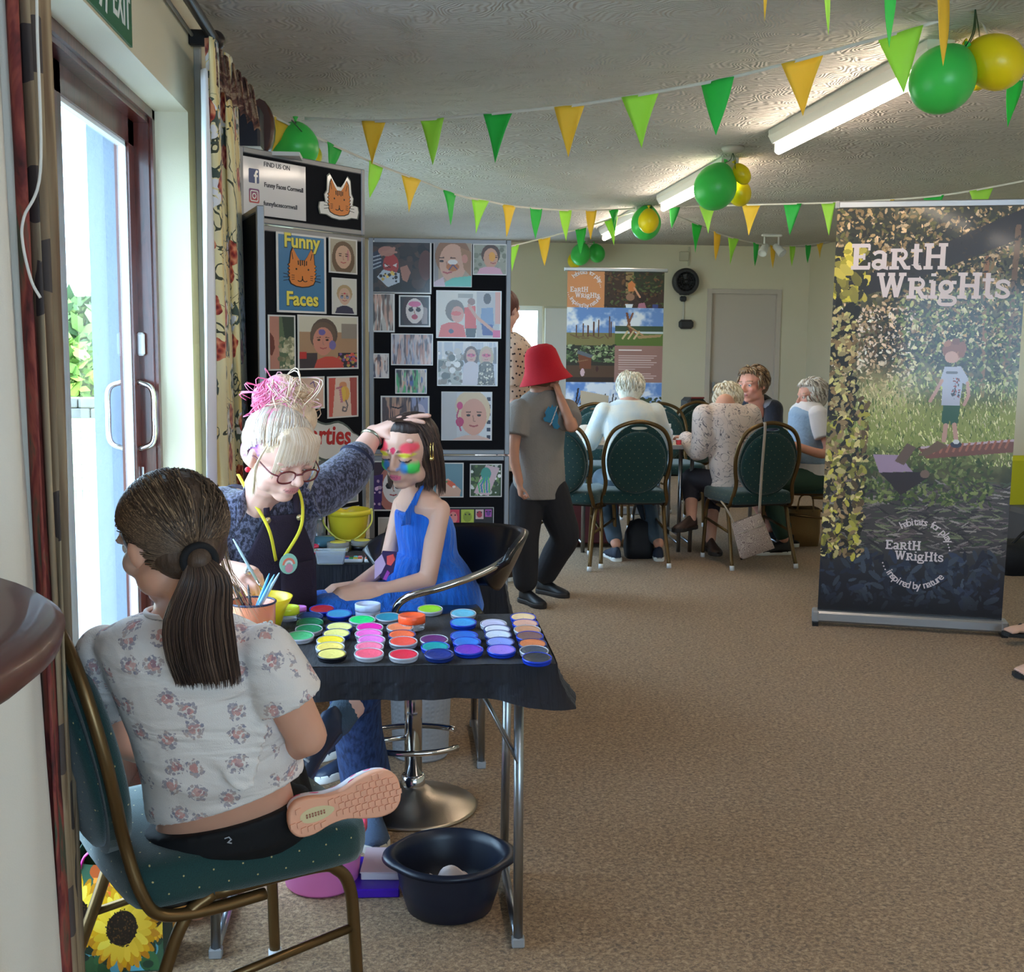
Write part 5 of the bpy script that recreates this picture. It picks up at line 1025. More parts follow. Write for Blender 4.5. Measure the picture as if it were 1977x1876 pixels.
    local(MB().loft(rings).build('back_cover', M_SEATF, t, uv=True))
GC = 'green banquet chairs with bronze frames'
CH0 = (-.375, 2.335, math.radians(-61))
ch0 = thing('banquet_chair', 'green dotted banquet chair under the girl in the floral tee', 'chair', (0, 0, 0), 0, GC); chair_parts(ch0)
protos = ch0
def chair(px, d, rz, label, x=None): 
    X = (px - 776) / 2300 * d; return dup(ch0, (X, d, 0), math.radians(rz), label, GC)
chB = chair(1220, 7.62, 0, 'green chair under the white haired person, back towards us')
chC = chair(1462, 7.55, 8, 'green chair with a shoulder bag hung on its back')
chA = chair(1112, 7.6, -30, 'green chair half hidden behind the child in the red hat')
chD = chair(1590, 8.05, 78, 'green chair beside the tall banner under the grey haired person')
chE = chair(1160, 9.15, 176, 'pale lit chair across the table behind the white haired person')
chF = chair(1302, 9.25, 184, 'pale lit chair across the table beside the curly haired person')
chG = chair(1312, 10.1, 20, 'dark chair against the rear wall by the black case')
ch0.location = (CH0[0], CH0[1], 0); ch0.rotation_euler = (0, 0, CH0[2])

# ================================================================== CLOTHED TABLES
t = NT('black_cloth', rough=.75, sheen=.06); c = t.co('UV'); M_CLOTH = t.out(t.ramp(t.noise(c, 30, 3), [(.3, (9, 8, 18)), (.7, (14, 13, 26))]), t.noise(t.co('UV', (60, 8, 1)), 1, 3), .5)
def clothed_table(name, label, x0, x1, y0, y1, z, drop, cl_label, legs, flare=.05, corner=0.):
    t = thing(name, label, 'table', ((x0 + x1) / 2, (y0 + y1) / 2, 0)); bx(x0, x1, y0, y1, z - .025, z).build('table_top', mat('table_board', (196, 186, 170), .6), t)
    for k, (lx, ya, yb_) in enumerate(legs):
        u = [(lx, ya + .05, z - .03), (lx, ya, .02)]; v = [(lx, yb_ - .05, z - .03), (lx, yb_, .02)]
        MB().tube(u, .0115, 12).build('leg', M_STEEL, t); MB().tube(v, .0115, 12).build('leg', M_STEEL, t)
        MB().tube([(lx, ya, .018), (lx, yb_, .018)], .011, 12).build('foot_bar', M_STEEL, t)
        for y in (ya, yb_): MB().box((lx, y, .012), (.03, .026, .024), bev=.003).build('foot_pad', M_GREY, t)
        s = -1 if lx > (x0 + x1) / 2 else 1
        MB().tube([(lx + s * .12, ya + .08, z - .035), (lx, ya + .03, z - .26)], .011, 8, flat=.35).build('brace', M_STEEL, t)
        MB().tube([(lx + s * .16, yb_ - .06, z - .035), (lx, yb_ - .03, z - .22)], .008, 8, flat=.4).build('brace', M_STEEL, t)
        MB().tube([(lx, ya + .045, z - .12), (lx, yb_ - .045, z - .12)], .007, 8).build('cross_bar', M_STEEL, t)
    # cloth: top plus a gathered skirt
    m = MB(); m.grid(lambda u, v: V((x0 + (x1 - x0) * u, y0 + (y1 - y0) * v, z + .003 + .0016 * noise.noise(V((u * 14, v * 9, 0))))), 60, 36)
    per = []; st = .012; 
    def side(a, b, n):
        L = (V(b) - V(a)).length; k = max(2, int(L / st)); return [(V(a).lerp(V(b), i / k), n) for i in range(k)]
    P_ = side((x0, y0, 0), (x1, y0, 0), V((0, -1, 0))); P_ += side((x1, y0, 0), (x1, y1, 0), V((1, 0, 0))); P_ += side((x1, y1, 0), (x0, y1, 0), V((0, 1, 0))); P_ += side((x0, y1, 0), (x0, y0, 0), V((-1, 0, 0)))
    N = len(P_); nm = []
    for i in range(N):
        a = V((0, 0, 0))
        for k in range(-5, 6): a += P_[(i + k) % N][1]
        nm.append(a / 11)
    rings = []; C = V(((x1), (y0), 0))
    for j, s in enumerate([0, .06, .15, .3, .42, .46, .5, .54, .62, .72, .78, .82, .88, 1.0]):
        r = []
        for i, (p, n_) in enumerate(P_):
            n = nm[i]; k = math.exp(-((p - C).length / .09) ** 2); sh = .0035 * math.sin(i * 2.1 + j) * (1 if j in (5, 6, 7, 10, 11) else .35) * (s > .2) + .006 * math.sin(i * .31) * s + .004 * math.sin(i * .9 + 1) * s
            q = p + n * (.004 + flare * .35 * s + sh + corner * k * s * s * 1.0) + V((0, 0, z + .003 - drop * s * (1 + .35 * k * (corner > 0)) - .004 * (1 - math.cos(min(1, s * 9) * PI / 2)))); r.append(q)
        rings.append(r)
    m.loft(rings, cap=False); cl = m.build('tablecloth', M_CLOTH, None, uv=True, loc=((x0 + x1) / 2, (y0 + y1) / 2, z)); tag(cl, cl_label, 'tablecloth'); return t
ZT = .70
cR = atz(1060, 1283, ZT); cF = atz(1040, 1186, ZT); NX1, NY0, NY1 = (cR.x + cF.x) / 2, cR.y, cF.y
fN, fF = atz(1000, 1826, 0), atz(966, 1655, 0)
clothed_table('face_paint_table', 'near folding table under the rows of open paint pots', -.52, NX1, NY0, NY1, ZT, .068, 'black shirred cloth under the rows of paint pots', [(fN.x, fN.y, NY1 - .04), (-.43, fN.y, NY1 - .04)], .05, .055)
bF = atz(700, 1090, ZT).y; bB = atz(700, 1041, ZT).y
clothed_table('supply_table', 'rear folding table behind the girl in blue, holding the yellow bucket', -.45, .325, bF, bB, ZT, .16, 'black cloth on the rear table under the yellow bucket', [(atz(931, 1490, 0).x, bF + .03, bB - .03), (-.36, bF + .03, bB - .03)], .06, .03)

# ================================================================== PAINT POTS
PTM = {}
def pm(c, gloss=.35):
    if c not in PTM: PTM[c] = mat('paint_%d_%d_%d' % c, c, gloss, bump=(60, .25))
    return PTM[c]
BASES = {'b': mat('pot_cobalt', (24, 60, 190), .3), 'w': mat('pot_white', (214, 216, 228), .25, trans=.35), 'k': mat('pot_black', (24, 24, 30), .3), 'g': mat('pot_green', (30, 110, 70), .35), 'n': mat('pot_navy', (30, 50, 120), .3)}
pots = [(610, 155, 'red', (176, 36, 50), 'b'), (700, 180, 'sky blue', (64, 148, 196), 'b'), (545, 195, 'navy blue', (34, 60, 110), 'n'), (545, 227, 'dark green', (24, 120, 84), 'g'), (540, 262, 'mid green', (32, 136, 92), 'w'), (493, 298, 'mint green', (84, 208, 140), 'w'),
 (822, 213, 'bright green', (30, 214, 120), 'w'), (960, 198, 'teal', (40, 140, 170), 'w'), (1182, 155, 'lime green', (158, 222, 50), 'w'), (1358, 178, 'light blue', (110, 194, 226), 'w'), (1358, 226, 'azure', (66, 160, 226), 'b'),
 (702, 250, 'pale lemon', (236, 232, 150), 'n'), (686, 286, 'primrose', (240, 232, 140), 'n'), (655, 322, 'golden yellow', (246, 214, 52), 'w'), (652, 358, 'sand yellow', (240, 212, 110), 'w'), (662, 395, 'cream', (232, 214, 120), 'k'),
 (862, 253, 'magenta', (240, 40, 170), 'w'), (857, 287, 'candy pink', (246, 110, 200), 'w'), (870, 320, 'orchid pink', (232, 120, 210), 'w'), (860, 356, 'salmon pink', (246, 122, 156), 'w'), (858, 392, 'coral pink', (246, 96, 122), 'w'),
 (1023, 253, 'apricot', (240, 140, 96), 'w'), (1033, 292, 'orange', (248, 110, 70), 'n'), (1040, 328, 'vermilion', (244, 84, 70), 'w'), (1042, 397, 'crimson', (226, 44, 70), 'w'),
 (1203, 318, 'plum', (104, 44, 110), 'w'), (1210, 356, 'sea green', (30, 156, 160), 'b'), (1230, 395, 'deep blue', (28, 50, 130), 'n'), (1363, 297, 'royal blue', (50, 110, 206), 'b'), (1377, 330, 'bright blue', (56, 124, 216), 'b'), (1387, 371, 'violet', (118, 60, 190), 'b'),
 (1518, 234, 'pale lilac', (206, 204, 236), 'w'), (1537, 264, 'white', (226, 230, 246), 'n'), (1543, 293, 'ice white', (214, 224, 244), 'n'), (1555, 331, 'periwinkle', (140, 160, 236), 'n'), (1560, 372, 'lavender', (160, 128, 230), 'b'),
 (1675, 199, 'pale peach', (250, 214, 166), 'b'), (1687, 233, 'flesh pink', (230, 176, 156), 'b'), (1697, 266, 'tan', (206, 150, 116), 'w'), (1710, 299, 'brown', (132, 96, 96), 'b'), (1725, 340, 'terracotta', (222, 130, 84), 'n'), (1733, 377, 'slate grey', (76, 84, 100), 'w'), (1748, 414, 'charcoal', (56, 58, 66), 'b')]
GP = 'open face paint pots on the near table'
def pot(px, py, nm, col, base, h=.012, r=.0325, jar=0.):
    c = atz(px, py, ZT + .003 + h); o = thing('paint_pot', f'shallow open pot of {nm} face paint on the near table', 'paint pot', (c.x, c.y, ZT + .0045), group=GP)
    z = ZT + .0045 + r * .10; Rt_ = Matrix.Rotation(.1, 3, 'X'); B = MB().lathe([(.001, 0), (r * .93, 0), (r * .97, .003), (r * .97, h * .6), (r, h * .62), (r, h), (r * .94, h), (r * .93, h - .006), (.001, h - .006)], (c.x, c.y, z), 36, rot=Rt_); B.build('pot_base', BASES[base], o)
    MB().lathe([(r * .925, h - .0035), (r * .9, h - .0005), (r * .75, h - .0018), (r * .4, h - .003), (.001, h - .0032)], (c.x, c.y, z), 36, rot=Rt_).build('paint', pm(col), o); return o
placed = []
for (X, Y_, nm, col, b) in pots:
    px, py = X / 2.746 + 400, Y_ / 2.746 + 1120; pot(px, py + 1, nm, col, b, r=.0335)
def jar(px, ytop, h, r, label, col, clear, name='paint_jar'):
    c = atz(px, ytop, ZT + .004 + h); z = ZT + .0045; o = thing(name, label, 'jar', (c.x, c.y, z))
    MB().lathe([(.001, 0), (r * .92, 0), (r * .96, .004), (r * .96, h * .45), (r * .9, h * .47), (.001, h * .47)], (c.x, c.y, z), 40).build('jar_base', clear, o)
    MB().lathe([(r * .9, h * .47), (r, h * .48), (r, h * .97), (r * .97, h), (r * .88, h), (r * .86, h * .93), (.001, h * .92)], (c.x, c.y, z), 40).build('jar_rim', pm(col), o); return o
M_CLEAR = mat('clear_plastic', (226, 232, 240), .15, trans=.75, ior=1.2); M_FROST = mat('frosted_plastic', (206, 216, 240), .3, trans=.4, ior=1.15)
jar(795, 1187, .036, .034, 'stubby orange paint jar on a clear base in the pot rows', (250, 96, 50), M_CLEAR); jar(710, 1165, .034, .0335, 'pale frosted screw jar standing behind the paint pots', (196, 206, 236), M_FROST)
jar(554, 1171, .034, .032, 'lime yellow paint jar beside the orange mug', (214, 226, 50), M_CLEAR); jar(577, 1171, .022, .02, 'small lilac pot just visible beside the lime yellow jar', (206, 120, 206), M_FROST)
# yellow dish behind the mug, mug, brushes
c = atz(487, 1163, .80); mx, my = c.x, c.y
o = thing('enamel_mug', 'orange enamel mug with navy rim holding brushes', 'mug', (mx, my, ZT + .005)); r = .0545; z = ZT + .005
MB().lathe([(.001, 0), (r * .9, 0), (r * .97, .006), (r, .095), (r * .985, .098), (r * .955, .095), (r * .93, .008), (.001, .006)], (mx, my, z), 44).build('mug_body', mat('enamel_orange', (232, 140, 104), .25, coat=.4), o)
MB().tube([(mx + r * math.cos(a), my + r * math.sin(a), z + .097) for a in [i * PI / 20 for i in range(40)]], .0028, 8, close=True).build('mug_rim', mat('enamel_navy', (40, 50, 84), .3), o)
MB().tube(bez([(mx - r, my, z + .08), (mx - r - .03, my, z + .07), (mx - r - .03, my, z + .035), (mx - r, my, z + .025)], 6), .005, 8).build('mug_handle', mat('enamel_orange'), o)
a_ = math.radians(-40); Mm = plane_matrix((mx + (r + .0008) * math.cos(a_), my + (r + .0008) * math.sin(a_), z + .045), (-math.sin(a_), math.cos(a_), 0), (0, 0, 1)); text_mb('no.', .03, Mm, bold=.001).build('mug_lettering', MW, o)
dish = thing('yellow_dish', 'yellow plastic dish behind the orange mug', 'dish', (mx, my + .13, z)); MB().lathe([(.001, 0), (.05, 0), (.066, .05), (.082, .078), (.079, .078), (.063, .05), (.047, .004), (.001, .004)], (mx, my + .145, z), 40).build('dish_body', mat('dish_yellow', (246, 220, 40), .3), dish)
BR = [((-.6, .1), 'black', (34, 30, 34), 'thin black brush leaning left out of the orange mug'), ((-.35, -.2), 'maroon', (120, 30, 40), 'dark red brush leaning left in the orange mug'), ((.55, 0), 'blue', (60, 150, 200), 'blue handled brush leaning right in the orange mug'), ((.85, .2), 'pearl', (170, 200, 220), 'pearly handled brush leaning farthest right in the orange mug'), ((.72, -.3), 'light blue', (110, 180, 220), 'light blue brush leaning right at the front of the orange mug'), ((-.15, .4), 'grey', (60, 60, 70), 'grey brush standing at the back of the orange mug')]
for k, ((dx, dy), nm, col, lb) in enumerate(BR):
    a = V((mx - dx * .03, my - dy * .02, z + .012)); b = V((mx + dx * .075, my + dy * .04, z + (.165 if dx > 0 else .135))); o = thing('paint_brush', lb, 'brush', a)
    d = b - a; MB().tube([a + d * .0, a + d * .1], [.002, .0035], 8).build('bristles', M_BLACK, o); MB().tube([a + d * .1, a + d * .3], [.0035, .004], 8).build('ferrule', M_CHROME, o); MB().tube([a + d * .3, a + d * .5, a + d * .9, b], [.004, .0048, .003, .0012], 8).build('brush_handle', mat('brush_' + nm.replace(' ', '_'), col, .25, coat=.4), o)

# ================================================================== SUPPLIES on the rear table
zb = ZT + .0045
c = atz(671, 1043, zb); bx_, by_ = c.x, c.y + .05; o = thing('toy_bucket', 'yellow plastic bucket with white band and a pale handle', 'bucket', (bx_, by_, zb)); R1 = .078
m = MB(); pr = [(.001, 0), (.058, 0), (.062, .005), (.074, .085), (.075, .088), (.083, .09), (.083, .106), (.079, .108), (.076, .104), (.072, .085), (.06, .006), (.001, .006)]
m.loft([[V((bx_ + r * math.cos(a), by_ + r * math.sin(a), zb + zz - (.014 * math.exp(-((a - 1.75) / .22) ** 2) if zz > .08 else 0))) for a in [2 * PI * k / 48 for k in range(48)]] for r, zz in pr]); m.build('bucket_body', mat('bucket_yellow', (246, 222, 60), .32), o)
MB().tube(bez([(bx_ - .087, by_ - .01, zb + .10), (bx_ - .083, by_ - .05, zb + .06), (bx_ - .04, by_ - .09, zb + .018), (bx_, by_ - .095, zb + .006), (bx_ + .04, by_ - .09, zb + .018), (bx_ + .083, by_ - .05, zb + .06), (bx_ + .087, by_ - .01, zb + .10)], 6), .0032, 8).build('bucket_handle', mat('handle_lemon', (236, 236, 120), .3), o)
for s in (-1, 1): MB().box((bx_ + s * .084, by_ - .005, zb + .10), (.01, .02, .02), bev=.003).build('handle_lug', mat('handle_lemon'), o)
def rr2(hx, hy, r, n=5): return [(sx * (hx - r) + r * math.cos(a), sy * (hy - r) + r * math.sin(a)) for sx, sy, a0 in ((1, 1, 0), (-1, 1, PI / 2), (-1, -1, PI), (1, -1, 1.5 * PI)) for a in [a0 + PI / 2 * i / n for i in range(n + 1)]]
def tub(px, py, hx, hy, h, label, m_, name='plastic_tub', cat='tub', taper=.86, rim=.004, dy=.0, lidm=None, lidh=.012, fill=None, z=zb):
    c = atz(px, py, z); cx, cy = c.x, c.y + hy + dy; o = thing(name, label, cat, (cx, cy, z)); rings = []
    for k, zz, off in ((taper * .96, 0, 0), (taper, .003, 0), (1, h, 0), (1, h, rim), (1, h - .004, rim)): rings.append([V((cx + x * k + (off if x > 0 else -off), cy + y * k + (off if y > 0 else -off), z + zz)) for x, y in rr2(hx, hy, min(hx, hy) * .35)])
    mm = MB().loft([[V((cx, cy, z + .0005))] * 24] + rings[:3] + rings[3:], cap=False)
    mm.loft([[V((cx + x * k * .95, cy + y * k * .95, z + zz)) for x, y in rr2(hx, hy, min(hx, hy) * .35)] for k, zz in ((1, h), (taper, .004), (.02, .004))], cap=False); mm.build('tub_body', m_, o)
    if lidm: MB().loft([[V((cx + x * k, cy + y * k, z + h + zz)) for x, y in rr2(hx, hy, min(hx, hy) * .3)] for k, zz in ((1.04, -.012), (1.07, 0), (1.06, lidh), (.9, lidh), (.88, lidh * .3), (.02, lidh * .3))], cap=False).build('tub_lid', lidm, o)
    if fill: MB().loft([[V((cx + x * k, cy + y * k, z + zz)) for x, y in rr2(hx, hy, min(hx, hy) * .35)] for k, zz in ((.02, .005), (taper * .9, .005), (.9, h * .7), (.02, h * .75))], cap=False).build('contents', fill, o)
    return o
tub(587, 1054, .035, .035, .095, 'clear tub with a bright green lid beside the bottle', M_CLEAR, taper=.8, lidm=mat('lid_green', (96, 226, 60), .3), lidh=.014, fill=mat('cotton_white', (226, 226, 218), .9, vary=(30, .2)), dy=.02)
c = atz(616, 1045, zb); o = thing('gel_bottle', 'clear bottle with a white cap behind the glass dish', 'bottle', (c.x, c.y + .05, zb)); MB().lathe([(.001, 0), (.02, 0), (.021, .05), (.016, .065), (.010, .072), (.001, .072)], (c.x, c.y + .05, zb), 24).build('bottle_body', M_CLEAR, o); MB().lathe([(.011, .072), (.011, .092), (.001, .092)], (c.x, c.y + .05, zb), 20).build('cap', MW, o)
c = atz(625, 1056, zb); o = thing('glass_dish', 'blue tinted glass dish in front of the yellow bucket', 'dish', (c.x, c.y + .02, zb)); MB().lathe([(.001, 0), (.026, 0), (.038, .012), (.04, .026), (.034, .034), (.001, .036)], (c.x, c.y + .02, zb), 28).build('dish_body', mat('glass_blue', (120, 176, 200), .1, trans=.6, ior=1.2), o)
c = atz(595, 1076, zb); o = thing('paint_tin', 'red plastic pot with a clear base at the left of the rear table', 'pot', (c.x, c.y + .02, zb)); MB().lathe([(.001, 0), (.031, 0), (.032, .01), (.001, .01)], (c.x, c.y + .02, zb), 28).build('pot_base', M_CLEAR, o); MB().lathe([(.028, .01), (.03, .028), (.034, .03), (.034, .038), (.029, .038), (.026, .014), (.001, .014)], (c.x, c.y + .02, zb), 28).build('pot_body', mat('pot_red', (220, 50, 90), .3), o)
tub(638, 1090, .049, .022, .045, 'clear rectangular tub at the front edge of the rear table', M_CLEAR, taper=.88, rim=.006)
for px, cl, lb, py in ((652, 'w', 'clear round pot of yellow powder before the bucket', 1066), (698, 'k', 'clear round pot with a black base before the bucket', 1062)):
    c = atz(px, py, zb); o = thing('powder_pot', lb, 'pot', (c.x, c.y + .03, zb)); MB().lathe([(.001, 0), (.037, 0), (.038, .014), (.001, .014)], (c.x, c.y + .03, zb), 32).build('pot_base', BASES[cl], o); MB().lathe([(.036, .014), (.038, .016), (.038, .03), (.001, .03)], (c.x, c.y + .03, zb), 32).build('pot_lid', M_CLEAR, o); MB().lathe([(.028, .0305), (.026, .032), (.001, .032)], (c.x, c.y + .03, zb), 24).build('pot_label', pm((232, 220, 90)), o)
for k, (px, lb) in enumerate(((682, 'white palette of rainbow split cakes, nearer the clear tub'), (722, 'white palette of rainbow split cakes beside the blue dress'))):
    c = atz(px, 1086, zb); o = thing('paint_palette', lb, 'palette', (c.x, c.y + .02, zb), group='rainbow cake palettes'); MB().box((c.x, c.y + .022, zb + .006), (.062, .048, .012), bev=.003).build('tray', M_PVC, o)
    q = [(40, 90, 200), (60, 190, 90), (240, 220, 60), (240, 110, 40), (200, 40, 110), (30, 30, 40), (60, 200, 220), (250, 160, 190)]
    for i in range(8): MB().box((c.x - .021 + .014 * (i % 4), c.y + .011 + .022 * (i // 4), zb + .013), (.013, .02, .004), bev=.001).build('paint_cake', pm(q[(i + k * 3) % 8]), o)

# ================================================================== BAR STOOL
bc = atz(798, 1556, 0); SX, SY = bc.x, bc.y
st = thing('bar_stool', 'black bucket bar stool with chrome column and armrest', 'stool', (SX, SY, 0))
MB().lathe([(.001, 0), (.196, 0), (.198, .006), (.19, .012), (.12, .03), (.06, .055), (.04, .07), (.001, .07)], (SX, SY, 0), 56).build('base', mat('brushed_base', (176, 164, 150), .28, 1., bump=(300, .08)), st)
MB().lathe([(.036, .07), (.037, .10), (.031, .105), (.001, .105)], (SX, SY, 0), 28).build('base_collar', M_CHROME, st)
MB().tube([(SX, SY, .10), (SX, SY, .56)], .027, 24).build('column', M_CHROME, st); MB().tube([(SX, SY, .35), (SX, SY, .36)], .0285, 24).build('column_ring', M_BLACK, st)
fr = MB(); fr.tube([(SX + .17 * math.cos(a), SY - .02 + .13 * math.sin(a), .22 + .0) for a in [math.radians(40 + 280 * i / 30) for i in range(31)]], .009, 10); fr.tube([(SX, SY, .22), (SX - .16, SY - .04, .22)], .008, 8); fr.build('footrest', M_CHROME, st)
M_LEATH = mat('black_leatherette', (20, 20, 24), .28, coat=.35); SZ = .60
MB().lathe([(.001, -.05), (.12, -.05), (.19, -.03), (.205, 0), (.19, .02), (.1, .03), (.001, .03)], (SX + .01, SY, SZ), 44, sy=.95).build('seat', M_LEATH, st)
def wing(u, v):
    a = math.radians(-40 + 168 * u); k = max(.05, 1 - abs(2 * u - 1) ** 5) ** .5; r = .20 + .085 * v ** .8; h = .155 + .18 * (v - .5) * k + .02 * math.cos(u * 3)
    return V((SX + .03 + (r + .02) * math.cos(a), SY + r * math.sin(a), SZ + h))
MB().grid(wing, 44, 14).build('back_shell', M_LEATH, st, solid=.022)
ar = bez([V((SX - .05, SY - .20, SZ + .0)), V((SX - .055, SY - .215, SZ + .06)), V((SX - .02, SY - .235, SZ + .105)), V((SX + .08, SY - .24, SZ + .135)), V((SX + .19, SY - .20, SZ + .165)), V((SX + .265, SY - .12, SZ + .19)), V((SX + .29, SY - .02, SZ + .20))], 8)
MB().tube(ar, .011, 12).build('armrest', M_CHROME, st)

# ================================================================== ON THE FLOOR
c = atz(812, 1455, 0); o = thing('laundry_bin', 'tall grey perforated plastic bin behind the stool column', 'bin', (c.x, c.y, 0)); m = MB()
def holes(u, v): a = u * 2 * PI; r = .096 + .014 * v; k = max(0, math.cos(u * 64 * PI)) * max(0, math.cos(v * 44 * PI)); return V((c.x + (r - .004 * k) * math.cos(a), c.y + (r - .004 * k) * math.sin(a), .01 + .36 * v))
m.grid(holes, 192, 88); m.build('bin_wall', mat('bin_grey', (150, 150, 154), .5), o); MB().lathe([(.001, 0), (.092, 0), (.098, .012), (.001, .012)], (c.x, c.y, 0), 40).build('bin_foot', mat('bin_grey'), o); MB().lathe([(.108, .36), (.116, .365), (.116, .38), (.106, .38), (.106, .36)], (c.x, c.y, 0), 40).build('bin_rim', mat('bin_grey'), o)
c = atz(868, 1750, 0); o = thing('washing_up_bowl', 'dark blue round washing-up bowl with a tissue inside', 'bowl', (c.x, c.y, 0))
m = MB(); n = 72; rings = []
for r, zz, hw in ((.001, 0, 0), (.098, 0, 0), (.108, .006, 0), (.124, .06, 0), (.137, .125, 0), (.139, .136, .3), (.150, .140, 1), (.1545, .134, 1), (.152, .143, 1), (.143, .149, .6), (.136, .146, .2), (.131, .12, 0), (.118, .06, 0), (.102, .012, 0), (.001, .009, 0)):
    rings.append([V((c.x + (r + hw * .016 * max(0, abs(math.cos(a)) - .85) / .15) * math.cos(a), c.y + (r + hw * .0 * 1) * math.sin(a), zz)) for a in [2 * PI * k / n for k in range(n)]])
m.loft(rings); m.build('bowl_body', mat('bowl_navy', (27, 32, 48), .35, bump=(700, .05)), o)
ti = MB(); ti.grid(lambda u, v: V((c.x - .05 + .11 * u, c.y - .03 + .09 * v, .05 + .045 * noise.noise(V((u * 3.2, v * 3.2, 1))) + .03 * math.sin(u * PI) * math.sin(v * PI))), 16, 16); tag(ti.build('tissue', mat('tissue_white', (228, 214, 214), .9), solid=.001), 'crumpled white tissue lying inside the dark blue bowl', 'tissue')
c1 = atz(728, 1700, 0); o = tag(MB().box((c1.x, c1.y, .012), (.125, .2, .024), -.03, bev=.003).build('folder', mat('folder_purple', (70, 30, 170), .3)), 'purple plastic folder on the carpet beside the bowl', 'folder')
o = thing('book', 'white covered book lying on the purple folder', 'book', (c1.x + .02, c1.y + .01, .0245)); MB().box((c1.x + .02, c1.y + .025, .034), (.11, .15, .019), -.08, bev=.002).build('pages', mat('paper', (226, 214, 220), .7), o); MB().box((c1.x + .02, c1.y + .025, .0455), (.114, .154, .003), -.08).build('cover', mat('book_cover', (214, 196, 206), .4), o)
MB().box((c1.x + .055, c1.y + .0, .0476), (.03, .045, .0006), -.08).build('cover_print', mat('ink_dark', (30, 30, 36), .5), o)
c2 = atz(622, 1705, 0); o = thing('pink_tub', 'pink plastic tub with a red rim under the green chair', 'tub', (c2.x, c2.y, 0)); MB().lathe([(.001, 0), (.085, 0), (.095, .01), (.108, .15), (.112, .155), (.104, .155), (.09, .012), (.001, .01)], (c2.x, c2.y, 0), 44).build('tub_body', mat('tub_pink', (238, 130, 200), .35), o); MB().lathe([(.108, .150), (.119, .152), (.119, .168), (.105, .168), (.105, .15)], (c2.x, c2.y, 0), 44).build('tub_rim', mat('rim_red', (240, 80, 110), .3), o)
# sunflower bag
fa, fb = atz(143, 1884, 0), atz(316, 1874, 0); p = Pic(190, 200, (60, 96, 72)); p.speck(120, .09, [(36, 62, 48), (70, 130, 150), (24, 44, 40), (90, 160, 180), (52, 96, 60)], (0, .4, 1, 1), 3, .6); p.speck(60, .1, [(232, 140, 50), (220, 100, 40)], (.3, 0, 1, .4), 6, .6)
def sunfl(cx, cy, r, seed):
    rg = np.random.default_rng(seed)
    for ring, (k, col) in enumerate(((1.0, (206, 138, 26)), (.9, (236, 176, 30)), (.78, (250, 206, 60)))):
        for i in range(22): a = i * 2 * PI / 22 + ring * .14 + rg.normal() * .05; p.el(cx + .62 * r * k * math.cos(a), cy + .62 * r * k * math.sin(a), .44 * r * k, .11 * r, tuple(np.clip(np.array(col) + rg.normal() * 10, 0, 255)), 1., a)
    p.el(cx, cy, r * .42, r * .40, (30, 20, 16)); 
    for i in range(160): a = rg.random() * 2 * PI; q = r * .44 * rg.random() ** .5; p.el(cx + q * math.cos(a), cy + q * math.sin(a), r * .02, r * .02, [(60, 40, 24), (16, 12, 12), (90, 60, 30)][rg.integers(3)])
sunfl(.72, .22, .30, 3); sunfl(.06, .44, .34, 4); sunfl(.92, .55, .2, 7); sunfl(.56, .58, .40, 5)
o = thing('shopping_bag', 'sunflower printed shopping bag at the lower left on the carpet', 'bag', ((fa.x + fb.x) / 2, (fa.y + fb.y) / 2 + .06, 0)); dv = (fb - fa); dv.z = 0; dn = V((-dv.y, dv.x, 0)).normalized(); L0 = V((fa.x, fa.y, 0)); R0 = V((fb.x, fb.y, 0)); H_ = .27
bulge = lambda P, U, Vv: P + np.array([[[-dn.x, -dn.y, 0]]]) * (.018 * np.sin(U * PI) * np.sin(np.clip(Vv, 0, 1) * PI)) + np.array([[[0, 0, -1.]]]) * (.012 * np.sin(U * 5))* (1 - Vv)
p.sheet('printed_front', [L0 + V((0, 0, H_)), R0 + V((0, 0, H_)), R0 + V((0, 0, .004)), L0 + V((0, 0, .004))], o, mat('print_gloss'), warp=bulge)
m = MB(); q = [L0, R0, R0 + dn * .14, L0 + dn * .14]; m.add([a + V((0, 0, .002)) for a in q] + [a + V((0, 0, H_ - .012)) for a in q], [(0, 3, 2, 1), (1, 2, 6, 5), (2, 3, 7, 6), (3, 0, 4, 7)]); m.build('bag_sides', mat('bag_green', (40, 70, 52), .6, vary=(12, .4)), o, solid=.002)
mp = L0.lerp(R0, .35); MB().tube(bez([mp + V((-.05, 0, H_ - .03)), mp + V((-.03, -.0, H_ + .015)), mp + V((.04, 0, H_ + .035)), mp + V((.10, .0, H_ + .06))], 6), .007, 8, flat=.4).build('bag_handle', mat('handle_pink', (236, 50, 170), .5), o)
o = thing('gingham_bag', 'pink and white gingham bag on the floor left of the chair seat', 'bag', (-.83, 3.25, 0)); t = NT('gingham', rough=.7); ck = t.node('TexChecker', {'Vector': t.co('UV', (1, 1, 1), rot=(0, 0, .5)), 'Scale': 34.}); ck.inputs[1].default_value = (*lin((236, 70, 150)), 1); ck.inputs[2].default_value = (*lin((240, 226, 236)), 1)
gg = atz(150, 1690, 0); m = MB(); m.loft([[V((gg.x - .02 + x * k, gg.y + .12 + y * k, zz)) for x, y in rr2(.085, .07, .03)] for k, zz in ((.02, 0), (1, 0), (1.05, .05), (.98, .12), (.8, .155), (.3, .165), (.02, .165))]); m.build('bag_body', t.out(ck.outputs[0]), o, uv=True); MB().tube(bez([(gg.x - .06, gg.y + .10, .15), (gg.x - .02, gg.y + .08, .22), (gg.x + .04, gg.y + .10, .15)], 6), .006, 8).build('bag_handle', mat('handle_pink'), o)
o.location = (gg.x, gg.y + .12, 0)
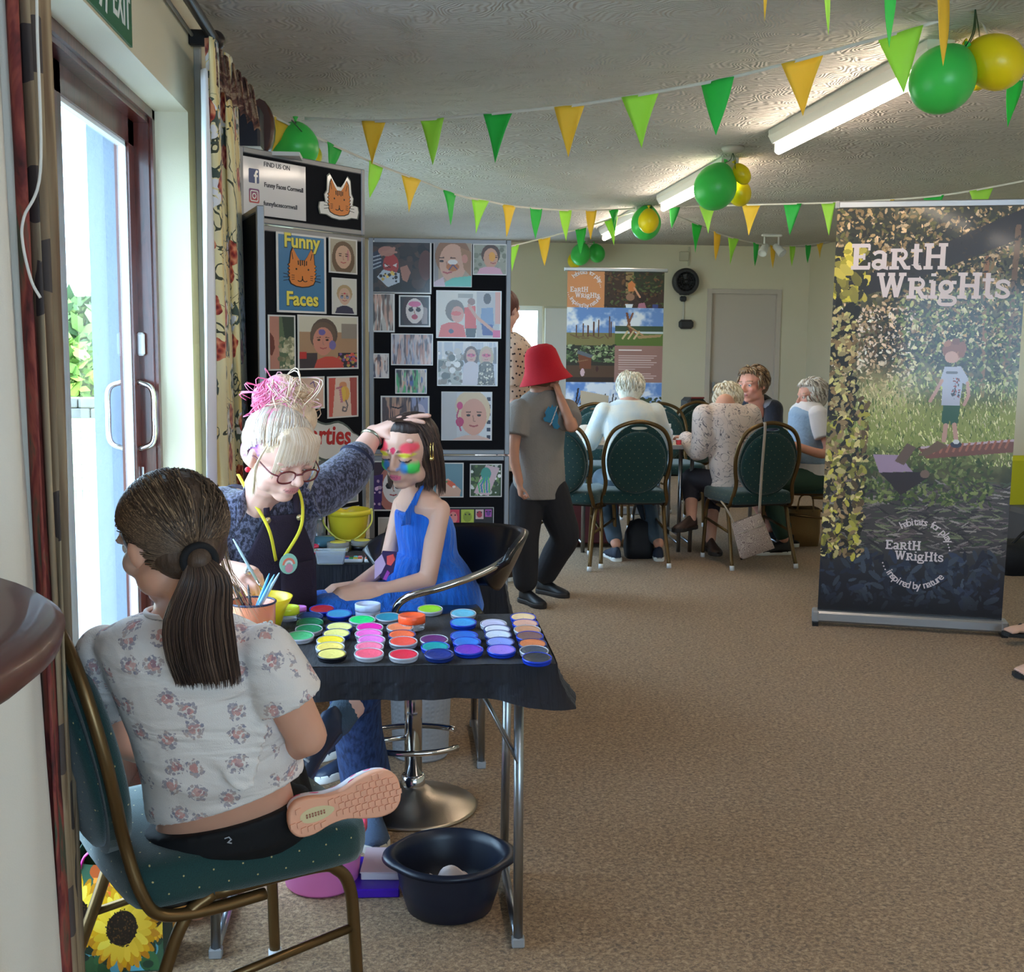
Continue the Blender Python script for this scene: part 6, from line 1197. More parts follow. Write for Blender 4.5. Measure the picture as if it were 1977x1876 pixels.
for ch in o.children: ch.matrix_parent_inverse = Matrix.Translation((-gg.x, -gg.y - .12, 0))
o = thing('carrier_bag', 'orange and white carrier bag lying behind the sunflower bag', 'bag', (fb.x - .04, fb.y + .22, 0)); m = MB(); m.loft([[V((fb.x - .09 + x * k, fb.y + .29 + y * k, zz + .012 * math.sin(x * 60))) for x, y in rr2(.10, .09, .03)] for k, zz in ((.02, .003), (1, .003), (1.06, .08), (.9, .15), (.5, .17), (.02, .165))]); m.build('bag_body', mat('bag_orange', (244, 176, 90), .5, vary=(9, .3)), o)

# ================================================================== REAR TABLE and the things round it
ty0, ty1 = 7.83, 8.72; tx0, tx1 = (1112 - 776) / 2300 * ty0, (1560 - 776) / 2300 * ty0; TZ = .742
o = thing('meeting_table', 'white topped table where the seated group is talking', 'table', ((tx0 + tx1) / 2, (ty0 + ty1) / 2, 0)); MB().box(((tx0 + tx1) / 2, (ty0 + ty1) / 2, TZ - .0125), (tx1 - tx0, ty1 - ty0, .025), bev=.006).build('table_top', mat('table_white', (222, 216, 206), .4), o)
MB().box(((tx0 + tx1) / 2, ty0 + .001, TZ - .0125), (tx1 - tx0 + .004, .006, .027)).build('edge_band', mat('edge_grey', (150, 148, 146), .5), o)
for x in (tx0 + .08, (tx0 + tx1) / 2 - .02, (tx0 + tx1) / 2 + .06, tx1 - .08):
    for y in (ty0 + .1, ty1 - .1): MB().tube([(x, y, .0), (x, y, TZ - .02)], .014, 12).build('leg', M_STEEL, o)
    MB().tube([(x, ty0 + .1, .06), (x, ty1 - .1, .06)], .01, 8).build('foot_bar', M_STEEL, o)
def on(px, py, z=TZ): return atz(px, py, z)
c = on(1326, 868, TZ); o = thing('water_bottle', 'small clear bottle with a white cap on the white table', 'bottle', (c.x, c.y + .3, TZ)); MB().lathe([(.001, 0), (.03, 0), (.031, .08), (.014, .105), (.001, .105)], (c.x, ty0 + .22, TZ), 20).build('bottle_body', M_CLEAR, o); MB().lathe([(.017, .105), (.017, .13), (.001, .13)], (c.x, ty0 + .22, TZ), 16).build('cap', MW, o)
x = (1322 - 776) / 2300 * ty0; o = thing('juice_carton', 'small red and white pot at the near edge of the white table', 'pot', (x, ty0 + .05, TZ)); MB().box((x, ty0 + .06, TZ + .016), (.03, .03, .032), bev=.003).build('carton', mat('carton_red', (214, 60, 70), .4), o); MB().box((x, ty0 + .06, TZ + .036), (.032, .032, .01), bev=.003).build('carton_lid', M_PVC, o)
for k, (px, w_, d_, rz, lb) in enumerate(((1292, .21, .15, .3, 'loose white paper on the table beside the white haired person'), (1385, .18, .2, -.2, 'loose white paper on the table in front of the man'), (1180, .2, .12, .1, 'white paper beside the red and white bundle'))): tag(MB().box(((px - 776) / 2300 * 8.2, 8.2, TZ + .0025), (w_, d_, .004), rz).build('paper_sheet', mat('paper', (226, 214, 220), .7)), lb, 'paper')
xb = (1140 - 776) / 2300 * 8.0; o = thing('cloth_bundle', 'red and white bundle at the left end of the white table', 'cloth', (xb, 8.05, TZ)); m = MB().ell((xb - .04, 8.05, TZ + .05), (.09, .07, .05)); m.ell((xb + .035, 8.02, TZ + .045), (.05, .05, .05)); m.ell((xb - .01, 8.1, TZ + .07), (.09, .05, .05)); skin('bundle_white', m, mat('bundle_cream', (226, 216, 204), .85), o, .012, 4); skin('bundle_red', MB().ell((xb + .05, 8.0, TZ + .07), (.045, .035, .04)).ell((xb + .02, 8.0, TZ + .04), (.02, .03, .03)), mat('bundle_red', (206, 40, 44), .7), o, .01, 2)
tag(MB().box(((1142 - 776) / 2300 * 8.3, 8.3, .20), (.36, .4, .34), bev=.01).build('storage_crate', mat('crate_maroon', (96, 40, 40), .6)), 'dark red storage crate standing under the white table', 'crate')
c = (1345 - 776) / 2300 * 10.62; o = thing('instrument_case', 'tall black case standing by the rear wall beyond the table', 'case', (c, 10.62, 0)); MB().box((c, 10.62, .47), (.17, .3, .93), bev=.03).build('case_body', mat('case_black', (20, 20, 24), .6), o); MB().box((c, 10.46, .94), (.12, .02, .016), bev=.004).build('handle', mat('case_red', (120, 40, 40), .5), o)
# wall fan, its speaker, switch box
c = aty(1321, 550, RY); o = thing('wall_fan', 'black round wall fan mounted on the rear wall', 'fan', (c.x, RY, c.z))
MB().box((c.x, RY - .02, c.z - .02), (.12, .04, .18), bev=.01).build('wall_bracket', M_BLACK, o); Rf = Matrix.Rotation(PI / 2, 3, 'X')
MB().lathe([(.06, .0), (.12, .01), (.145, .05), (.145, .09), (.13, .11), (.105, .112), (.10, .10), (.10, .03), (.06, .02)], (c.x - .01, RY - .03, c.z + .03), 40, rot=Rf).build('fan_housing', mat('fan_black', (52, 52, 54), .5), o)
for k in range(5): a = k * 2 * PI / 5; m = MB(); m.grid(lambda u, v: V((c.x - .01 + (.02 + .075 * u) * math.cos(a + v * .8), RY - .10 + .02 * v, c.z + .03 + (.02 + .075 * u) * math.sin(a + v * .8))), 4, 4); m.build('fan_blade', M_BLACK, o, solid=.002)
m = MB()
for k in range(4): rr_ = .03 + .025 * k; m.tube([(c.x - .01 + rr_ * math.cos(a), RY - .142, c.z + .03 + rr_ * math.sin(a)) for a in [i * PI / 14 for i in range(28)]], .002, 5, close=True)
for k in range(16): a = k * PI / 8; m.tube([(c.x - .01 + .02 * math.cos(a), RY - .143, c.z + .03 + .02 * math.sin(a)), (c.x - .01 + .12 * math.cos(a), RY - .142, c.z + .03 + .12 * math.sin(a))], .002, 5)
m.build('fan_grille', mat('fan_black'), o)['kind'] = 'stuff'; MB().ell((c.x - .01, RY - .13, c.z + .03), (.03, .03, .03)).build('hub', M_BLACK, o); MB().box((c.x - .02, RY - .05, c.z - .15), (.07, .05, .06), bev=.015).build('fan_control', mat('fan_black'), o)
d = aty(1323, 626, RY); tag(MB().box((d.x, RY - .035, d.z), (.16, .07, .10), bev=.025).build('wall_speaker', mat('fan_black')), 'small dark oval speaker box below the wall fan', 'speaker')
tag(MB().tube([(c.x, RY - .004, c.z - .17), (c.x, RY - .004, d.z + .05)], .01, 8).build('cable', mat('cable_white', (210, 206, 190), .6)), 'pale cable running between the wall fan and the speaker', 'cable')
e = aty(1320, 495, RY); tag(MB().box((e.x, RY - .02, e.z), (.10, .04, .10), bev=.006).build('junction_box', mat('box_cream', (196, 190, 166), .5)), 'square cream junction box on the rear wall above the fan', 'box')
f = aty(1330, 495, RY); tag(MB().box((f.x, RY - .008, (e.z + CZ) / 2 - .06), (.02, .016, CZ - e.z + .08)).build('conduit', mat('box_cream')), 'thin cream conduit running up to the ceiling above the fan', 'conduit')
# bags
c = atz(1232, 1075, 0); o = thing('holdall', 'black holdall on the floor between the white haired person\'s feet', 'bag', (c.x, c.y, 0)); m = MB(); m.loft([[V((c.x + x * k, c.y + y * k, zz)) for x, y in rr2(.09, .08, .04)] for k, zz in ((.02, 0), (.95, 0), (1.05, .06), (.95, .16), (.6, .24), (.1, .26))]); m.build('bag_body', mat('holdall_black', (24, 25, 30), .7, bump=(30, .4)), o)
MB().tube(bez([(c.x - .04, c.y, .22), (c.x - .03, c.y, .34), (c.x + .02, c.y, .36), (c.x + .05, c.y, .22)], 6), .006, 8).build('bag_handle', M_BLACK, o)
a = aty(1476, 822, 7.215); b1 = aty(1466, 990, 7.20); o = thing('shoulder_bag', 'pale patterned shoulder bag hanging from a chair back by its strap', 'bag', b1)
MB().tube(bez([a + V((.0, .06, -.03)), a + V((0, .02, .012)), a + V((0, -.015, -.01)), a.lerp(b1, .5), b1], 6), .009, 8, flat=.3).build('strap', mat('strap_taupe', (176, 160, 144), .7), o)
q = [aty(x_, y_, 7.2) for x_, y_ in ((1412, 1010), (1468, 990), (1496, 1058), (1430, 1081))]; m = MB(); 
def bagf(s): return lambda u, v: (q[0].lerp(q[1], u).lerp(q[3].lerp(q[2], u), v)) + V((0, s * .035 * math.sin(u * PI) ** .5 * math.sin(min(1, v + .02) * PI) ** .5, 0))
m.grid(bagf(-1), 12, 12); m.grid(bagf(1), 12, 12); t = NT('bag_paisley', rough=.8); vv = t.vor(t.co('Object'), 38); rg = t.math('SINE', t.math('MULTIPLY', vv.outputs[0], 26.)); t.out(t.mix(t.math('GREATER_THAN', rg, .2), (198, 180, 168), (150, 130, 126))); m.build('bag_body', t.m, o); MB().tube([q[0].lerp(q[3], .3) + V((0, -.03, 0)), q[1].lerp(q[2], .3) + V((0, -.03, 0))], .003, 6).build('zip', mat('strap_taupe'), o)
MB().tube(bez([aty(1412, 1000, 7.24), aty(1398, 975, 7.28), aty(1392, 968, 7.3), aty(1405, 985, 7.22), aty(1418, 1010, 7.18)], 6), .005, 6).build('strap_end', mat('strap_taupe'), o)
c = atz(1552, 1055, 0); o = thing('tote_bag', 'tan tote bag standing under the chair beside the tall banner', 'bag', (c.x, c.y, 0)); m = MB(); m.loft([[V((c.x + x * k, c.y + .08 + y * k, zz)) for x, y in rr2(.12, .08, .03)] for k, zz in ((.02, 0), (.95, 0), (1.02, .1), (1.0, .26), (.96, .27), (.9, .2))], cap=False); m.build('bag_body', mat('tote_tan', (138, 108, 66), .8, bump=(200, .2)), o); MB().tube(bez([(c.x - .06, c.y, .25), (c.x - .04, c.y - .01, .36), (c.x + .04, c.y - .01, .36), (c.x + .06, c.y, .25)], 6), .006, 8).build('bag_handle', mat('tote_tan'), o)
# right edge, behind the banner
c = atz(1985, 1118, 0); o = thing('floor_bag', 'black bag on the floor at the right edge beyond the tall banner', 'bag', (c.x + .1, c.y + .2, 0)); m = MB(); m.loft([[V((c.x + .16 + x * k, c.y + .25 + y * k, zz)) for x, y in rr2(.25, .15, .05)] for k, zz in ((.02, 0), (1, 0), (1.02, .15), (.9, .19), (.02, .20))]); m.build('bag_body', mat('holdall_black'), o); MB().tube(bez([(c.x - .02, c.y + .2, .18), (c.x + .1, c.y + .2, .27), (c.x + .26, c.y + .2, .18)], 6), .01, 8).build('bag_handle', M_BLACK, o)
c = aty(1990, 930, 7.6); o = thing('foam_seat', 'yellow foam seat at the right edge beyond the tall banner', 'seat', (c.x + .06, 7.6, 0)); MB().box((c.x + .06, 7.7, .44), (.42, .1, .5), bev=.03).build('seat_back', mat('foam_yellow', (214, 206, 40), .8), o); MB().box((c.x + .06, 7.5, .2), (.42, .45, .32), bev=.03).build('seat_base', mat('foam_grey', (96, 98, 104), .8), o)

# ================================================================== PEOPLE
def PP(px, py, d): return aty(px, py, d)
def ER(c, r, f, rx, ry, n=20, sq=1.): 
    o = []
    for k in range(n):
        a = 2 * PI * k / n; x, y = math.cos(a), math.sin(a)
        if sq != 1.: x = math.copysign(abs(x) ** sq, x); y = math.copysign(abs(y) ** sq, y)
        o.append(c + r * (x * rx) + f * (y * ry))
    return o
def head_frame(c, face, up, s):
    y = V(face).normalized(); z = V(up); z = (z - y * z.dot(y)).normalized(); x = y.cross(z).normalized()
    return Matrix(((x.x * s, y.x * s, z.x * s, c.x), (x.y * s, y.y * s, z.y * s, c.y), (x.z * s, y.z * s, z.z * s, c.z), (0, 0, 0, 1)))
def head_shape(mb, H, chin=1., nose=1., lids=0., young=0.):
    R = H.to_3x3(); s = R.col[0].length; Rn = R.normalized()
    def e(c, r, rot=None): mb.ell(H @ V(c), tuple(x * s for x in r), Rn @ rot if rot else Rn, 18, 12)
    def cp(a, b, ra, rb): mb.cap(H @ V(a), H @ V(b), ra * s, rb * s, 12)
    e((0, -.06, .12), (.352, .425, .375)); e((0, .10, -.13), (.265, .265, .33)); e((0, .215, -.385), (.125, .12, .085 * chin))
    for q in (-1, 1):
        e((q * .165, .05, -.25), (.125, .19, .15)); e((q * .165, .205, -.115), (.125, .135, .12)); e((q * .05, .40, -.13), (.04, .045, .032))
        e((q * .355, -.045, -.03), (.035, .075, .115), Matrix.Rotation(q * -.35, 3, 'Z')); e((q * .345, -.02, -.11), (.03, .04, .045))
        cp((q * .05, .352, .085), (q * .235, .295, .075), .035, .03)
        if lids: e((q * .15, .312, -.005), (.078, .05, .052))
    e((0, .24, .10), (.25, .12, .17))
    cp((0, .355, .03), (0, .425 * (1 + .02 * nose), -.115), .034, .052 * nose); cp((-.06, .352, -.232), (.06, .352, -.232), .024, .024); cp((-.045, .345, -.282), (.045, .345, -.282), .030, .030); e((0, .30, -.25), (.13, .08, .10))
    cp((0, -.10, -.28), (0, -.19, -.78), .195, .20)
def face_cols(H, skin_, lips=(190, 100, 100), brow=None, blush=None, lid=None, extra=None):
    Hi = np.array(H.inverted()); sk = np.array(lin(skin_)); lp = np.array(lin(lips)); 
    def f(co):
        c = np.tile(sk, (len(co), 1)); q = co @ Hi[:3, :3].T + Hi[:3, 3]; x, y, z = q.T; fr = y > .15
        n = np.sin(co[:, 0] * 90) * np.sin(co[:, 1] * 77 + 1) * np.sin(co[:, 2] * 83 + 2); c *= (1 + .03 * n)[:, None]
        def put(m, col, a=1.):
            m = np.clip(m, 0, 1)[:, None] * a; c[:] = c * (1 - m) + np.array(lin(col)) * m
        if blush: 
            for s in (-1, 1): put(np.exp(-(((x - s * .19) / .1) ** 2 + ((z + .12) / .08) ** 2)) * fr, blush, .45)
        put((np.abs(x) < .10 - .35 * np.abs(z + .255)) * (np.abs(z + .257) < .044 - .2 * np.abs(x)) * fr, lips)
        put((np.abs(z + .257 - .0 * x) < .006) * (np.abs(x) < .11) * fr, tuple(int(v * .5) for v in lips), .8)
        if brow:
            for s in (-1, 1): put((np.abs(z - (.115 - .5 * (np.abs(x) - .15) ** 2)) < .014) * (np.abs(np.abs(x) - .15) < .09) * fr, brow, .8)
        if lid:
            for s in (-1, 1): put((np.abs(z - (-.03 + 2.2 * (x - s * .15) ** 2)) < .011) * (np.abs(x - s * .15) < .075) * fr, lid, .95)
        if extra: extra(x, y, z, fr, put, c)
        return c
    return f
def eyes(H, parent, iris=(80, 100, 110), look=(0, 0), size=.058):
    s = H.to_3x3().col[0].length; Rn = H.to_3x3().normalized()
    for q in (-1, 1):
        c = H @ V((q * .148, .298, .005)); e = MB().ell(c, size * s * 1.02, Rn, 16, 12).build('eye', mat('eye_white', (236, 232, 228), .2), parent)
        d = Rn @ V((look[0], 1, look[1])).normalized(); x, y, z = frame_of(d); 
        MB().loft([[c + d * size * s * h + (x * math.cos(k * PI / 8) + y * math.sin(k * PI / 8)) * r * size * s for k in range(16)] for r, h in ((.55, .86), (.5, .92), (.01, 1.06))]).build('iris', mat('iris_%d_%d_%d' % iris, iris, .15), e)
def hand(mb, W, f, n, t, L=.17, curl=(.25, .3, .35, .4), thumb=(.7, .5), spread=.08):
    """W wrist, f finger direction, n out of the palm, t towards the thumb side"""
    f, n = V(f).normalized(), V(n); n = (n - f * n.dot(f)).normalized(); t = V(t); t = (t - f * t.dot(f) - n * t.dot(n)).normalized()
    mb.loft([ER(W + f * L * a, t, n, L * b, L * c, 14, .85) for a, b, c in ((-.08, .15, .12), (.0, .16, .12), (.12, .19, .115), (.3, .225, .10), (.46, .225, .085), (.53, .20, .065))])
    for i, (o, ln, r) in enumerate(((.17, .40, .048), (.055, .45, .050), (-.06, .42, .047), (-.165, .33, .042))):
        p = W + f * L * (.47 - .02 * abs(i - 1)) + t * L * o; a = curl[i] * .5; d = (f + t * spread * (1.2 - i * .8)).normalized(); seg = (.45, .32, .25)
        mb.cap(p - d * L * .05, p, r * L * 1.1, r * L * 1.05, 10)
        for j, q in enumerate(seg):
            dd = d * math.cos(a) + n * math.sin(a); e = p + dd * ln * L * q; mb.cap(p, e, r * L * (1.05 - .08 * j), r * L * (.97 - .1 * j), 10); p = e; a += curl[i] * (1.1 if j == 0 else .7)
    p = W + f * L * .14 + t * L * .13; d = (f * .62 + t * thumb[0] + n * thumb[1]).normalized(); e = p + d * L * .24; mb.cap(p, e, .072 * L, .056 * L, 10); d2_ = (d + f * .6).normalized(); g = e + d2_ * L * .19; mb.cap(e, g, .054 * L, .049 * L, 10); mb.cap(g, g + (d2_ + f * .2).normalized() * L * .13, .049 * L, .042 * L, 10)
def limb(mb, pts, rs, n=16, flat_end=False):
    P_ = bez(pts, 5); R_ = []
    for i in range(len(P_)):
        u = i / 5; k = min(int(u), len(rs) - 2); R_.append(rs[k] + (rs[k + 1] - rs[k]) * (u - k))
    mb.tube(P_, R_, n); 
    if not flat_end: mb.ell(P_[0], R_[0]); mb.ell(P_[-1], R_[-1])
    return mb
def shoe(parent, heel, toe, up, L, m_up, m_sole, name='shoe', w=.36, ank=None):
    """heel and toe points at the sole; up = away from the sole"""
    f = (V(toe) - V(heel)).normalized(); u = V(up); u = (u - f * u.dot(f)).normalized(); r = f.cross(u); h = V(heel)
    out = [(-.0, .12), (.03, .20), (.15, .245), (.35, .215), (.5, .23), (.7, .31), (.85, .295), (.95, .20), (1., .08)]
    def rg(z, k, dz=0): 
        a = [h + f * (L * x + (.012 if 0 < x < 1 else 0) * 0) + r * (L * y * w / .36 * k * .62) + u * (z + dz * max(0, x - .5)) for x, y in out]; b = [h + f * L * x - r * (L * y * w / .36 * k * .55) + u * (z + dz * max(0, x - .5)) for x, y in out[::-1]]; return a + b
    o = MB().loft([rg(0, .93), rg(.004, 1.), rg(.022, 1.02), rg(.026, .96)]).build('shoe_sole', m_sole, parent)
    top = [(0, .30), (.12, .36), (.3, .34), (.45, .27), (.6, .20), (.8, .14), (.93, .10), (1.0, .05)]
    rings = []
    for x, hh in top:
        wd = np.interp(x, [a for a, _ in out], [b for _, b in out]) * w / .36 * .57; rings.append([h + f * L * x + r * (L * wd * math.cos(a)) + u * (.02 + L * hh * max(0, math.sin(a)) * .9) for a in [PI * i / 10 for i in range(11)]] + [h + f * L * x + u * .02])
    MB().loft(rings).build(name, m_up, parent); return f, u, r
def strand_mesh(name, paths, m, parent, r=.0012, cols=None, n=3):
    mb = MB(); cl = []
    for i, p in enumerate(paths):
        k0 = len(mb.v); q = len(p); mb.tube(p, [r * (1 - .75 * (j / (q - 1)) ** 3) for j in range(q)], n, cap=False); c = cols[i % len(cols)] if cols else (80, 60, 50); cl += [lin(c)] * (len(mb.v) - k0)
    o = mb.build(name, m, parent, colors=cl); o['kind'] = 'stuff'; return o
M_SKIN = mat('skin', rough=.5, attr=True, sub=.12); M_HAIR = mat('hair_strands', rough=.42, attr=True)
def hairmat(name, rgb, **k): return mat(name, rgb, k.get('rough', .55), bump=k.get('bump', (60, .7, (1, 1, .25))), vary=k.get('vary', (25, .25)))
def flatcol(rgb): return lambda co: np.tile(np.array(lin(rgb)), (len(co), 1)) * (1 + .04 * np.sin(co[:, :1] * 60) * np.sin(co[:, 2:3] * 50))
def figure(label, sp):
    """a clothed figure from joint positions; see the calls below"""
    s = sp.get('s', 1.); t = thing('person', label, 'person', sp['org']); b = MB(); sk = sp.get('skin', (222, 176, 156))
    vox = sp.get('vox', .009); tor = sp['torso']            # [(centre, right axis, front axis, half width, half depth)]
    b.loft([ER(c, V(r).normalized(), V(f).normalized(), w * .93, d * .9, 22) for c, r, f, w, d in tor])
    for A in sp['arms']:
        sh, el, wr, hf, hn, ht, cu = A; limb(b, [sh, el, wr], [.046 * s, .036 * s, .024 * s]); hand(b, V(wr) + V(hf).normalized() * .01, hf, hn, ht, .175 * s * sp.get('hs', 1.), cu)
    for (hp, kn, an, toe) in sp['legs']: limb(b, [hp, kn], [.072 * s, .052 * s]); limb(b, [kn, kn.lerp(an, .35), an], [.050 * s, .052 * s, .034 * s])
    H = head_frame(*sp['head']); head_shape(b, H, **sp.get('hk', {})); nk = tor[-1][0]; b.cap(H @ V((0, -.12, -.45)), nk, .058 * s, .062 * s)
    fc = sp.get('face') or face_cols(H, sk, brow=sp.get('brow')); skin('body', b, M_SKIN, t, vox, sp.get('sm', 2), fc)
    if 'eyes' in sp: eyes(H, t, **sp['eyes'])
    # top
    g = sp.get('ease', .010); m = MB(); m.loft([ER(c, V(r).normalized(), V(f).normalized(), w + g, d + g, 24) for c, r, f, w, d in tor[sp.get('t0', 0):]])
    for i, A in enumerate(sp['arms']):
        sh, el, wr = A[:3]; k = sp.get('sleeve', 1.)
        ra, rb = (.058 + g) * s, (.045 + g) * s
        if k >= 1.: limb(m, [sh, el, V(el).lerp(wr, min(1., k - 1 + .93 if k < 1.07 else .95))], [ra, .047 * s + g, .034 * s + g])
        elif k > 0: e = V(sh).lerp(el, k); d = (e - V(sh)).normalized(); m.tube([V(sh) - d * .02, V(sh).lerp(e, .5), e], [ra, ra, rb + .01], 18); m.ell(sh, ra)
    top = skin(sp.get('topname', 'shirt'), m, sp['top'], t, vox, sp.get('csm', 4), uv=True)
    # bottoms
    m = MB(); tr = sp['trousers']; pel = tor[0]; m.loft([ER(pel[0] + (tor[1][0] - pel[0]) * a, V(pel[1]).normalized(), V(pel[2]).normalized(), pel[3] * k + .006, pel[4] * k + .006, 22) for a, k in ((-.35, .75), (0, 1.), (.6, 1.))])
    for (hp, kn, an, toe) in sp['legs']:
        e = sp.get('leg_ease', .012); an2 = V(kn).lerp(an, sp.get('cut', .9)); limb(m, [hp, V(hp).lerp(kn, .5), kn, V(kn).lerp(an2, .5), an2], [.078 * s + e, .070 * s + e, .058 * s + e, .052 * s + e, .042 * s + e], 18)
    skin(sp.get('botname', 'trousers'), m, tr, t, vox, 3, uv=True)
    for (hp, kn, an, toe) in sp['legs']:
        if toe is None: continue
        f = V(toe) - V(an); up = sp.get('shoe_up', V((0, 0, 1))); fl = f - up * f.dot(up); fl.normalize(); hl = V(an) - up * .075 * s - fl * .05 * s
        if sp.get('ground') is not None: hl.z = sp['ground']
        shoe(t, hl, hl + fl, up, .25 * s, sp['shoe'], sp.get('sole', M_WHITE))
    return t, H
def seated(px, d, zs, face, s=1., lean=0., side=0.):
    """pelvis, torso rings and leg joints for somebody on a seat at height zs; face = unit direction on the floor"""
    f = V((*face, 0)).normalized(); r = V((f.y, -f.x, 0)); p = V(((px - 776) / 2300 * d, d, zs)); U = (V((0, 0, 1)) + f * lean + r * side).normalized()
    T = [(p + V((0, 0, .03)), r, f, .165 * s, .12 * s), (p + U * .12 * s, r, f, .165 * s, .12 * s), (p + U * .24 * s, r, f, .150 * s, .108 * s), (p + U * .38 * s, r, f, .168 * s, .115 * s), (p + U * .47 * s, r, f, .175 * s, .105 * s), (p + U * .525 * s, r, f, .135 * s, .08 * s), (p + U * .555 * s, r, f, .07 * s, .062 * s)]
    return p, f, r, U, T
UP = V((0, 0, 1))
def C4(a=.3): return (a, a + .05, a + .1, a + .15)
def knitted(name, c1, c2, k=60): t = NT(name, rough=.85, sheen=.2); return t.out(t.ramp(t.noise(t.co('UV'), k, 3), [(.35, c1), (.65, c2)]), t.noise(t.co('UV'), 240, 2), .3)
def curls(H, n, r, cols, parent, seed=1, spread=.4, lo=-.3, name='hair', front=.25):
    """short hair: clumps laid over the skull"""
    g = np.random.default_rng(seed); s = H.to_3x3().col[0].length; P_ = []
    for i in range(n):
        a = g.random() * 2 * PI; z = lo + (1 - lo * 1.0) * g.random(); el = math.asin(min(1, max(-1, z * .98)))
        x, y, zz = .37 * math.cos(a) * math.cos(el), .445 * math.sin(a) * math.cos(el) - .06, .40 * math.sin(el) + .12
        if y > front - (zz - .12) * .5 and zz < .40: continue
        p = V((x, y, zz)); o = V((x, y + .06, zz - .12)).normalized(); dn = V((0, -.35, -1)); dn = (dn - o * dn.dot(o)).normalized(); sd = o.cross(dn) * (g.random() - .5) * 1.4
        P_.append([H @ (p + (dn * .18 + sd * .10) * u + o * (.035 * math.sin(u * PI) + .012)) for u in (0, .25, .5, .75, 1)])
    return strand_mesh(name, P_, M_HAIR, parent, r * s, cols, 5)
# --- white haired person, back towards us
p, f, r, U, T = seated(1222, 7.68, .50, (0, 1), 1.0, .12)
HC = PP(1217, 752, 7.80)
sh1, sh2 = p + U * .47 - r * .17, p + U * .47 + r * .17
t, H = figure('white haired person with pale top seated with back to us at the white table', dict(org=(p.x, p.y, 0), torso=T, head=(HC, (.25, 1, -.12), UP, .225),
    arms=[(sh1, p + f * .16 - r * .24 + UP * .26, p + f * .42 - r * .14 + UP * .29, f, -UP, r, C4(.3)), (sh2, p + f * .14 + r * .26 + UP * .26, p + f * .36 + r * .25 + UP * .30, f + UP * .1, -UP, -r, C4(.5))],
    legs=[(p - r * .09, p - r * .12 + f * .38 - UP * .02, V((PP(1190, 1000, 7.62).x, 7.62, .11)), V((PP(1180, 1000, 7.62).x, 7.9, .1))), (p + r * .09, p + r * .13 + f * .38 - UP * .02, V((PP(1273, 1000, 7.62).x, 7.62, .11)), V((PP(1278, 1000, 7.62).x, 7.9, .1)))],
    top=knitted('pale_knit', (206, 218, 222), (236, 230, 216), 7), trousers=mat('slate_trousers', (74, 90, 104), .8, bump=(200, .2)), shoe=mat('shoe_navy', (40, 48, 66), .6), ground=.0, sleeve=1., skin=(216, 160, 136)))
hm = MB(); R = H.to_3x3().normalized(); s = .225; hm.ell(H @ V((0, -.09, .13)), (.385 * s, .43 * s, .40 * s), R); hm.ell(H @ V((0, -.22, -.10)), (.36 * s, .29 * s, .33 * s), R); skin('hair', hm, hairmat('hair_white', (226, 218, 200)), t, .008, 3); curls(H, 420, .022, [(236, 228, 212), (214, 204, 184), (200, 188, 166), (246, 240, 228)], t, 3, lo=-.5)
# --- curly haired person in botanical jacket
p, f, r, U, T = seated(1440, 7.68, .50, (-.25, 1), .98, .1, -.16)
HC = PP(1401, 772, 7.85); t = NT('botanical_jacket', rough=.85, sheen=.15); v = t.noise(t.co('UV'), 9, 3, .5, 2.2); ln = t.math('LESS_THAN', t.math('ABSOLUTE', t.math('SUBTRACT', v.outputs[0], .5)), .011); M_BOT = t.out(t.mix(ln, (222, 202, 192), (112, 100, 104)))
sh1, sh2 = p + U * .46 - r * .17, p + U * .46 + r * .17
t, H = figure('curly white haired person in a pale jacket printed with grey plant outlines', dict(org=(p.x, p.y, 0), torso=[(p - UP * .10, r, f, .19, .13)] + T, head=(HC, (-.75, .65, -.1), UP, .22),
    arms=[(sh1, p + f * .06 - r * .26 + UP * .22, p + f * .34 - r * .22 + UP * .28, f, -UP, r, C4(.3)), (sh2, p + f * .15 + r * .22 + UP * .2, p + f * .38 + r * .08 + UP * .29, f, -UP, -r, C4(.3))],
    legs=[(p - r * .09, p - r * .16 + f * .36 - UP * .0, PP(1335, 1000, 7.75), PP(1300, 985, 7.6)), (p + r * .09, p + r * .02 + f * .36 - UP * .0, V((PP(1372, 1040, 7.75).x, 7.75, .11)), V((PP(1372, 1040, 7.75).x, 7.5, .1)))],
    top=M_BOT, topname='jacket', trousers=mat('dark_skirt', (50, 44, 50), .8), shoe=mat('shoe_brown', (70, 52, 46), .5), sole=mat('sole_dark', (50, 44, 42), .7), sleeve=1., ease=.02, skin=(216, 160, 136), cut=.5))
hm = MB(); R = H.to_3x3().normalized(); s = .22; hm.ell(H @ V((0, -.09, .14)), (.39 * s, .43 * s, .40 * s), R); hm.ell(H @ V((0, -.20, -.12)), (.36 * s, .28 * s, .28 * s), R); skin('hair', hm, hairmat('hair_cream', (222, 208, 182)), t, .008, 2); curls(H, 520, .034, [(232, 220, 196), (206, 190, 160), (188, 168, 138), (240, 230, 210)], t, 5, lo=-.45)
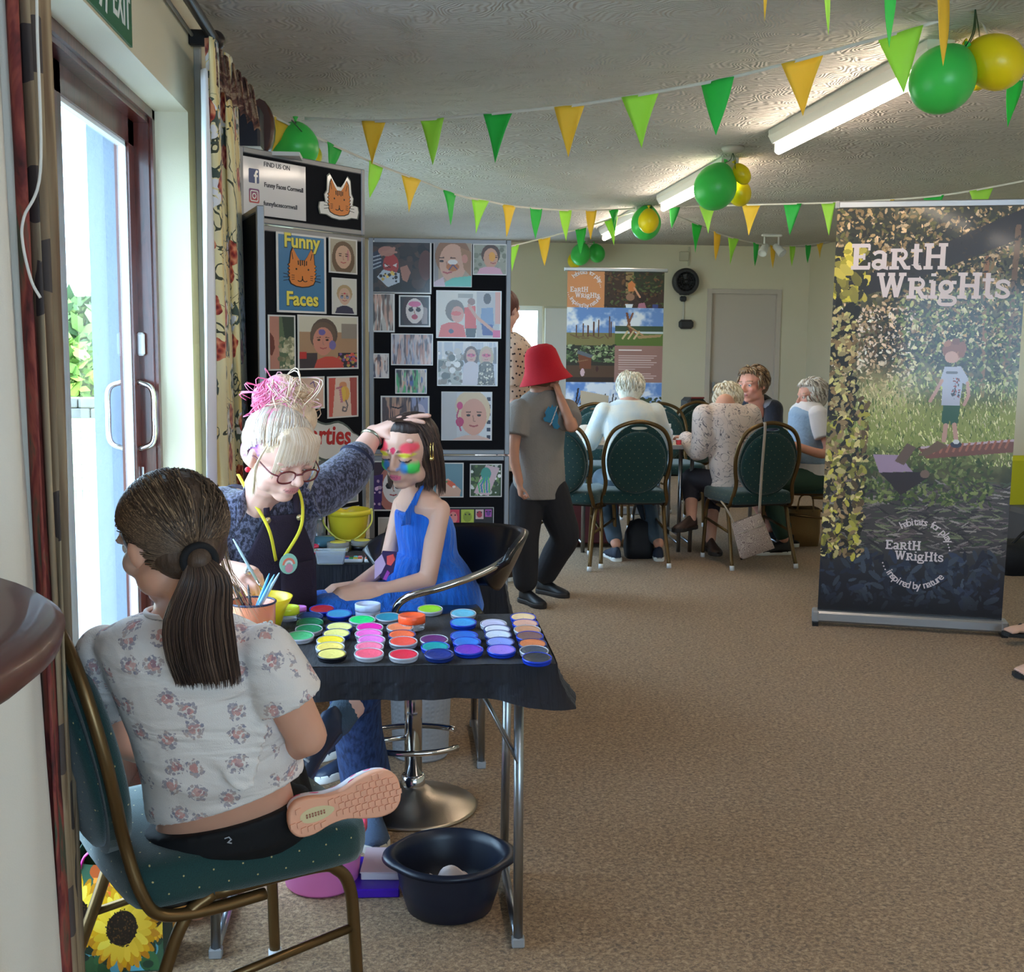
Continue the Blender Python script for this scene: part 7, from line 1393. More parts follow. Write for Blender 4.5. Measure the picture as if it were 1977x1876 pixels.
# --- the man in the navy jacket
p, f, r, U, T = seated(1500, 8.62, .50, (-.85, -.35), 1.04, .26, .0)
HC = PP(1453, 743, 8.42); sh1, sh2 = p + U * .47 - r * .18, p + U * .47 + r * .18
t, H = figure('man in a navy jacket with grey shoulders talking across the white table', dict(org=(p.x, p.y, 0), torso=T, s=1.04, head=(HC, (-.78, -.55, -.05), V((-.12, 0, 1)), .262),
    arms=[(sh1, p + f * .2 - r * .26 + UP * .2, p + f * .42 - r * .1 + UP * .27, f, -UP, r, C4(.3)), (sh2, p + f * .22 + r * .24 + UP * .2, p + f * .45 + r * .08 + UP * .27, f, -UP, -r, C4(.4))],
    legs=[(p - r * .09, p - r * .1 + f * .36 + UP * .04, V((PP(1488, 1000, 8.2).x, 8.2, .12)), V((PP(1500, 1000, 8.0).x + .2, 8.1, .1))), (p + r * .09, p + r * .1 + f * .38 + UP * .04, V((PP(1515, 1000, 8.3).x, 8.3, .12)), V((PP(1560, 1000, 8.3).x, 8.2, .1)))],
    top=knitted('navy_jacket', (16, 18, 30), (24, 27, 42)), topname='jacket', trousers=mat('dark_shorts', (44, 46, 56), .8), cut=.25, shoe=mat('shoe_black', (24, 24, 28), .5), ground=0., skin=(212, 146, 122), vox=.0075,
    face=face_cols(head_frame(HC, (-.78, -.55, -.05), V((-.12, 0, 1)), .262), (214, 150, 128), (170, 90, 84), brow=(120, 90, 66), blush=(206, 110, 96)), eyes=dict(iris=(60, 70, 80), size=.043)))
hm = MB(); R = H.to_3x3().normalized(); s = .262; hm.ell(H @ V((0, -.10, .20)), (.375 * s, .41 * s, .33 * s), R); hm.ell(H @ V((0, -.26, -.02)), (.33 * s, .22 * s, .30 * s), R); hm.ell(H @ V((.06, .18, .40)), (.24 * s, .17 * s, .10 * s), R); skin('hair', hm, hairmat('hair_brown', (124, 96, 70)), t, .008, 2); curls(H, 420, .024, [(140, 110, 80), (110, 84, 60), (156, 128, 96), (96, 72, 52)], t, 8, lo=-.2, front=.2)
for s_ in (-1, 1): MB().ell(p + U * .50 + r * s_ * .15, (.075, .07, .045)).build('shoulder_patch', mat('patch_grey', (140, 144, 156), .8), t)
nb = p + U * .53 + f * .07; MB().tube([nb + r * .05 + UP * .03, nb + f * .02 - UP * .02, nb - r * .05 + UP * .03], .018, 8, flat=.5).build('collar', mat('collar_navy', (34, 42, 66), .8), t)
MB().grid(lambda u, v: p + U * (.46 - .18 * v) + f * (.115 + .01 * math.sin(v * PI)) + r * ((u - .5) * .1 * (1 - v * .5)), 4, 6).build('shirt_front', mat('shirt_blue', (96, 140, 214), .8), t, solid=.006)
# --- grey haired person in a white polo and blue vest beside the banner
p, f, r, U, T = seated(1585, 7.98, .50, (-1, -.08), .97, .05)
HC = PP(1566, 765, 7.98); sh1, sh2 = p + U * .45 - r * .16, p + U * .45 + r * .16      # r points away from us... sh1 is the near arm
hf = head_frame(HC, (-1, -.12, -.1), UP, .235)
t, H = figure('grey haired person in white polo and pale blue vest seated beside the tall banner', dict(org=(p.x, p.y, 0), torso=T, head=(HC, (-1, -.12, -.1), UP, .235),
    arms=[(sh1, p - r * .24 + UP * .20 - f * .02, p + f * .26 - r * .14 + UP * .27, f, -UP, r, C4(.4)), (sh2, p + r * .24 + UP * .20, p + f * .26 + r * .1 + UP * .27, f, -UP, -r, C4(.4))],
    legs=[(p - r * .09, p - r * .11 + f * .36, V((PP(1510, 1000, 7.85).x, 7.8, .11)), V((PP(1480, 1000, 7.8).x, 7.8, .1))), (p + r * .09, p + r * .1 + f * .34, V((PP(1520, 1000, 8.1).x, 8.1, .11)), V((PP(1490, 1000, 8.1).x, 8.1, .1)))],
    top=mat('polo_white', (232, 228, 232), .8, bump=(200, .2)), topname='polo_shirt', trousers=mat('green_trousers', (48, 74, 62), .8), sleeve=.6, shoe=mat('shoe_black'), ground=0., skin=(210, 150, 126), vox=.0075, face=face_cols(hf, (214, 158, 138), (176, 96, 92), brow=(150, 130, 110), blush=(204, 116, 104)), eyes=dict(iris=(80, 80, 80), size=.045)))
m = MB(); m.loft([ER(c, r, f, w + .018, d + .022, 24) for c, r_, f_, w, d in T[1:5]] + [ER(T[5][0], r, f, .115, .085, 24)]); skin('vest', m, mat('vest_blue', (150, 176, 204), .8, bump=(60, .4)), t, .008, 3)
hm = MB(); R = H.to_3x3().normalized(); s = .235; hm.ell(H @ V((0, -.10, .17)), (.385 * s, .42 * s, .36 * s), R); hm.ell(H @ V((0, -.24, -.06)), (.34 * s, .24 * s, .30 * s), R); hm.ell(H @ V((0, .16, .38)), (.26 * s, .19 * s, .10 * s), R); skin('hair', hm, hairmat('hair_grey', (206, 196, 184)), t, .008, 2); curls(H, 520, .026, [(222, 214, 204), (186, 176, 164), (160, 148, 136), (232, 226, 218)], t, 11, lo=-.4, front=.2)
# --- the child in the red hat
D = 6.45; px = lambda x, y, d=D: PP(x, y, d)
f = V((.45, -.85, 0)).normalized(); r = V((-f.y, f.x, 0)) * -1; r = V((f.y, -f.x, 0))
pel = px(1042, 935); chs = px(1046, 800)
T = [(px(1042, 960), r, f, .125, .10), (px(1041, 925), r, f, .13, .105), (px(1040, 870), r, f, .125, .095), (px(1042, 820), r, f, .135, .09), (px(1045, 785), r, f, .14, .082), (px(1048, 764), r, f, .105, .065), (px(1050, 752), r, f, .05, .05)]
LS, RS = px(1093, 795, D - .02), px(1003, 795, D - .06)
feet = (atz(1022, 1165, 0), atz(1052, 1150, 0))
hfr = (px(1052, 722), (.75, .62, -.18), UP, .215)
tee = mat('tee_grey', (142, 134, 128), .9, bump=(120, .35), vary=(8, .06))
t, H = figure('child in a red bucket hat and grey tee standing by the display board', dict(org=(px(1040, 900).x, D, 0), torso=T, s=.90, hs=.84, head=hfr, vox=.007,
    arms=[(RS, px(991, 870, D - .12), px(1003, 930, D - .16), V((.1, .0, -1)), V((1, .2, 0)), V((.1, -1, 0)), (1.1, 1.15, 1.2, 1.2)), (LS, px(1104, 824, D - .18), px(1081, 766, D - .10), V((-.25, .3, .9)), V((-.7, .5, 0)), V((-.3, .6, .4)), (1., 1.1, 1.3, 1.4))],
    legs=[(px(1018, 950), px(1012, 1040, D - .08), V((feet[0].x - .02, feet[0].y + .02, .10)), feet[0] + V((.10, -.2, .1))), (px(1064, 950), px(1090, 1035, D + .02), V((feet[1].x, feet[1].y + .06, .10)), feet[1] + V((.25, -.2, .1)))],
    top=tee, topname='tee_shirt', sleeve=.62, ease=.022, trousers=mat('joggers_black', (38, 36, 40), .9, bump=(14, .5)), leg_ease=.030, botname='joggers', shoe=mat('shoe_black'), sole=mat('sole_dark'), ground=0., skin=(196, 138, 112), face=face_cols(head_frame(*hfr), (196, 140, 114), (190, 100, 96), brow=(110, 80, 60)), eyes=dict(size=.05)))
R = H.to_3x3().normalized(); s = .215
hm = MB(); hm.ell(H @ V((0, -.13, -.02)), (.375 * s, .40 * s, .40 * s), R); skin('hair', hm, hairmat('hair_child', (120, 84, 58)), t, .008, 2)
Rt = Matrix.Rotation(math.radians(-12), 3, 'Y'); m = MB(); prf = [(.001, .150), (.045, .146), (.074, .132), (.092, .108), (.102, .07), (.110, .03), (.118, .005), (.140, -.03), (.157, -.052), (.160, -.056), (.153, -.052), (.114, .0), (.10, .04), (.08, .12), (.001, .14)]
m.lathe([(a_ * .93, b_) for a_, b_ in prf], H @ V((0, -.04, .06)), 40, rot=Rt); hat = m.build('bucket_hat', mat('hat_red', (190, 22, 40), .9, bump=(300, .4)), t)
fr_ = px(1066, 806, D - .16); Mg = plane_matrix(fr_, V((.80, .0, .05)), UP); m = MB(); m.prism([(-.03, .05), (-.02, .065), (-.01, .05), (.0, .075), (.01, .05), (.02, .07), (.025, .03), (.035, .0), (.03, -.03), (.045, -.05), (.03, -.065), (.01, -.06), (-.005, -.03), (-.04, -.02), (-.05, .0), (-.035, .01), (-.04, .03)], 0, .004, Mg); 
gr = skin('tee_print', MB().add([v + V((0, -.0, 0)) for v in [V(q) for q in m.v]], m.f), mat('print_blue', (44, 120, 156), .7), t, .004, 1)
for k in range(5): MB().tube([Mg @ V((-.012 + .008 * k, -.04 + .02 * k, .005)), Mg @ V((.0 + .007 * k, -.02 + .02 * k, .005))], .003, 6).build('print_stroke', mat('print_pale', (214, 200, 196), .7), t)
# --- the person hidden behind the wide panel
D2 = 7.0; p0 = PP(972, 900, D2); f = V((.6, .8, 0)).normalized(); r = V((f.y, -f.x, 0)); q = lambda x, y, dd=0: PP(x, y, D2 + dd)
T = [(q(972, 905), r, f, .16, .115), (q(972, 860), r, f, .165, .115), (q(972, 800), r, f, .14, .10), (q(972, 720), r, f, .165, .11), (q(970, 668), r, f, .17, .10), (q(970, 650), r, f, .12, .07), (q(970, 640), r, f, .06, .055)]
t2 = NT('cream_blouse', flat=True, rough=.85); v = t2.vor(t2.co('UV'), 30); t2.out(t2.mix(t2.math('LESS_THAN', v.outputs[0], .17), (226, 200, 180), (60, 50, 56)))
t, H = figure('person in a spotted cream blouse standing mostly hidden behind the display board', dict(org=(p0.x, D2, 0), torso=T, head=(q(975, 598), (.7, .7, -.1), UP, .23), arms=[(q(990, 680, -.1), q(992, 760, -.1), q(985, 830, -.2), -UP, V((-1, 0, 0)), f, C4(.4)), (q(940, 680, .1), q(940, 760), q(950, 820), -UP, V((1, 0, 0)), f, C4(.4))],
    legs=[(q(982, 930), q(984, 1040), V((q(984, 1100).x, D2, .1)), V((q(1000, 1100).x, D2 + .1, .1))), (q(958, 930), q(958, 1040), V((q(956, 1100).x, D2, .1)), V((q(970, 1100).x, D2 + .2, .1)))], top=t2.m, topname='blouse', sleeve=.8, ease=.02, trousers=mat('trousers_black', (26, 26, 32), .8), cut=.78, shoe=mat('shoe_brown'), ground=0.))
R = H.to_3x3().normalized(); s = .23; hm = MB(); hm.ell(H @ V((0, -.10, .14)), (.40 * s, .44 * s, .40 * s), R); hm.ell(H @ V((0, -.22, -.3)), (.34 * s, .24 * s, .5 * s), R); skin('hair', hm, hairmat('hair_auburn', (96, 52, 44)), t, .009, 2)
# --- feet in flip-flops at the right edge
g = atz(1972, 1262, 0); t = thing('person', 'feet in black flip-flops just entering at the right edge, below the banner', 'person', (g.x + .2, g.y, 0)); b = MB()
for k, (x, y, z, dx) in enumerate(((1950, 1222, .06, 0), (1972, 1300, .0, 0))):
    a = PP(x, y, 5.35 - .25 * k) if k == 0 else atz(x, y, .02); d = V((1, .25, -.12 if k == 0 else 0)).normalized()
    fb_ = MB(); fb_.loft([ER(a + d * u + UP * (.018 + h), V((-d.y, d.x, 0)).normalized(), UP, w, hh, 16) for u, w, hh, h in ((.0, .02, .01, .0), (.02, .038, .014, .002), (.07, .044, .02, .006), (.14, .038, .028, .014), (.2, .034, .036, .03), (.235, .024, .03, .03))]); fb_.cap(a + d * .195 + UP * .04, a + d * .20 + UP * .42 + V((.05, 0, 0)), .034, .055)
    for i in range(5): fb_.cap(a + V((-d.y, d.x, 0)).normalized() * (-.032 + .016 * i) + d * .01 + UP * .014, a - d * (.018 - .004 * i) + V((-d.y, d.x, 0)).normalized() * (-.034 + .017 * i) + UP * .01, .010, .008)
    skin('foot', fb_, M_SKIN, t, .006, 2, flatcol((226, 184, 166)))
    MB().loft([ER(a + d * u + UP * z_ , V((-d.y, d.x, 0)).normalized(), d, w, .001, 4) for u, w, z_ in ((0, .03, 0),)] * 2) if False else None
    MB().prism([(-.03, -.03), (-.035, 0), (-.02, .035), (.05, .046), (.15, .036), (.22, .03), (.24, .0), (.22, -.03), (.15, -.036), (.05, -.046)], -.014, .004, plane_matrix(a, d, V((-d.y, d.x, 0)))).build('sandal_sole', mat('flipflop_black', (40, 42, 46), .7), t)
    MB().tube(bez([a + d * .03 + UP * .02, a + d * .08 + UP * .045 + V((-d.y, d.x, 0)) * .02, a + d * .13 + UP * .02 + V((-d.y, d.x, 0)) * .045], 5), .006, 8, flat=.5).build('sandal_strap', mat('flipflop_black'), t)

# ================================================================== GIRL IN THE FLORAL TEE (nearest, back to us)
t = thing('person', 'girl with a brown ponytail and floral white tee sitting nearest to us', 'person', (-.33, 2.15, 0)); girl = t
D = 2.12; q = lambda x, y, d=D: PP(x, y, d)
HC = q(328, 1042, 2.06); hfr = (HC, (-.74, .64, -.22), V((-.06, -.05, 1)), .225); H = head_frame(*hfr); s = .225
b = MB(); head_shape(b, H, young=1)
rt = V((1, -.16, 0)); fw = V((.16, 1, 0)).normalized()
def tr(px, py, hw, dep, d=D, tilt=0.): return (q(px, py, d), V((1, -.16, tilt)).normalized(), fw, hw, dep)
TOR = [tr(432, 1618, .150, .108, 2.235, .12), tr(435, 1565, .142, .100, 2.21, .20), tr(430, 1495, .126, .092, 2.17, .2), tr(402, 1400, .130, .088, 2.14, .1), tr(372, 1300, .148, .088, 2.11, .03), tr(362, 1245, .155, .078, 2.10), tr(358, 1208, .118, .062, 2.11), tr(352, 1182, .06, .05, 2.12)]
b.loft([ER(c, r, f, w * .94, d * .9, 28) for c, r, f, w, d in TOR]); b.cap(H @ V((0, -.12, -.42)), TOR[-1][0], .047, .052)
RSh, REl, RWr = q(512, 1262, 2.06), q(592, 1420, 2.10), q(520, 1462, 2.32)
LSh, LEl, LWr = q(202, 1262, 2.15), q(215, 1420, 2.32), q(330, 1470, 2.42)
limb(b, [RSh, REl], [.045, .037]); limb(b, [REl, RWr], [.037, .024]); limb(b, [LSh, LEl], [.045, .037]); limb(b, [LEl, LWr], [.037, .024])
hand(b, RWr, (-.8, .55, 0), -UP, (.4, .7, 0), .145, (.6, .7, .7, .8)); hand(b, LWr, (.9, .4, 0), -UP, (.4, -.7, .0), .145, (.6, .7, .7, .8))
hipR, hipL = q(500, 1575, 2.27), q(370, 1600, 2.29); knR = V((-.30, 2.60, .57)); ankR = q(580, 1585, 2.33); knL = V((-.47, 2.60, .55)); ankL = V((-.51, 2.87, .11))
limb(b, [hipR, knR], [.066, .048]); limb(b, [knR, ankR], [.046, .032]); limb(b, [hipL, knL], [.066, .048]); limb(b, [knL, ankL], [.046, .032])
def gx(x, y, z, fr, put, c):      # faint glittery face paint on the cheek turned to the door
    put(np.exp(-(((x - .22) / .10) ** 2 + ((z + .02) / .14) ** 2)) * (y > .1) * (x > 0), (176, 190, 186), .6); put(np.exp(-(((x + .22) / .10) ** 2 + ((z + .02) / .14) ** 2)) * (y > .1) * (x < 0), (176, 190, 186), .6)
skin('body', b, M_SKIN, t, .0052, 3, face_cols(H, (212, 158, 132), (200, 110, 106), brow=(110, 84, 64), extra=gx))
eyes(H, t, (80, 70, 60))
# tee
T_ = NT('floral_tee', flat=True, rough=.85, sheen=.1); c = T_.co('UV'); base = T_.ramp(T_.noise(c, 5, 2), [(.3, (224, 214, 208)), (.7, (232, 224, 218))])
wob = T_.node('VectorMath', {0: c, 1: T_.math('MULTIPLY', T_.noise(c, 30, 2).outputs[0], .012)}, operation='ADD')
vb = T_.vor(wob, 16.5, .6); pet = T_.vor(c, 150, 1.); gate = T_.math('LESS_THAN', T_.math('ADD', vb.outputs[0], T_.math('MULTIPLY', T_.noise(c, 85, 2).outputs[0], .42)), .50)
inr = T_.math('LESS_THAN', T_.math('ADD', vb.outputs[0], T_.math('MULTIPLY', T_.noise(c, 60, 1).outputs[0], .2)), .25); pg = T_.math('MULTIPLY', gate, T_.math('LESS_THAN', pet.outputs[0], .52))
pc = T_.ramp(pet.outputs[1], [(.25, (164, 156, 164)), (.5, (180, 170, 174)), (.7, (196, 174, 164)), (.85, (148, 144, 158))]); pr = T_.ramp(T_.vor(c, 110).outputs[1], [(.3, (208, 152, 146)), (.6, (216, 176, 168)), (.8, (166, 128, 136))])
k = T_.mix(pg, base.outputs[0], pc.outputs[0]); k = T_.mix(T_.math('MULTIPLY', inr, T_.math('LESS_THAN', pet.outputs[0], .62)), k, pr.outputs[0])
wr = T_.noise(T_.co('Object', (3.5, 3.5, 9), rot=(0, .5, .3)), 1.4, 3, .5, .7); M_TEE = T_.out(k, T_.math('ADD', wr.outputs[0], T_.math('MULTIPLY', T_.noise(c, 500, 2).outputs[0], .04)), .9, .03)
m = MB(); e = .013
TT = [tr(436, 1533, .150, .112, 2.20, .32), tr(434, 1518, .152, .115, 2.20, .29), tr(426, 1475, .144, .112, 2.17, .2), tr(404, 1400, .142, .104, 2.14, .1), tr(376, 1300, .156, .098, 2.11, .03), tr(362, 1250, .164, .088, 2.10), tr(358, 1220, .150, .078, 2.105), tr(356, 1198, .110, .068, 2.11), tr(355, 1184, .072, .060, 2.115)]
m.loft([ER(c_, r, f, w + .004, d + .004, 32) for c_, r, f, w, d in TT])
se = q(560, 1352, 2.07); d_1 = (se - RSh).normalized(); m.ell(RSh, .055); m.tube([RSh, RSh.lerp(se, .5), se], [.055, .060, .063], 24)
sl = q(200, 1350, 2.24); m.ell(LSh, .053); m.tube([LSh, LSh.lerp(sl, .5), sl], [.054, .058, .061], 24)
for k_ in range(7):       # soft folds pulled from the right armpit and waist
    a = q(528 - k_ * 6, 1390 + k_ * 20, 2.05); z_ = q(300 + k_ * 22, 1330 + k_ * 26, 2.045); mid = a.lerp(z_, .5) + V((0, -.004, -.018)); m.tube(bez([a, mid, z_], 6), [.004] + [.008] * 11 + [.003], 8)
skin('tee_shirt', m, M_TEE, t, .0052, 4, uv=True)
MB().tube([TT[-1][0] + (rt.normalized() * math.cos(a) * .066 + fw * math.sin(a) * .056) + UP * .004 for a in [i * PI / 16 for i in range(32)]], .005, 8, close=True).build('neck_band', mat('tee_rib', (226, 216, 212), .85), t)
# leggings
m = MB(); m.loft([ER(c_, r, f, w * 1.06 + .006, d + .012, 28) for c_, r, f, w, d in (tr(428, 1640, .148, .10, 2.275, .05), tr(430, 1625, .158, .110, 2.265, .08), tr(434, 1605, .158, .115, 2.235, .14), tr(438, 1562, .148, .108, 2.22, .24))])
limb(m, [hipR, knR], [.088, .058]); limb(m, [knR, ankR], [.056, .040]); limb(m, [hipL, knL], [.085, .058]); limb(m, [knL, ankL], [.056, .040])
skin('leggings', m, mat('leggings_black', (10, 10, 14), .8, bump=(40, .15)), t, .0065, 4)
lg = q(440, 1622, 2.095); Mg = plane_matrix(lg, (1, -.1, .1), UP); m = MB(); stroke(m, [(-.006, .004), (.002, .006), (.006, .001), (.0, -.004), (.007, -.006)], .002, Mg, .0); m.build('waist_mark', mat('mark_grey', (170, 170, 176), .6), t, solid=.001)
# shoes with a treaded sole facing us
PK = NT('shoe_pink', rough=.6); cc_ = PK.co('Object', (1, 1, 1)); ch = PK.vor(cc_, 30, .2); PK.out(PK.mix(PK.math('LESS_THAN', ch.outputs[0], .32), (226, 222, 232), (226, 70, 130)))
M_PEACH = mat('sole_peach', (232, 168, 136), .7); M_CREAM = mat('sole_cream', (214, 196, 150), .7); M_GROOVE = mat('sole_groove', (170, 108, 86), .8)
hl, to = q(556, 1582, 2.11), q(776, 1532, 2.17); f = (to - hl).normalized(); un_ = V((.06, -.93, .10)).normalized(); up_ = -un_; up_ = (up_ - f * up_.dot(f)).normalized(); r_ = f.cross(up_)
L = (to - hl).length; W_s = .36
sideup = r_ if r_.z > 0 else -r_
def SP(u, v, h): return hl + f * (L * u) + sideup * (L * v + L * .10 * math.sin(u * 3.0 - .8) * .25) + up_ * h       # u along, v across, h away from us
ol = [(.0, -.02), (.015, -.10), (.08, -.165), (.2, -.175), (.35, -.135), (.5, -.13), (.65, -.17), (.8, -.19), (.92, -.16), (.985, -.08), (1., .02), (.985, .12), (.92, .19), (.8, .215), (.65, .185), (.5, .125), (.35, .115), (.2, .145), (.08, .14), (.015, .07)]
ol = [(v.x, v.y) for v in bez([V((a, b_, 0)) for a, b_ in ol + ol[:1]], 3)[:-1]]; N = len(ol)
def rg(h, k): return [SP(.5 + (a - .5) * (1 + (k - 1) * .4), b_ * k, h) for a, b_ in ol]
so = MB().loft([rg(.0, .90), rg(.002, .97), rg(.008, 1.), rg(.02, 1.0), rg(.026, .95)]).build('shoe_sole', M_PEACH, t)
m = MB().loft([rg(.024, .95), rg(.04, .96), rg(.062, .84), rg(.080, .52), rg(.084, .1)]); m.build('shoe', PK.m, t)
ins = [(.10 + .30 * (.5 + .5 * math.cos(a)), -.005 + .062 * math.sin(a) * (1 - .18 * math.cos(a))) for a in [i * PI / 14 for i in range(28)]]
MB().loft([[SP(a, b_, -.0005) for a, b_ in ins], [SP(a, b_, .004) for a, b_ in ins]]).build('sole_insert', M_CREAM, so)
for i in range(14): MB().box(SP(.16 + .025 * (i // 2) , -.012 + .02 * (i % 2), -.001), (.003, .002, .003)).build('insert_dimple', M_GROOVE, so)
def inside(u, v):
    k = False
    for i in range(N):
        (x0, y0), (x1, y1) = ol[i], ol[(i + 1) % N]
        if (y0 > v) != (y1 > v) and u < (x1 - x0) * (v - y0) / (y1 - y0) + x0: k = not k
    return k
for i in range(17):
    for j in range(7):
        u = .035 + i * .057 + (.028 if j % 2 else 0); v = -.165 + j * .056
        if ((u - .25) / .19) ** 2 + ((v + .005) / .085) ** 2 < 1 or not all(inside(u + a, v * 1.12 + b_) for a in (-.022, .022) for b_ in (-.018, .018)): continue
        w_, g_ = .0225, .021; cs = [(u - w_, v - g_), (u + w_, v - g_ + .008), (u + w_, v + g_ + .008), (u - w_, v + g_)]
        MB().add([SP(a, b_, -.0032) for a, b_ in cs] + [SP(a * 1., b_, .0015) for a, b_ in cs], [(0, 1, 2, 3), (0, 4, 5, 1), (1, 5, 6, 2), (2, 6, 7, 3), (3, 7, 4, 0)]).build('tread_block', M_PEACH, so)
hl2 = V((-.52, 2.84, 0.0)); shoe(t, hl2, hl2 + V((.05, .2, 0)), UP, .215, PK.m, M_PEACH)
# hair: smooth cap swept back into a low ponytail
tie = q(385, 1082, 1.965); R = H.to_3x3().normalized()
hm = MB(); hm.ell(H @ V((0, -.085, .135)), (.378 * s, .432 * s, .386 * s), R); hm.ell(H @ V((0, -.20, -.06)), (.325 * s, .25 * s, .27 * s), R); hm.cap(H @ V((0, -.34, -.06)), tie, .04, .022)
HB = hairmat('hair_base_brown', (74, 56, 44)); skin('hair', hm, HB, t, .006, 3)
g = np.random.default_rng(21); cols = [(84, 64, 50), (104, 82, 64), (64, 48, 38), (118, 94, 72), (54, 40, 32), (150, 122, 94), (74, 56, 44), (90, 70, 54)]; P_ = []
for i in range(3000):
    a = g.random() * 2 * PI; w_ = g.random() ** .8; y0 = .36 * math.cos(a * .5) if False else 0
    # start on the hairline loop round the face and ears, run over the skull to the tie
    th = (g.random() * 2 - 1) * 1.75; st_ = V((.385 * math.sin(th), .33 * math.cos(th) - .28 * g.random() ** 1.5, .30 * math.cos(th) + .12 + .10 * g.random()))
    if abs(th) > 1.3: st_ = V((math.copysign(.37, th), .02 - .26 * g.random(), .10 - .5 * g.random()))
    tie_l = H.inverted() @ tie; off = g.random() * .6; pts = []
    for k_ in range(9):
        u = off + (1 - off) * k_ / 8 if g.random() < 2 else 0; p = st_.lerp(tie_l, u); c0 = V((0, -.085, .135)); d = p - c0; tgt = V((d.x / .394, d.y / .449, d.z / .403)); n_ = tgt.length
        if n_ < 1e-3: continue
        sc = 1. / n_; rr0 = 1 if u < .92 else max(0, 1 - (u - .92) / .08); p = p.lerp(c0 + d * sc * 1.012, rr0) if u < .999 else p; pts.append(H @ p)
    P_.append(pts)
strand_mesh('hair_strands', P_, M_HAIR, t, .0012, cols)
P_ = []
for i in range(0):
    th = (g.random() * 2 - 1) * 2.3; p = V((.41 * math.sin(th), -.02 + .2 * g.random(), .22 + .36 * math.cos(th))); P_.append([H @ (p + V((.05 * u * math.sin(th * 3), -.03 * u, .07 * u * (1 - .8 * u) * 2 * g.random())) * (1 + g.random())) for u in (0, .3, .6, 1)])
for i in range(26): a = H @ V((.33 + .03 * g.random(), -.06 - .15 * g.random(), -.12)); P_.append(bez([a, a + V((.01, -.008, -.045)), a + V((.02 + .05 * g.random(), -.01, -.10 - .04 * g.random()))], 4))
strand_mesh('loose_strands', P_, M_HAIR, t, .0007, [(186, 158, 124), (150, 122, 92), (206, 182, 148)])
MB().tube([tie + V((.024 * math.cos(a), .0, .024 * math.sin(a))) + V((0, .006 * math.cos(a), 0)) for a in [i * PI / 12 for i in range(24)]], .0075, 10, close=True).build('hair_tie', mat('tie_black', (16, 16, 20), .8), t)
ax = [tie, q(395, 1120, 1.955), q(382, 1190, 1.965), q(388, 1255, 1.985), q(402, 1312, 1.995)]; axb = bez(ax, 5)
def rad(u): return .020 + .036 * math.sin(min(1, u * 1.5) * PI / 2) - .010 * max(0, u - .75) * 4 * .5
m = MB(); m.loft([ER(p, V((1, 0, .08)), V((0, 1, 0)), rad(i / 20) * .92, rad(i / 20) * .5, 18) for i, p in enumerate(axb)]); skin('ponytail', m, HB, t, .006, 1)
P_ = []
for i in range(900):
    a = g.random() * 2 * PI; k = .80 + .24 * g.random(); e_ = 20 if g.random() < .7 else int(15 + 5 * g.random()); sw = (g.random() - .5) * .01
    P_.append([axb[j] + V((1, 0, .08)) * (rad(j / 20) * k * math.cos(a) + sw * j / 20) + V((0, 1, 0)) * (rad(j / 20) * .56 * k * math.sin(a)) for j in range(0, e_ + 1, 2)] + [axb[min(e_, 20)] + V((1, 0, 0)) * (rad(1.) * k * math.cos(a) + sw) + V((0, 1, 0)) * rad(1.) * .5 * k * math.sin(a) + V((0, 0, -.012 * g.random()))])
strand_mesh('ponytail_strands', P_, M_HAIR, t, .0011, [(62, 46, 40), (50, 38, 34), (84, 64, 54), (104, 82, 68), (70, 52, 46)])

# ================================================================== THE FACE PAINTER
t = thing('person', 'face painter with pink and blonde bun, glasses and dark apron leaning over', 'person', (-.36, 3.45, 0)); D = 3.2
HC = q(541, 878, 3.2); fd = V((.62, -.70, -.44)); hfr = (HC, fd, V((.08, -.1, 1)), .236); H = head_frame(*hfr); s = .238; b = MB(); head_shape(b, H)
r_a = V((-.84, -.54, 0)).normalized(); f_a = V((.54, -.84, 0)).normalized()     # her right is to our left
def tp(px, py, hw, dep, d): return (q(px, py, d), r_a, f_a, hw, dep)
TOR = [tp(516, 1262, .16, .13, 3.50), tp(510, 1200, .155, .125, 3.49), tp(500, 1130, .14, .11, 3.46), tp(500, 1050, .15, .11, 3.42), tp(504, 990, .155, .10, 3.38), tp(506, 955, .12, .08, 3.36), tp(506, 935, .06, .055, 3.35)]
b.loft([ER(c_, r, f, w * .94, d * .92, 26) for c_, r, f, w, d in TOR]); b.cap(H @ V((0, -.10, -.40)), q(506, 958, 3.36), .055, .062)
RSh, REl, RWr = q(432, 985, 3.34), q(392, 1100, 3.26), q(428, 1098, 3.02); LSh, LEl, LWr = q(580, 965, 3.40), q(672, 912, 3.52), q(722, 838, 3.62)
limb(b, [RSh, REl, RWr], [.05, .04, .027]); limb(b, [LSh, LEl], [.05, .042]); limb(b, [LEl, LWr], [.046, .029])
hn_l = V((.2, .1, -1)); hand(b, LWr, q(800, 800, 3.60) - LWr, hn_l, V((.25, -.9, -.15)), .195, (.30, .18, .2, .25), thumb=(.55, .75), spread=.10)
hand(b, RWr, q(500, 1118, 2.94) - RWr, V((.35, .1, -1)), V((.3, -.5, .55)), .185, (.75, .85, .9, 1.0), thumb=(.15, .9), spread=.04)
hipR, hipL = q(490, 1262, 3.48), q(570, 1262, 3.46); knR, anR = q(668, 1262, 3.20), q(712, 1545, 3.40); knL, anL = q(742, 1262, 3.28), q(652, 1392, 3.08)
limb(b, [hipR, knR, anR], [.075, .058, .036]); limb(b, [hipL, knL, anL], [.075, .058, .036])
ep = q(486, 868, 3.1)
skin('body', b, M_SKIN, t, .0048, 2, face_cols(H, (228, 178, 160), (216, 140, 138), brow=(150, 120, 96), blush=(222, 140, 132), lid=(84, 60, 56)))
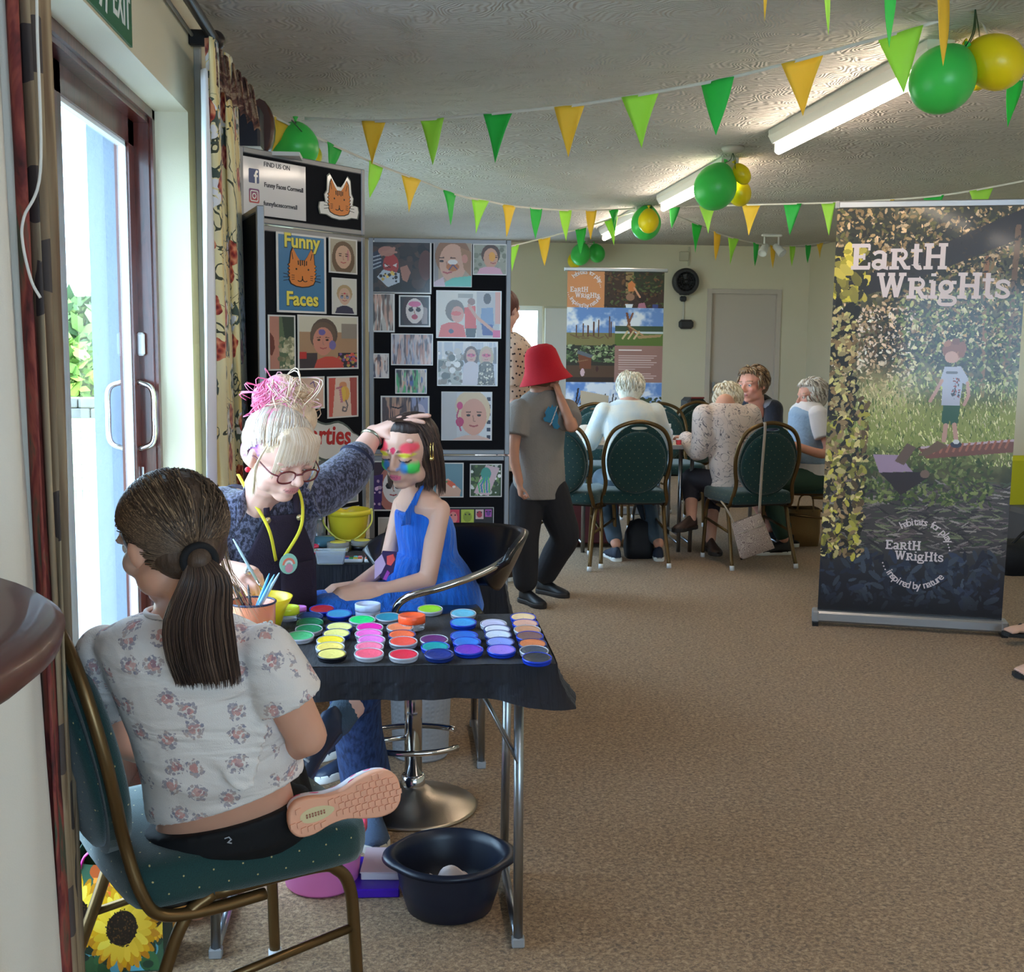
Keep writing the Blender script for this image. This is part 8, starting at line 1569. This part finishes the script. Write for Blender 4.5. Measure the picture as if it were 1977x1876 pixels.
eyes(H, t, (90, 110, 120), (0, -.5), .050)
for q_ in (-1, 1): # lowered lids
    MB().ell(H @ V((q_ * .148, .304, .022)), (.066 * s, .058 * s, .040 * s), H.to_3x3().normalized(), 14, 10).build('eyelid', mat('lid_skin', (214, 160, 144), .5), t)
# heather jacket
J = NT('heather_knit', rough=.95, sheen=.3); n1 = J.noise(J.co('Object', (1, 1, .55)), 120, 3, .7); M_JK = J.out(J.ramp(n1, [(.38, (28, 26, 40)), (.5, (62, 60, 80)), (.6, (112, 112, 138)), (.7, (44, 42, 60))]), n1, .5, .006)
m = MB(); m.loft([ER(c_, r, f, w + .016, d + .014, 28) for c_, r, f, w, d in TOR[:6]] + [ER(TOR[5][0].lerp(TOR[6][0], .7), r_a, f_a, .088, .075, 28)]); m.ell(RSh, .068); limb(m, [RSh, REl, REl.lerp(RWr, .72)], [.068, .056, .044]); m.ell(LSh, .068)
cuff = LEl.lerp(LWr, .34); limb(m, [LSh, LSh.lerp(LEl, .5) + V((0, 0, -.012)), LEl, cuff], [.070, .070, .066, .054])
for k_ in range(5): p_ = LEl.lerp(cuff, .15 + .2 * k_); dd = (cuff - LEl).normalized(); m.tube([p_ + (V((.0, -.5, .9)).cross(dd) * .0 + V((math.cos(a) * .0, 0, 0))) + (frame_of(dd)[0] * math.cos(a) + frame_of(dd)[1] * math.sin(a)) * (.058 - .003 * k_) for a in [i * PI / 8 for i in range(16)]], .006, 8, close=True)
skin('jacket', m, M_JK, t, .0055, 3); dd = (LWr - LEl).normalized(); xx, yy, _ = frame_of(dd)
MB().tube([cuff + (xx * math.cos(a) + yy * math.sin(a)) * .050 for a in [i * PI / 12 for i in range(24)]], .008, 10, close=True).build('cuff_band', mat('cuff_navy', (34, 36, 60), .8), t)
for sgn in (-1, 1):     # collar lapels
    a = TOR[5][0] - r_a * sgn * .055 + UP * .045 + f_a * .0; m = MB(); m.grid(lambda u, v: a + (-r_a * sgn) * (.055 * u + .02 * v) + f_a * (.045 * math.sin(u * 1.6) + .035 + .03 * v) + UP * (.018 - .055 * u - .075 * v), 6, 8); m.build('collar', M_JK, t, solid=.006)
# apron
M_AP = mat('apron_aubergine', (38, 26, 44), .85, bump=(260, .25)); m = MB()
def ap(u, v):
    w_ = (.045 + .065 * min(1, v * 2.4)); c_ = V(TOR[4][0]).lerp(TOR[1][0], v) + UP * .01; a = (u - .5) * 2 * w_ / .16; return c_ + (-r_a) * (math.sin(a) * .175) + f_a * (math.cos(a) * (.135 + .015 * v))
m.grid(ap, 16, 20); m.build('apron', M_AP, t, solid=.005)
for sgn in (-1, 1): MB().tube(bez([ap(.5 + sgn * .46, .0), ap(.5 + sgn * .5, 0.) + UP * .05 - f_a * .02, TOR[5][0] - r_a * sgn * .075 + UP * .03, TOR[5][0] - r_a * sgn * .07 - f_a * .07 + UP * .02], 6), .010, 8, flat=.35).build('apron_strap', M_AP, t)
for u_ in (.06, .94): MB().lathe([(.001, .004), (.008, .003), (.009, 0), (.001, 0)], ap(u_, .03) + f_a * .007, 18, rot=Matrix((r_a.cross(f_a), r_a, f_a)).transposed()).build('apron_snap', mat('snap_brass', (214, 196, 150), .3, .8), t)
pk = MB(); pk.grid(lambda u, v: ap(.42 + .5 * u, .42 + .40 * v) + f_a * .008, 8, 8); pk.build('apron_pocket', M_AP, t, solid=.004)
M_LAN = mat('lanyard_yellow', (234, 222, 60), .6)
for sgn in (-1, 1): m = MB(); m.tube(bez([TOR[6][0] + UP * .03 - r_a * sgn * .062 - f_a * .02, TOR[5][0] - r_a * sgn * .075 + f_a * .075 + UP * .015, TOR[4][0] - r_a * sgn * .05 + f_a * .145 - UP * .02, TOR[3][0] + f_a * .165 - r_a * (.01 * sgn - .02) - UP * .02], 8), .0052, 8, flat=.3); m.build('lanyard', M_LAN, t)
bdg = q(557, 1088, 3.20); Rb = Matrix((r_a * -1, UP, f_a)).transposed() if False else None; bo = thing('badge', 'round rainbow pin badge on the face painter\'s apron', 'badge', bdg); xb, yb_, zb_ = frame_of((f_a + V((.1, 0, .05))).normalized())
def disc(r0, r1, c_, off, m_, nm, a0=0, a1=2 * PI, par=bo): 
    mm_ = MB(); n = 24; mm_.add([c_ + zb_ * off + (xb * math.cos(a) + yb_ * math.sin(a)) * rr for a in [a0 + (a1 - a0) * i / n for i in range(n + 1)] for rr in (r0, r1)], [(2 * i, 2 * i + 2, 2 * i + 3, 2 * i + 1) for i in range(n)]); mm_.build(nm, m_, par, solid=.0008)
disc(.0, .028, bdg, .0, mat('badge_mint', (150, 206, 190), .3), 'badge_disc'); disc(.014, .020, bdg - yb_ * .004, .0015, mat('badge_coral', (232, 130, 110), .3), 'rainbow_band', .1, PI - .1); disc(.008, .013, bdg - yb_ * .004, .0015, mat('badge_white', (236, 236, 236), .3), 'rainbow_band', .1, PI - .1); disc(.0, .012, bdg - yb_ * .012, .002, mat('badge_rose', (214, 150, 170), .3), 'badge_centre')
# jeans and trainers
DN = NT('denim', rough=.9); n1 = DN.noise(DN.co('Object', (1, 1, .25)), 90, 3, .6); M_DEN = DN.out(DN.ramp(n1, [(.35, (20, 34, 66)), (.6, (40, 62, 104))]), n1, .3, .005)
m = MB(); m.loft([ER(TOR[i][0], r_a, f_a, TOR[i][3] + .01, TOR[i][4] + .01, 24) for i in (0, 1)]); limb(m, [hipR, hipR.lerp(knR, .5), knR, knR.lerp(anR, .5), anR + V((0, 0, .02))], [.095, .088, .075, .070, .078]); limb(m, [hipL, hipL.lerp(knL, .5), knL, knL.lerp(anL, .62)], [.095, .088, .072, .062]); skin('jeans', m, M_DEN, t, .007, 3)
limb_ = MB(); limb_.tube([knL.lerp(anL, .72), anL], [.043, .041], 16); limb_.ell(anL, .042); skin('sock', limb_, mat('sock_grey', (72, 88, 104), .9, bump=(200, .4)), t, .006, 1)
M_TR = mat('trainer_navy', (36, 48, 72), .45, coat=.15, vary=(20, .3)); fdn = (q(586, 1478, 3.0) - anL).normalized(); upb = V((.35, .2, .55)); hb = anL - upb.normalized() * .045 - fdn * .05
f1, u1, r1 = shoe(t, hb, hb + fdn, upb, .255, M_TR, mat('sole_navy', (60, 76, 104), .6)); 
for i in range(4): p_ = hb + f1 * (.10 + .028 * i) + u1 * (.098 - .012 * i); MB().tube([p_ - r1 * .03, p_ + u1 * .008, p_ + r1 * .03], .0032, 6).build('lace', mat('lace_white', (196, 204, 214), .8), t)
h2 = V((anR.x, anR.y + .04, 0)); shoe(t, h2, h2 + V((.10, -1, 0)), UP, .26, mat('trainer_denim', (66, 84, 110), .8, bump=(160, .3)), mat('sole_white', (206, 204, 196), .6))
# glasses
M_GL = mat('frame_maroon', (104, 30, 36), .3, coat=.4); gl = MB(); R = H.to_3x3().normalized()
def lens(q_): return [H @ V((q_ * (.155 + .0) + .118 * math.cos(a) * (1.0 if abs(math.cos(a)) < .8 else .97), .425 - .05 * abs(q_ * .155 + .118 * math.cos(a)) - .03, -.06 + .075 * math.copysign(abs(math.sin(a)) ** .75, math.sin(a)))) for a in [i * PI / 14 for i in range(28)]]
for q_ in (-1, 1):
    P_ = lens(q_); gl.tube(P_, .0024, 8, close=True); c_ = sum(P_, V()) / 28; mm_ = MB(); mm_.add([c_] + P_, [(0, i + 1, (i + 1) % 28 + 1) for i in range(28)]); mm_.build('spectacle_lens', M_GLASS, t)
    gl.tube(bez([H @ V((q_ * .275, .385, -.03)), H @ V((q_ * .335, .30, -.02)), H @ V((q_ * .375, .05, .03)), H @ V((q_ * .37, -.08, -.02))], 5), .0022, 8)
gl.tube(bez([H @ V((-.045, .40, -.03)), H @ V((0, .435, -.005)), H @ V((.045, .40, -.03))], 5), .0026, 8); gl.build('glasses', M_GL, t)
MB().ell(H @ V((-.375, -.02, -.17)), .0075).build('earring', mat('earring_red', (226, 40, 60), .3), t); MB().ell(H @ V((.375, -.02, -.17)), .0075).build('earring', mat('earring_red'), t)
# watch and rings
wc = LEl.lerp(LWr, .90); MB().tube([wc + (xx * math.cos(a) + yy * math.sin(a)) * .031 for a in [i * PI / 12 for i in range(24)]], .0055, 8, close=True).build('wrist_watch', mat('watch_silver', (176, 176, 160), .25, .9), t)
rc = RWr + (q(500, 1118, 2.94) - RWr).normalized() * .095; MB().ell(rc + V((0, -.012, .016)), (.013, .006, .011)).build('ring', mat('ring_silver', (206, 206, 200), .2, .9), t)
# hair
BL, PKh = (228, 196, 164), (240, 130, 170); hm = MB(); hm.ell(H @ V((0, -.09, .16)), (.375 * s, .42 * s, .37 * s), R); hm.ell(H @ V((0, -.22, -.06)), (.34 * s, .26 * s, .26 * s), R); hm.ell(H @ V((0, .17, .33)), (.24 * s, .14 * s, .12 * s), R)
bc_ = q(552, 775, 3.26); hm.ell(bc_, (.078, .066, .064)); hm.ell(bc_ + V((-.05, 0, .012)), (.042, .042, .036)); hm.ell(bc_ + V((.04, .0, -.045)), (.045, .045, .05)); hm.ell(bc_ + V((-.01, 0, .045)), (.045, .04, .03))
def hcol(co):
    x = co[:, 0] - bc_.x; z = co[:, 2] - bc_.z; n_ = .5 + .5 * np.sin(co[:, 0] * 60 + co[:, 2] * 40) * np.sin(co[:, 2] * 70 + co[:, 1] * 50); base_ = np.array(lin(BL)); pk_ = np.array(lin(PKh)); pu = np.array(lin((196, 120, 226)))
    a = np.clip(-x / .04 + .1 + (n_ - .5) * .9, 0, 1) * np.clip((z + .06) / .03, 0, 1); c_ = base_[None] * (1 - a[:, None]) + pk_[None] * a[:, None]; b2 = np.clip((-x - .045) / .02, 0, 1) * np.clip((-z - .03) / .03, 0, 1) * np.clip((z + .16) / .04, 0, 1); return (c_ * (1 - b2[:, None]) + pu[None] * b2[:, None]) * (.8 + .3 * n_)[:, None]
skin('hair', hm, mat('hair_mixed', rough=.5, attr=True, bump=(70, .8)), t, .006, 2, hcol)
g = np.random.default_rng(5); P_ = []; CL = []
for i in range(1100):     # messy bun loops
    a = g.random() * 2 * PI; z = g.random() * 2 - 1; d = V((math.cos(a) * math.sqrt(1 - z * z), math.sin(a) * math.sqrt(1 - z * z), z)); sw_ = V((math.sin(d.x * 4), .6, math.cos(d.z * 5))); o_ = bc_ + V((-.006, 0, 0)) + V((d.x * .084, d.y * .07, d.z * .068)); tdir = (d.cross(sw_ + V(g.normal(size=3)) * .35)).normalized(); k = .022 + .026 * g.random(); fly = .010 * g.random() + (.028 if g.random() < .05 else 0)
    P_.append([o_ + tdir * (k * (u - .5)) * 1.6 + d * (fly * math.sin(u * PI) - .01 + (fly * .6 if fly > .03 else 0) * u) for u in (0, .2, .4, .6, .8, 1)]); nx = -d.x + .35 * g.normal() * .8; CL.append(PKh if nx > .35 else ((246, 190, 200) if nx > .1 else [(238, 208, 180), (216, 180, 146), (186, 148, 114), (248, 226, 206), (240, 180, 190)][g.integers(5)]))
strand_mesh('bun_strands', P_, M_HAIR, t, .0019, CL, 4)
P_ = []; CL = []
for i in range(340):     # fringe over the forehead and locks to the temples
    x = (g.random() * 2 - 1); top_ = V((x * .20, .20, .46 - .10 * x * x)); ln = .20 + .09 * g.random() + .26 * abs(x) ** 3; e_ = V((x * .285, .395 - .13 * x * x, .42 - ln - .05)); m_ = V((x * .27, .36 - .08 * x * x, .33)); P_.append([H @ p for p in bez([top_, m_, e_], 4)]); CL.append([(240, 214, 190), (228, 200, 170), (246, 230, 214), (208, 176, 146)][g.integers(4)])
for i in range(70): sg = 1 if g.random() < .6 else -1; a = V((sg * .33, .14, .22)); P_.append([H @ p for p in bez([a, V((sg * (.40 + .03 * g.random()), .16, -.02)), V((sg * (.37 + .05 * g.random()), .17 + .05 * g.random(), -.28 - .12 * g.random()))], 4)]); CL.append((232, 212, 180))
for i in range(500):     # swept up to the bun
    th = (g.random() * 2 - 1) * 2.4; st_ = V((.375 * math.sin(th), .10 * math.cos(th) - .10 * abs(math.sin(th)), .12 + .18 * math.cos(th) - .1 * g.random())); bl = H.inverted() @ bc_; pts = []
    for k_ in range(7):
        u = k_ / 6 * .85; p = st_.lerp(bl, u); c0 = V((0, -.09, .14)); d = p - c0; n_ = V((d.x / .39, d.y / .44, d.z / .395)).length; pts.append(H @ (c0 + d / max(n_, .3) * 1.0 if n_ > .3 and u < .7 else p))
    P_.append(pts); CL.append((206, 130, 226) if st_.x < -.22 and g.random() < .75 else [(230, 210, 190), (214, 196, 186), (238, 222, 206), (190, 168, 150)][g.integers(4)])
strand_mesh('hair_strands', P_, M_HAIR, t, .0016, CL, 4)
# the brush in her hand
a, b_ = q(450, 1040, 2.93), q(514, 1152, 2.94); o = thing('paint_brush', 'slim pale brush held in the face painter\'s fingers', 'brush', b_); dv = b_ - a
MB().tube([a, a + dv * .2, a + dv * .7], [.0016, .0034, .0036], 8).build('brush_handle', mat('brush_pearl', (170, 200, 220), .25, coat=.4), o); MB().tube([a + dv * .7, a + dv * .9], .003, 8).build('ferrule', M_CHROME, o); MB().tube([a + dv * .9, b_], [.003, .001], 8).build('bristles', mat('bristle_cream', (226, 206, 170), .7), o)
# her chair
pc = thing('stool', 'low padded stool under the face painter, hidden behind the table', 'stool', (q(520, 1300, 3.5).x, 3.5, 0)); px_ = q(520, 1300, 3.5).x
MB().lathe([(.001, 0), (.17, 0), (.18, .02), (.17, .05), (.001, .055)], (px_, 3.52, .42), 32).build('seat', M_LEATH, pc)
for k in range(4): a = PI / 4 + k * PI / 2; MB().tube([(px_ + .13 * math.cos(a), 3.52 + .13 * math.sin(a), .42), (px_ + .17 * math.cos(a), 3.52 + .17 * math.sin(a), 0)], .012, 10).build('leg', M_STEEL, pc)

# ================================================================== GIRL IN THE BLUE DRESS
t = thing('person', 'girl in a blue halter dress with rainbow face paint on the bar stool', 'person', (SX, SY, 0)); D = 3.65
HC = q(789, 872, 3.62); hfr = (HC, (-.55, -.78, -.20), V((.06, .0, 1)), .222); H = head_frame(*hfr); s = .222; b = MB(); head_shape(b, H, lids=1, nose=.7, chin=.9)
f_b = V((-.86, -.50, 0)).normalized(); r_b = V((f_b.y, -f_b.x, 0))       # her right (away from us) ; near side is -r_b
if r_b.y < 0: r_b = -r_b
def tb(px, py, hw, dep, d=3.66): return (q(px, py, d), r_b, f_b, hw, dep)
TOR = [tb(838, 1158, .125, .105, 3.68), tb(836, 1120, .118, .10, 3.68), tb(826, 1060, .092, .075, 3.67), tb(820, 1010, .105, .075, 3.66), tb(812, 972, .118, .066, 3.655), tb(808, 952, .085, .05, 3.655), tb(804, 938, .042, .04, 3.655)]
b.loft([ER(c_, r, f, w * .97, d * .95, 26) for c_, r, f, w, d in TOR]); b.cap(H @ V((0, -.10, -.38)), q(806, 958, 3.66), .038, .042)
nS, nE, nW = q(848, 985, 3.585), q(826, 1118, 3.54), q(712, 1146, 3.50); fS, fE, fW = q(778, 975, 3.76), q(748, 1090, 3.74), q(690, 1128, 3.56)
limb(b, [nS, nE], [.034, .028]); limb(b, [nE, nW], [.028, .019]); limb(b, [fS, fE], [.034, .027]); limb(b, [fE, fW], [.027, .018])
hand(b, nW, (-1, .05, .02), V((0, .5, -1)), (-.3, .3, .8), .125, (.9, 1.0, 1.05, 1.1), spread=.03); hand(b, fW, (-.7, -.6, -.25), V((.3, -.2, -1)), (0, -.8, .5), .125, (.8, .9, 1.0, 1.), spread=.03)
nH, nK, nA = q(835, 1160, 3.60), q(640, 1182, 3.48), q(692, 1440, 3.60); fH, fK, fA = q(830, 1160, 3.75), q(625, 1172, 3.62), q(690, 1400, 3.72)
limb(b, [nH, nK, nA], [.06, .045, .03]); limb(b, [fH, fK, fA], [.06, .045, .03])
def paint(x, y, z, fr, put, c):
    fx = fr & (y > .12)
    for sg in (-1, 1):
        X = x * sg
        put(np.clip(1.6 - (((X - .20) / .125) ** 2 + ((z - .155) / .085) ** 2) * 1.5, 0, 1) * fx * (z > .045), (250, 74, 96), .97)
        put(np.clip(1.6 - (((X - .17) / .105) ** 2 + ((z - .06) / .035) ** 2) * 1.4, 0, 1) * fx, (246, 236, 70), .97)
        put(np.clip(1.5 - (((X - .235) / .095) ** 2 + ((z + .13) / .095) ** 2) * 1.3, 0, 1) * fx, (60, 222, 96), .95)
        put(np.clip(1.5 - (((X - .135) / .07) ** 2 + ((z + .115) / .10) ** 2) * 1.3, 0, 1) * fx, (58, 160, 236), .9)
    put(((np.abs(x) < .055 - .9 * np.abs(z - .125) + .0) & (z < .17)) * fx, (226, 40, 90), .95)
skin('body', b, M_SKIN, t, .0040, 2, face_cols(H, (222, 174, 152), (232, 116, 146), brow=(96, 66, 54), lid=(40, 30, 30), extra=paint))
DR = NT('dress_blue', rough=.8, sheen=.25); n1 = DR.noise(DR.co('Object', (26, 26, 2.2)), 2.4, 3, .6, .5); M_DR = DR.out(DR.ramp(n1, [(.3, (8, 88, 196)), (.7, (18, 114, 224))]), n1, .7, .018)
m = MB(); m.loft([ER(c_, r, f, w + .004, d + .006, 26) for c_, r, f, w, d in (tb(830, 1085, .108, .09, 3.67), tb(826, 1060, .098, .082, 3.67), tb(821, 1020, .109, .08, 3.66), tb(817, 1000, .108, .074, 3.66), tb(812, 985, .085, .070, 3.65))]); 
sh_ = [q(806, 985, 3.57), q(806, 985, 3.60)]
m.loft([ER(q(x_, y_, d_), V((.55, .85, 0)), f_b, w_, .016, 14) for x_, y_, w_, d_ in ((798, 1010, .07, 3.60), (800, 985, .048, 3.595), (808, 962, .026, 3.60), (814, 945, .014, 3.61))]); skin('dress_bodice', m, M_DR, t, .0048, 2)
MB().tube(bez([q(800, 975, 3.58), q(812, 945, 3.595), q(826, 926, 3.64), q(838, 932, 3.70)], 6), .008, 8, flat=.5).build('halter_strap', M_DR, t); MB().tube(bez([q(792, 975, 3.66), q(798, 945, 3.68), q(812, 930, 3.71), q(834, 932, 3.72)], 6), .008, 8, flat=.5).build('halter_strap', M_DR, t)
m = MB(); sk = []
m.loft([ER(q(x_, y_, d_), r_b, f_b, w_, dd_, 26) for x_, y_, w_, dd_, d_ in ((826, 1062, .098, .085, 3.67), (832, 1090, .125, .11, 3.67), (838, 1125, .152, .135, 3.68), (842, 1165, .165, .145, 3.68), (842, 1195, .155, .135, 3.68))])
limb(m, [q(835, 1158, 3.60), q(740, 1172, 3.54), q(632, 1186, 3.47)], [.085, .075, .062]); limb(m, [q(835, 1158, 3.74), q(740, 1165, 3.68), q(622, 1178, 3.62)], [.085, .075, .062]); m.loft([ER(q(x_, y_, 3.58), V((0, 1, 0)), UP, .13, h_, 20) for x_, y_, h_ in ((820, 1160, .05), (720, 1172, .045), (630, 1182, .04))])
limb(m, [q(632, 1186, 3.47), q(640, 1250, 3.49)], [.064, .085]); limb(m, [q(622, 1178, 3.62), q(632, 1250, 3.63)], [.064, .085])
g = np.random.default_rng(9)
for i in range(11): a_ = (i / 10 - .5) * 2.4; d0 = (f_b * math.cos(a_) + -r_b * math.sin(a_)); p0 = q(826, 1066, 3.67) + d0 * .088; m.tube(bez([p0, p0 + d0 * .03 - UP * .06, p0 + d0 * .05 - UP * .16], 5), [.005] + [.011] * 9 + [.014], 8)
skin('dress_skirt', m, M_DR, t, .0055, 3)
pp_ = q(746, 1088, 3.49); m = MB(); Mg = plane_matrix(pp_, (.75, -.45, .1), (.15, -.3, .9)); 
for pts, mm_, z_ in (([(-.035, -.02), (-.02, .045), (.03, .04), (.03, -.03), (.0, -.055)], mat('print_purple', (60, 40, 86), .7), 0), ([(-.03, -.05), (-.04, .01), (-.02, .035), (.0, .0), (-.01, -.03)], mat('print_lilac', (214, 180, 220), .7), .002), ([(.005, .0), (.0, .028), (.02, .034), (.03, .015), (.02, -.005)], mat('print_coral', (250, 90, 90), .7), .003), ([(.0, -.05), (.01, -.02), (.02, -.03), (.012, -.055)], mat('print_magenta', (176, 70, 180), .7), .003)): MB().prism(pts, z_, z_ + .003, Mg).build('dress_print', mm_, t)
# trainers hidden below the cloth
for a_ in (nA, fA): shoe(t, a_ - UP * .06 + V((.05, 0, 0)), a_ - UP * .06 + V((-.9, -.3, -.2)), UP, .19, M_TR, M_WHITE)
# hair: bob with a side parting and a gold clip
R = H.to_3x3().normalized(); hm = MB(); hm.ell(H @ V((0, -.12, .15)), (.375 * s, .40 * s, .38 * s), R); hm.ell(H @ V((0, -.24, -.10)), (.36 * s, .25 * s, .32 * s), R); hm.ell(H @ V((0, -.24, -.36)), (.35 * s, .19 * s, .24 * s), R); hm.ell(H @ V((0, .07, .36)), (.27 * s, .20 * s, .15 * s), R); skin('hair', hm, hairmat('hair_dark', (50, 34, 32)), t, .0055, 3)
g = np.random.default_rng(15); P_ = []; cols = [(60, 42, 38), (44, 30, 30), (86, 62, 52), (108, 80, 66), (70, 48, 44)]
for i in range(1300):
    sg = -1 if g.random() < .5 else 1; a = .25 + g.random() * 2.5; part = V((.03, .28 - .55 * g.random(), .50)); el = g.random()
    yb_ = .22 * math.cos(a) - .14; x1 = sg * (.405 + .02 * g.random()) * math.sin(min(a, PI / 2 + .2)) if a < 1.8 else sg * .40 * math.sin(a); y1 = .34 * math.cos(a) - .10; y1 = min(y1, .10)
    e_ = V((x1 * 1.02, y1 - .04, -.50 - .12 * g.random() + (.0 if y1 < 0 else .1))); m1 = V((x1 * .62, y1 * .5 + part.y * .4 - .03, .44)); m2 = V((x1, y1 - .0, .10)); m3 = V((x1 * 1.03, y1 - .05, -.25)); P_.append([H @ p for p in bez([part, m1, m2, m3, e_], 3)])
strand_mesh('hair_strands', P_, M_HAIR, t, .0012, cols)
cp_ = H @ V((.395 if (H @ V((.4, 0, 0))).y < (H @ V((-.4, 0, 0))).y else -.395, .02, .08)); cl_ = MB(); 
for dx in (-.004, .004): cl_.tube([cp_ + V((dx, -.012, .022)), cp_ + V((dx, -.014, -.022))], .0018, 6)
cl_.ell(cp_ + V((0, -.014, -.026)), .007); cl_.build('hair_clip', mat('clip_gold', (226, 200, 130), .2, 1.), t)
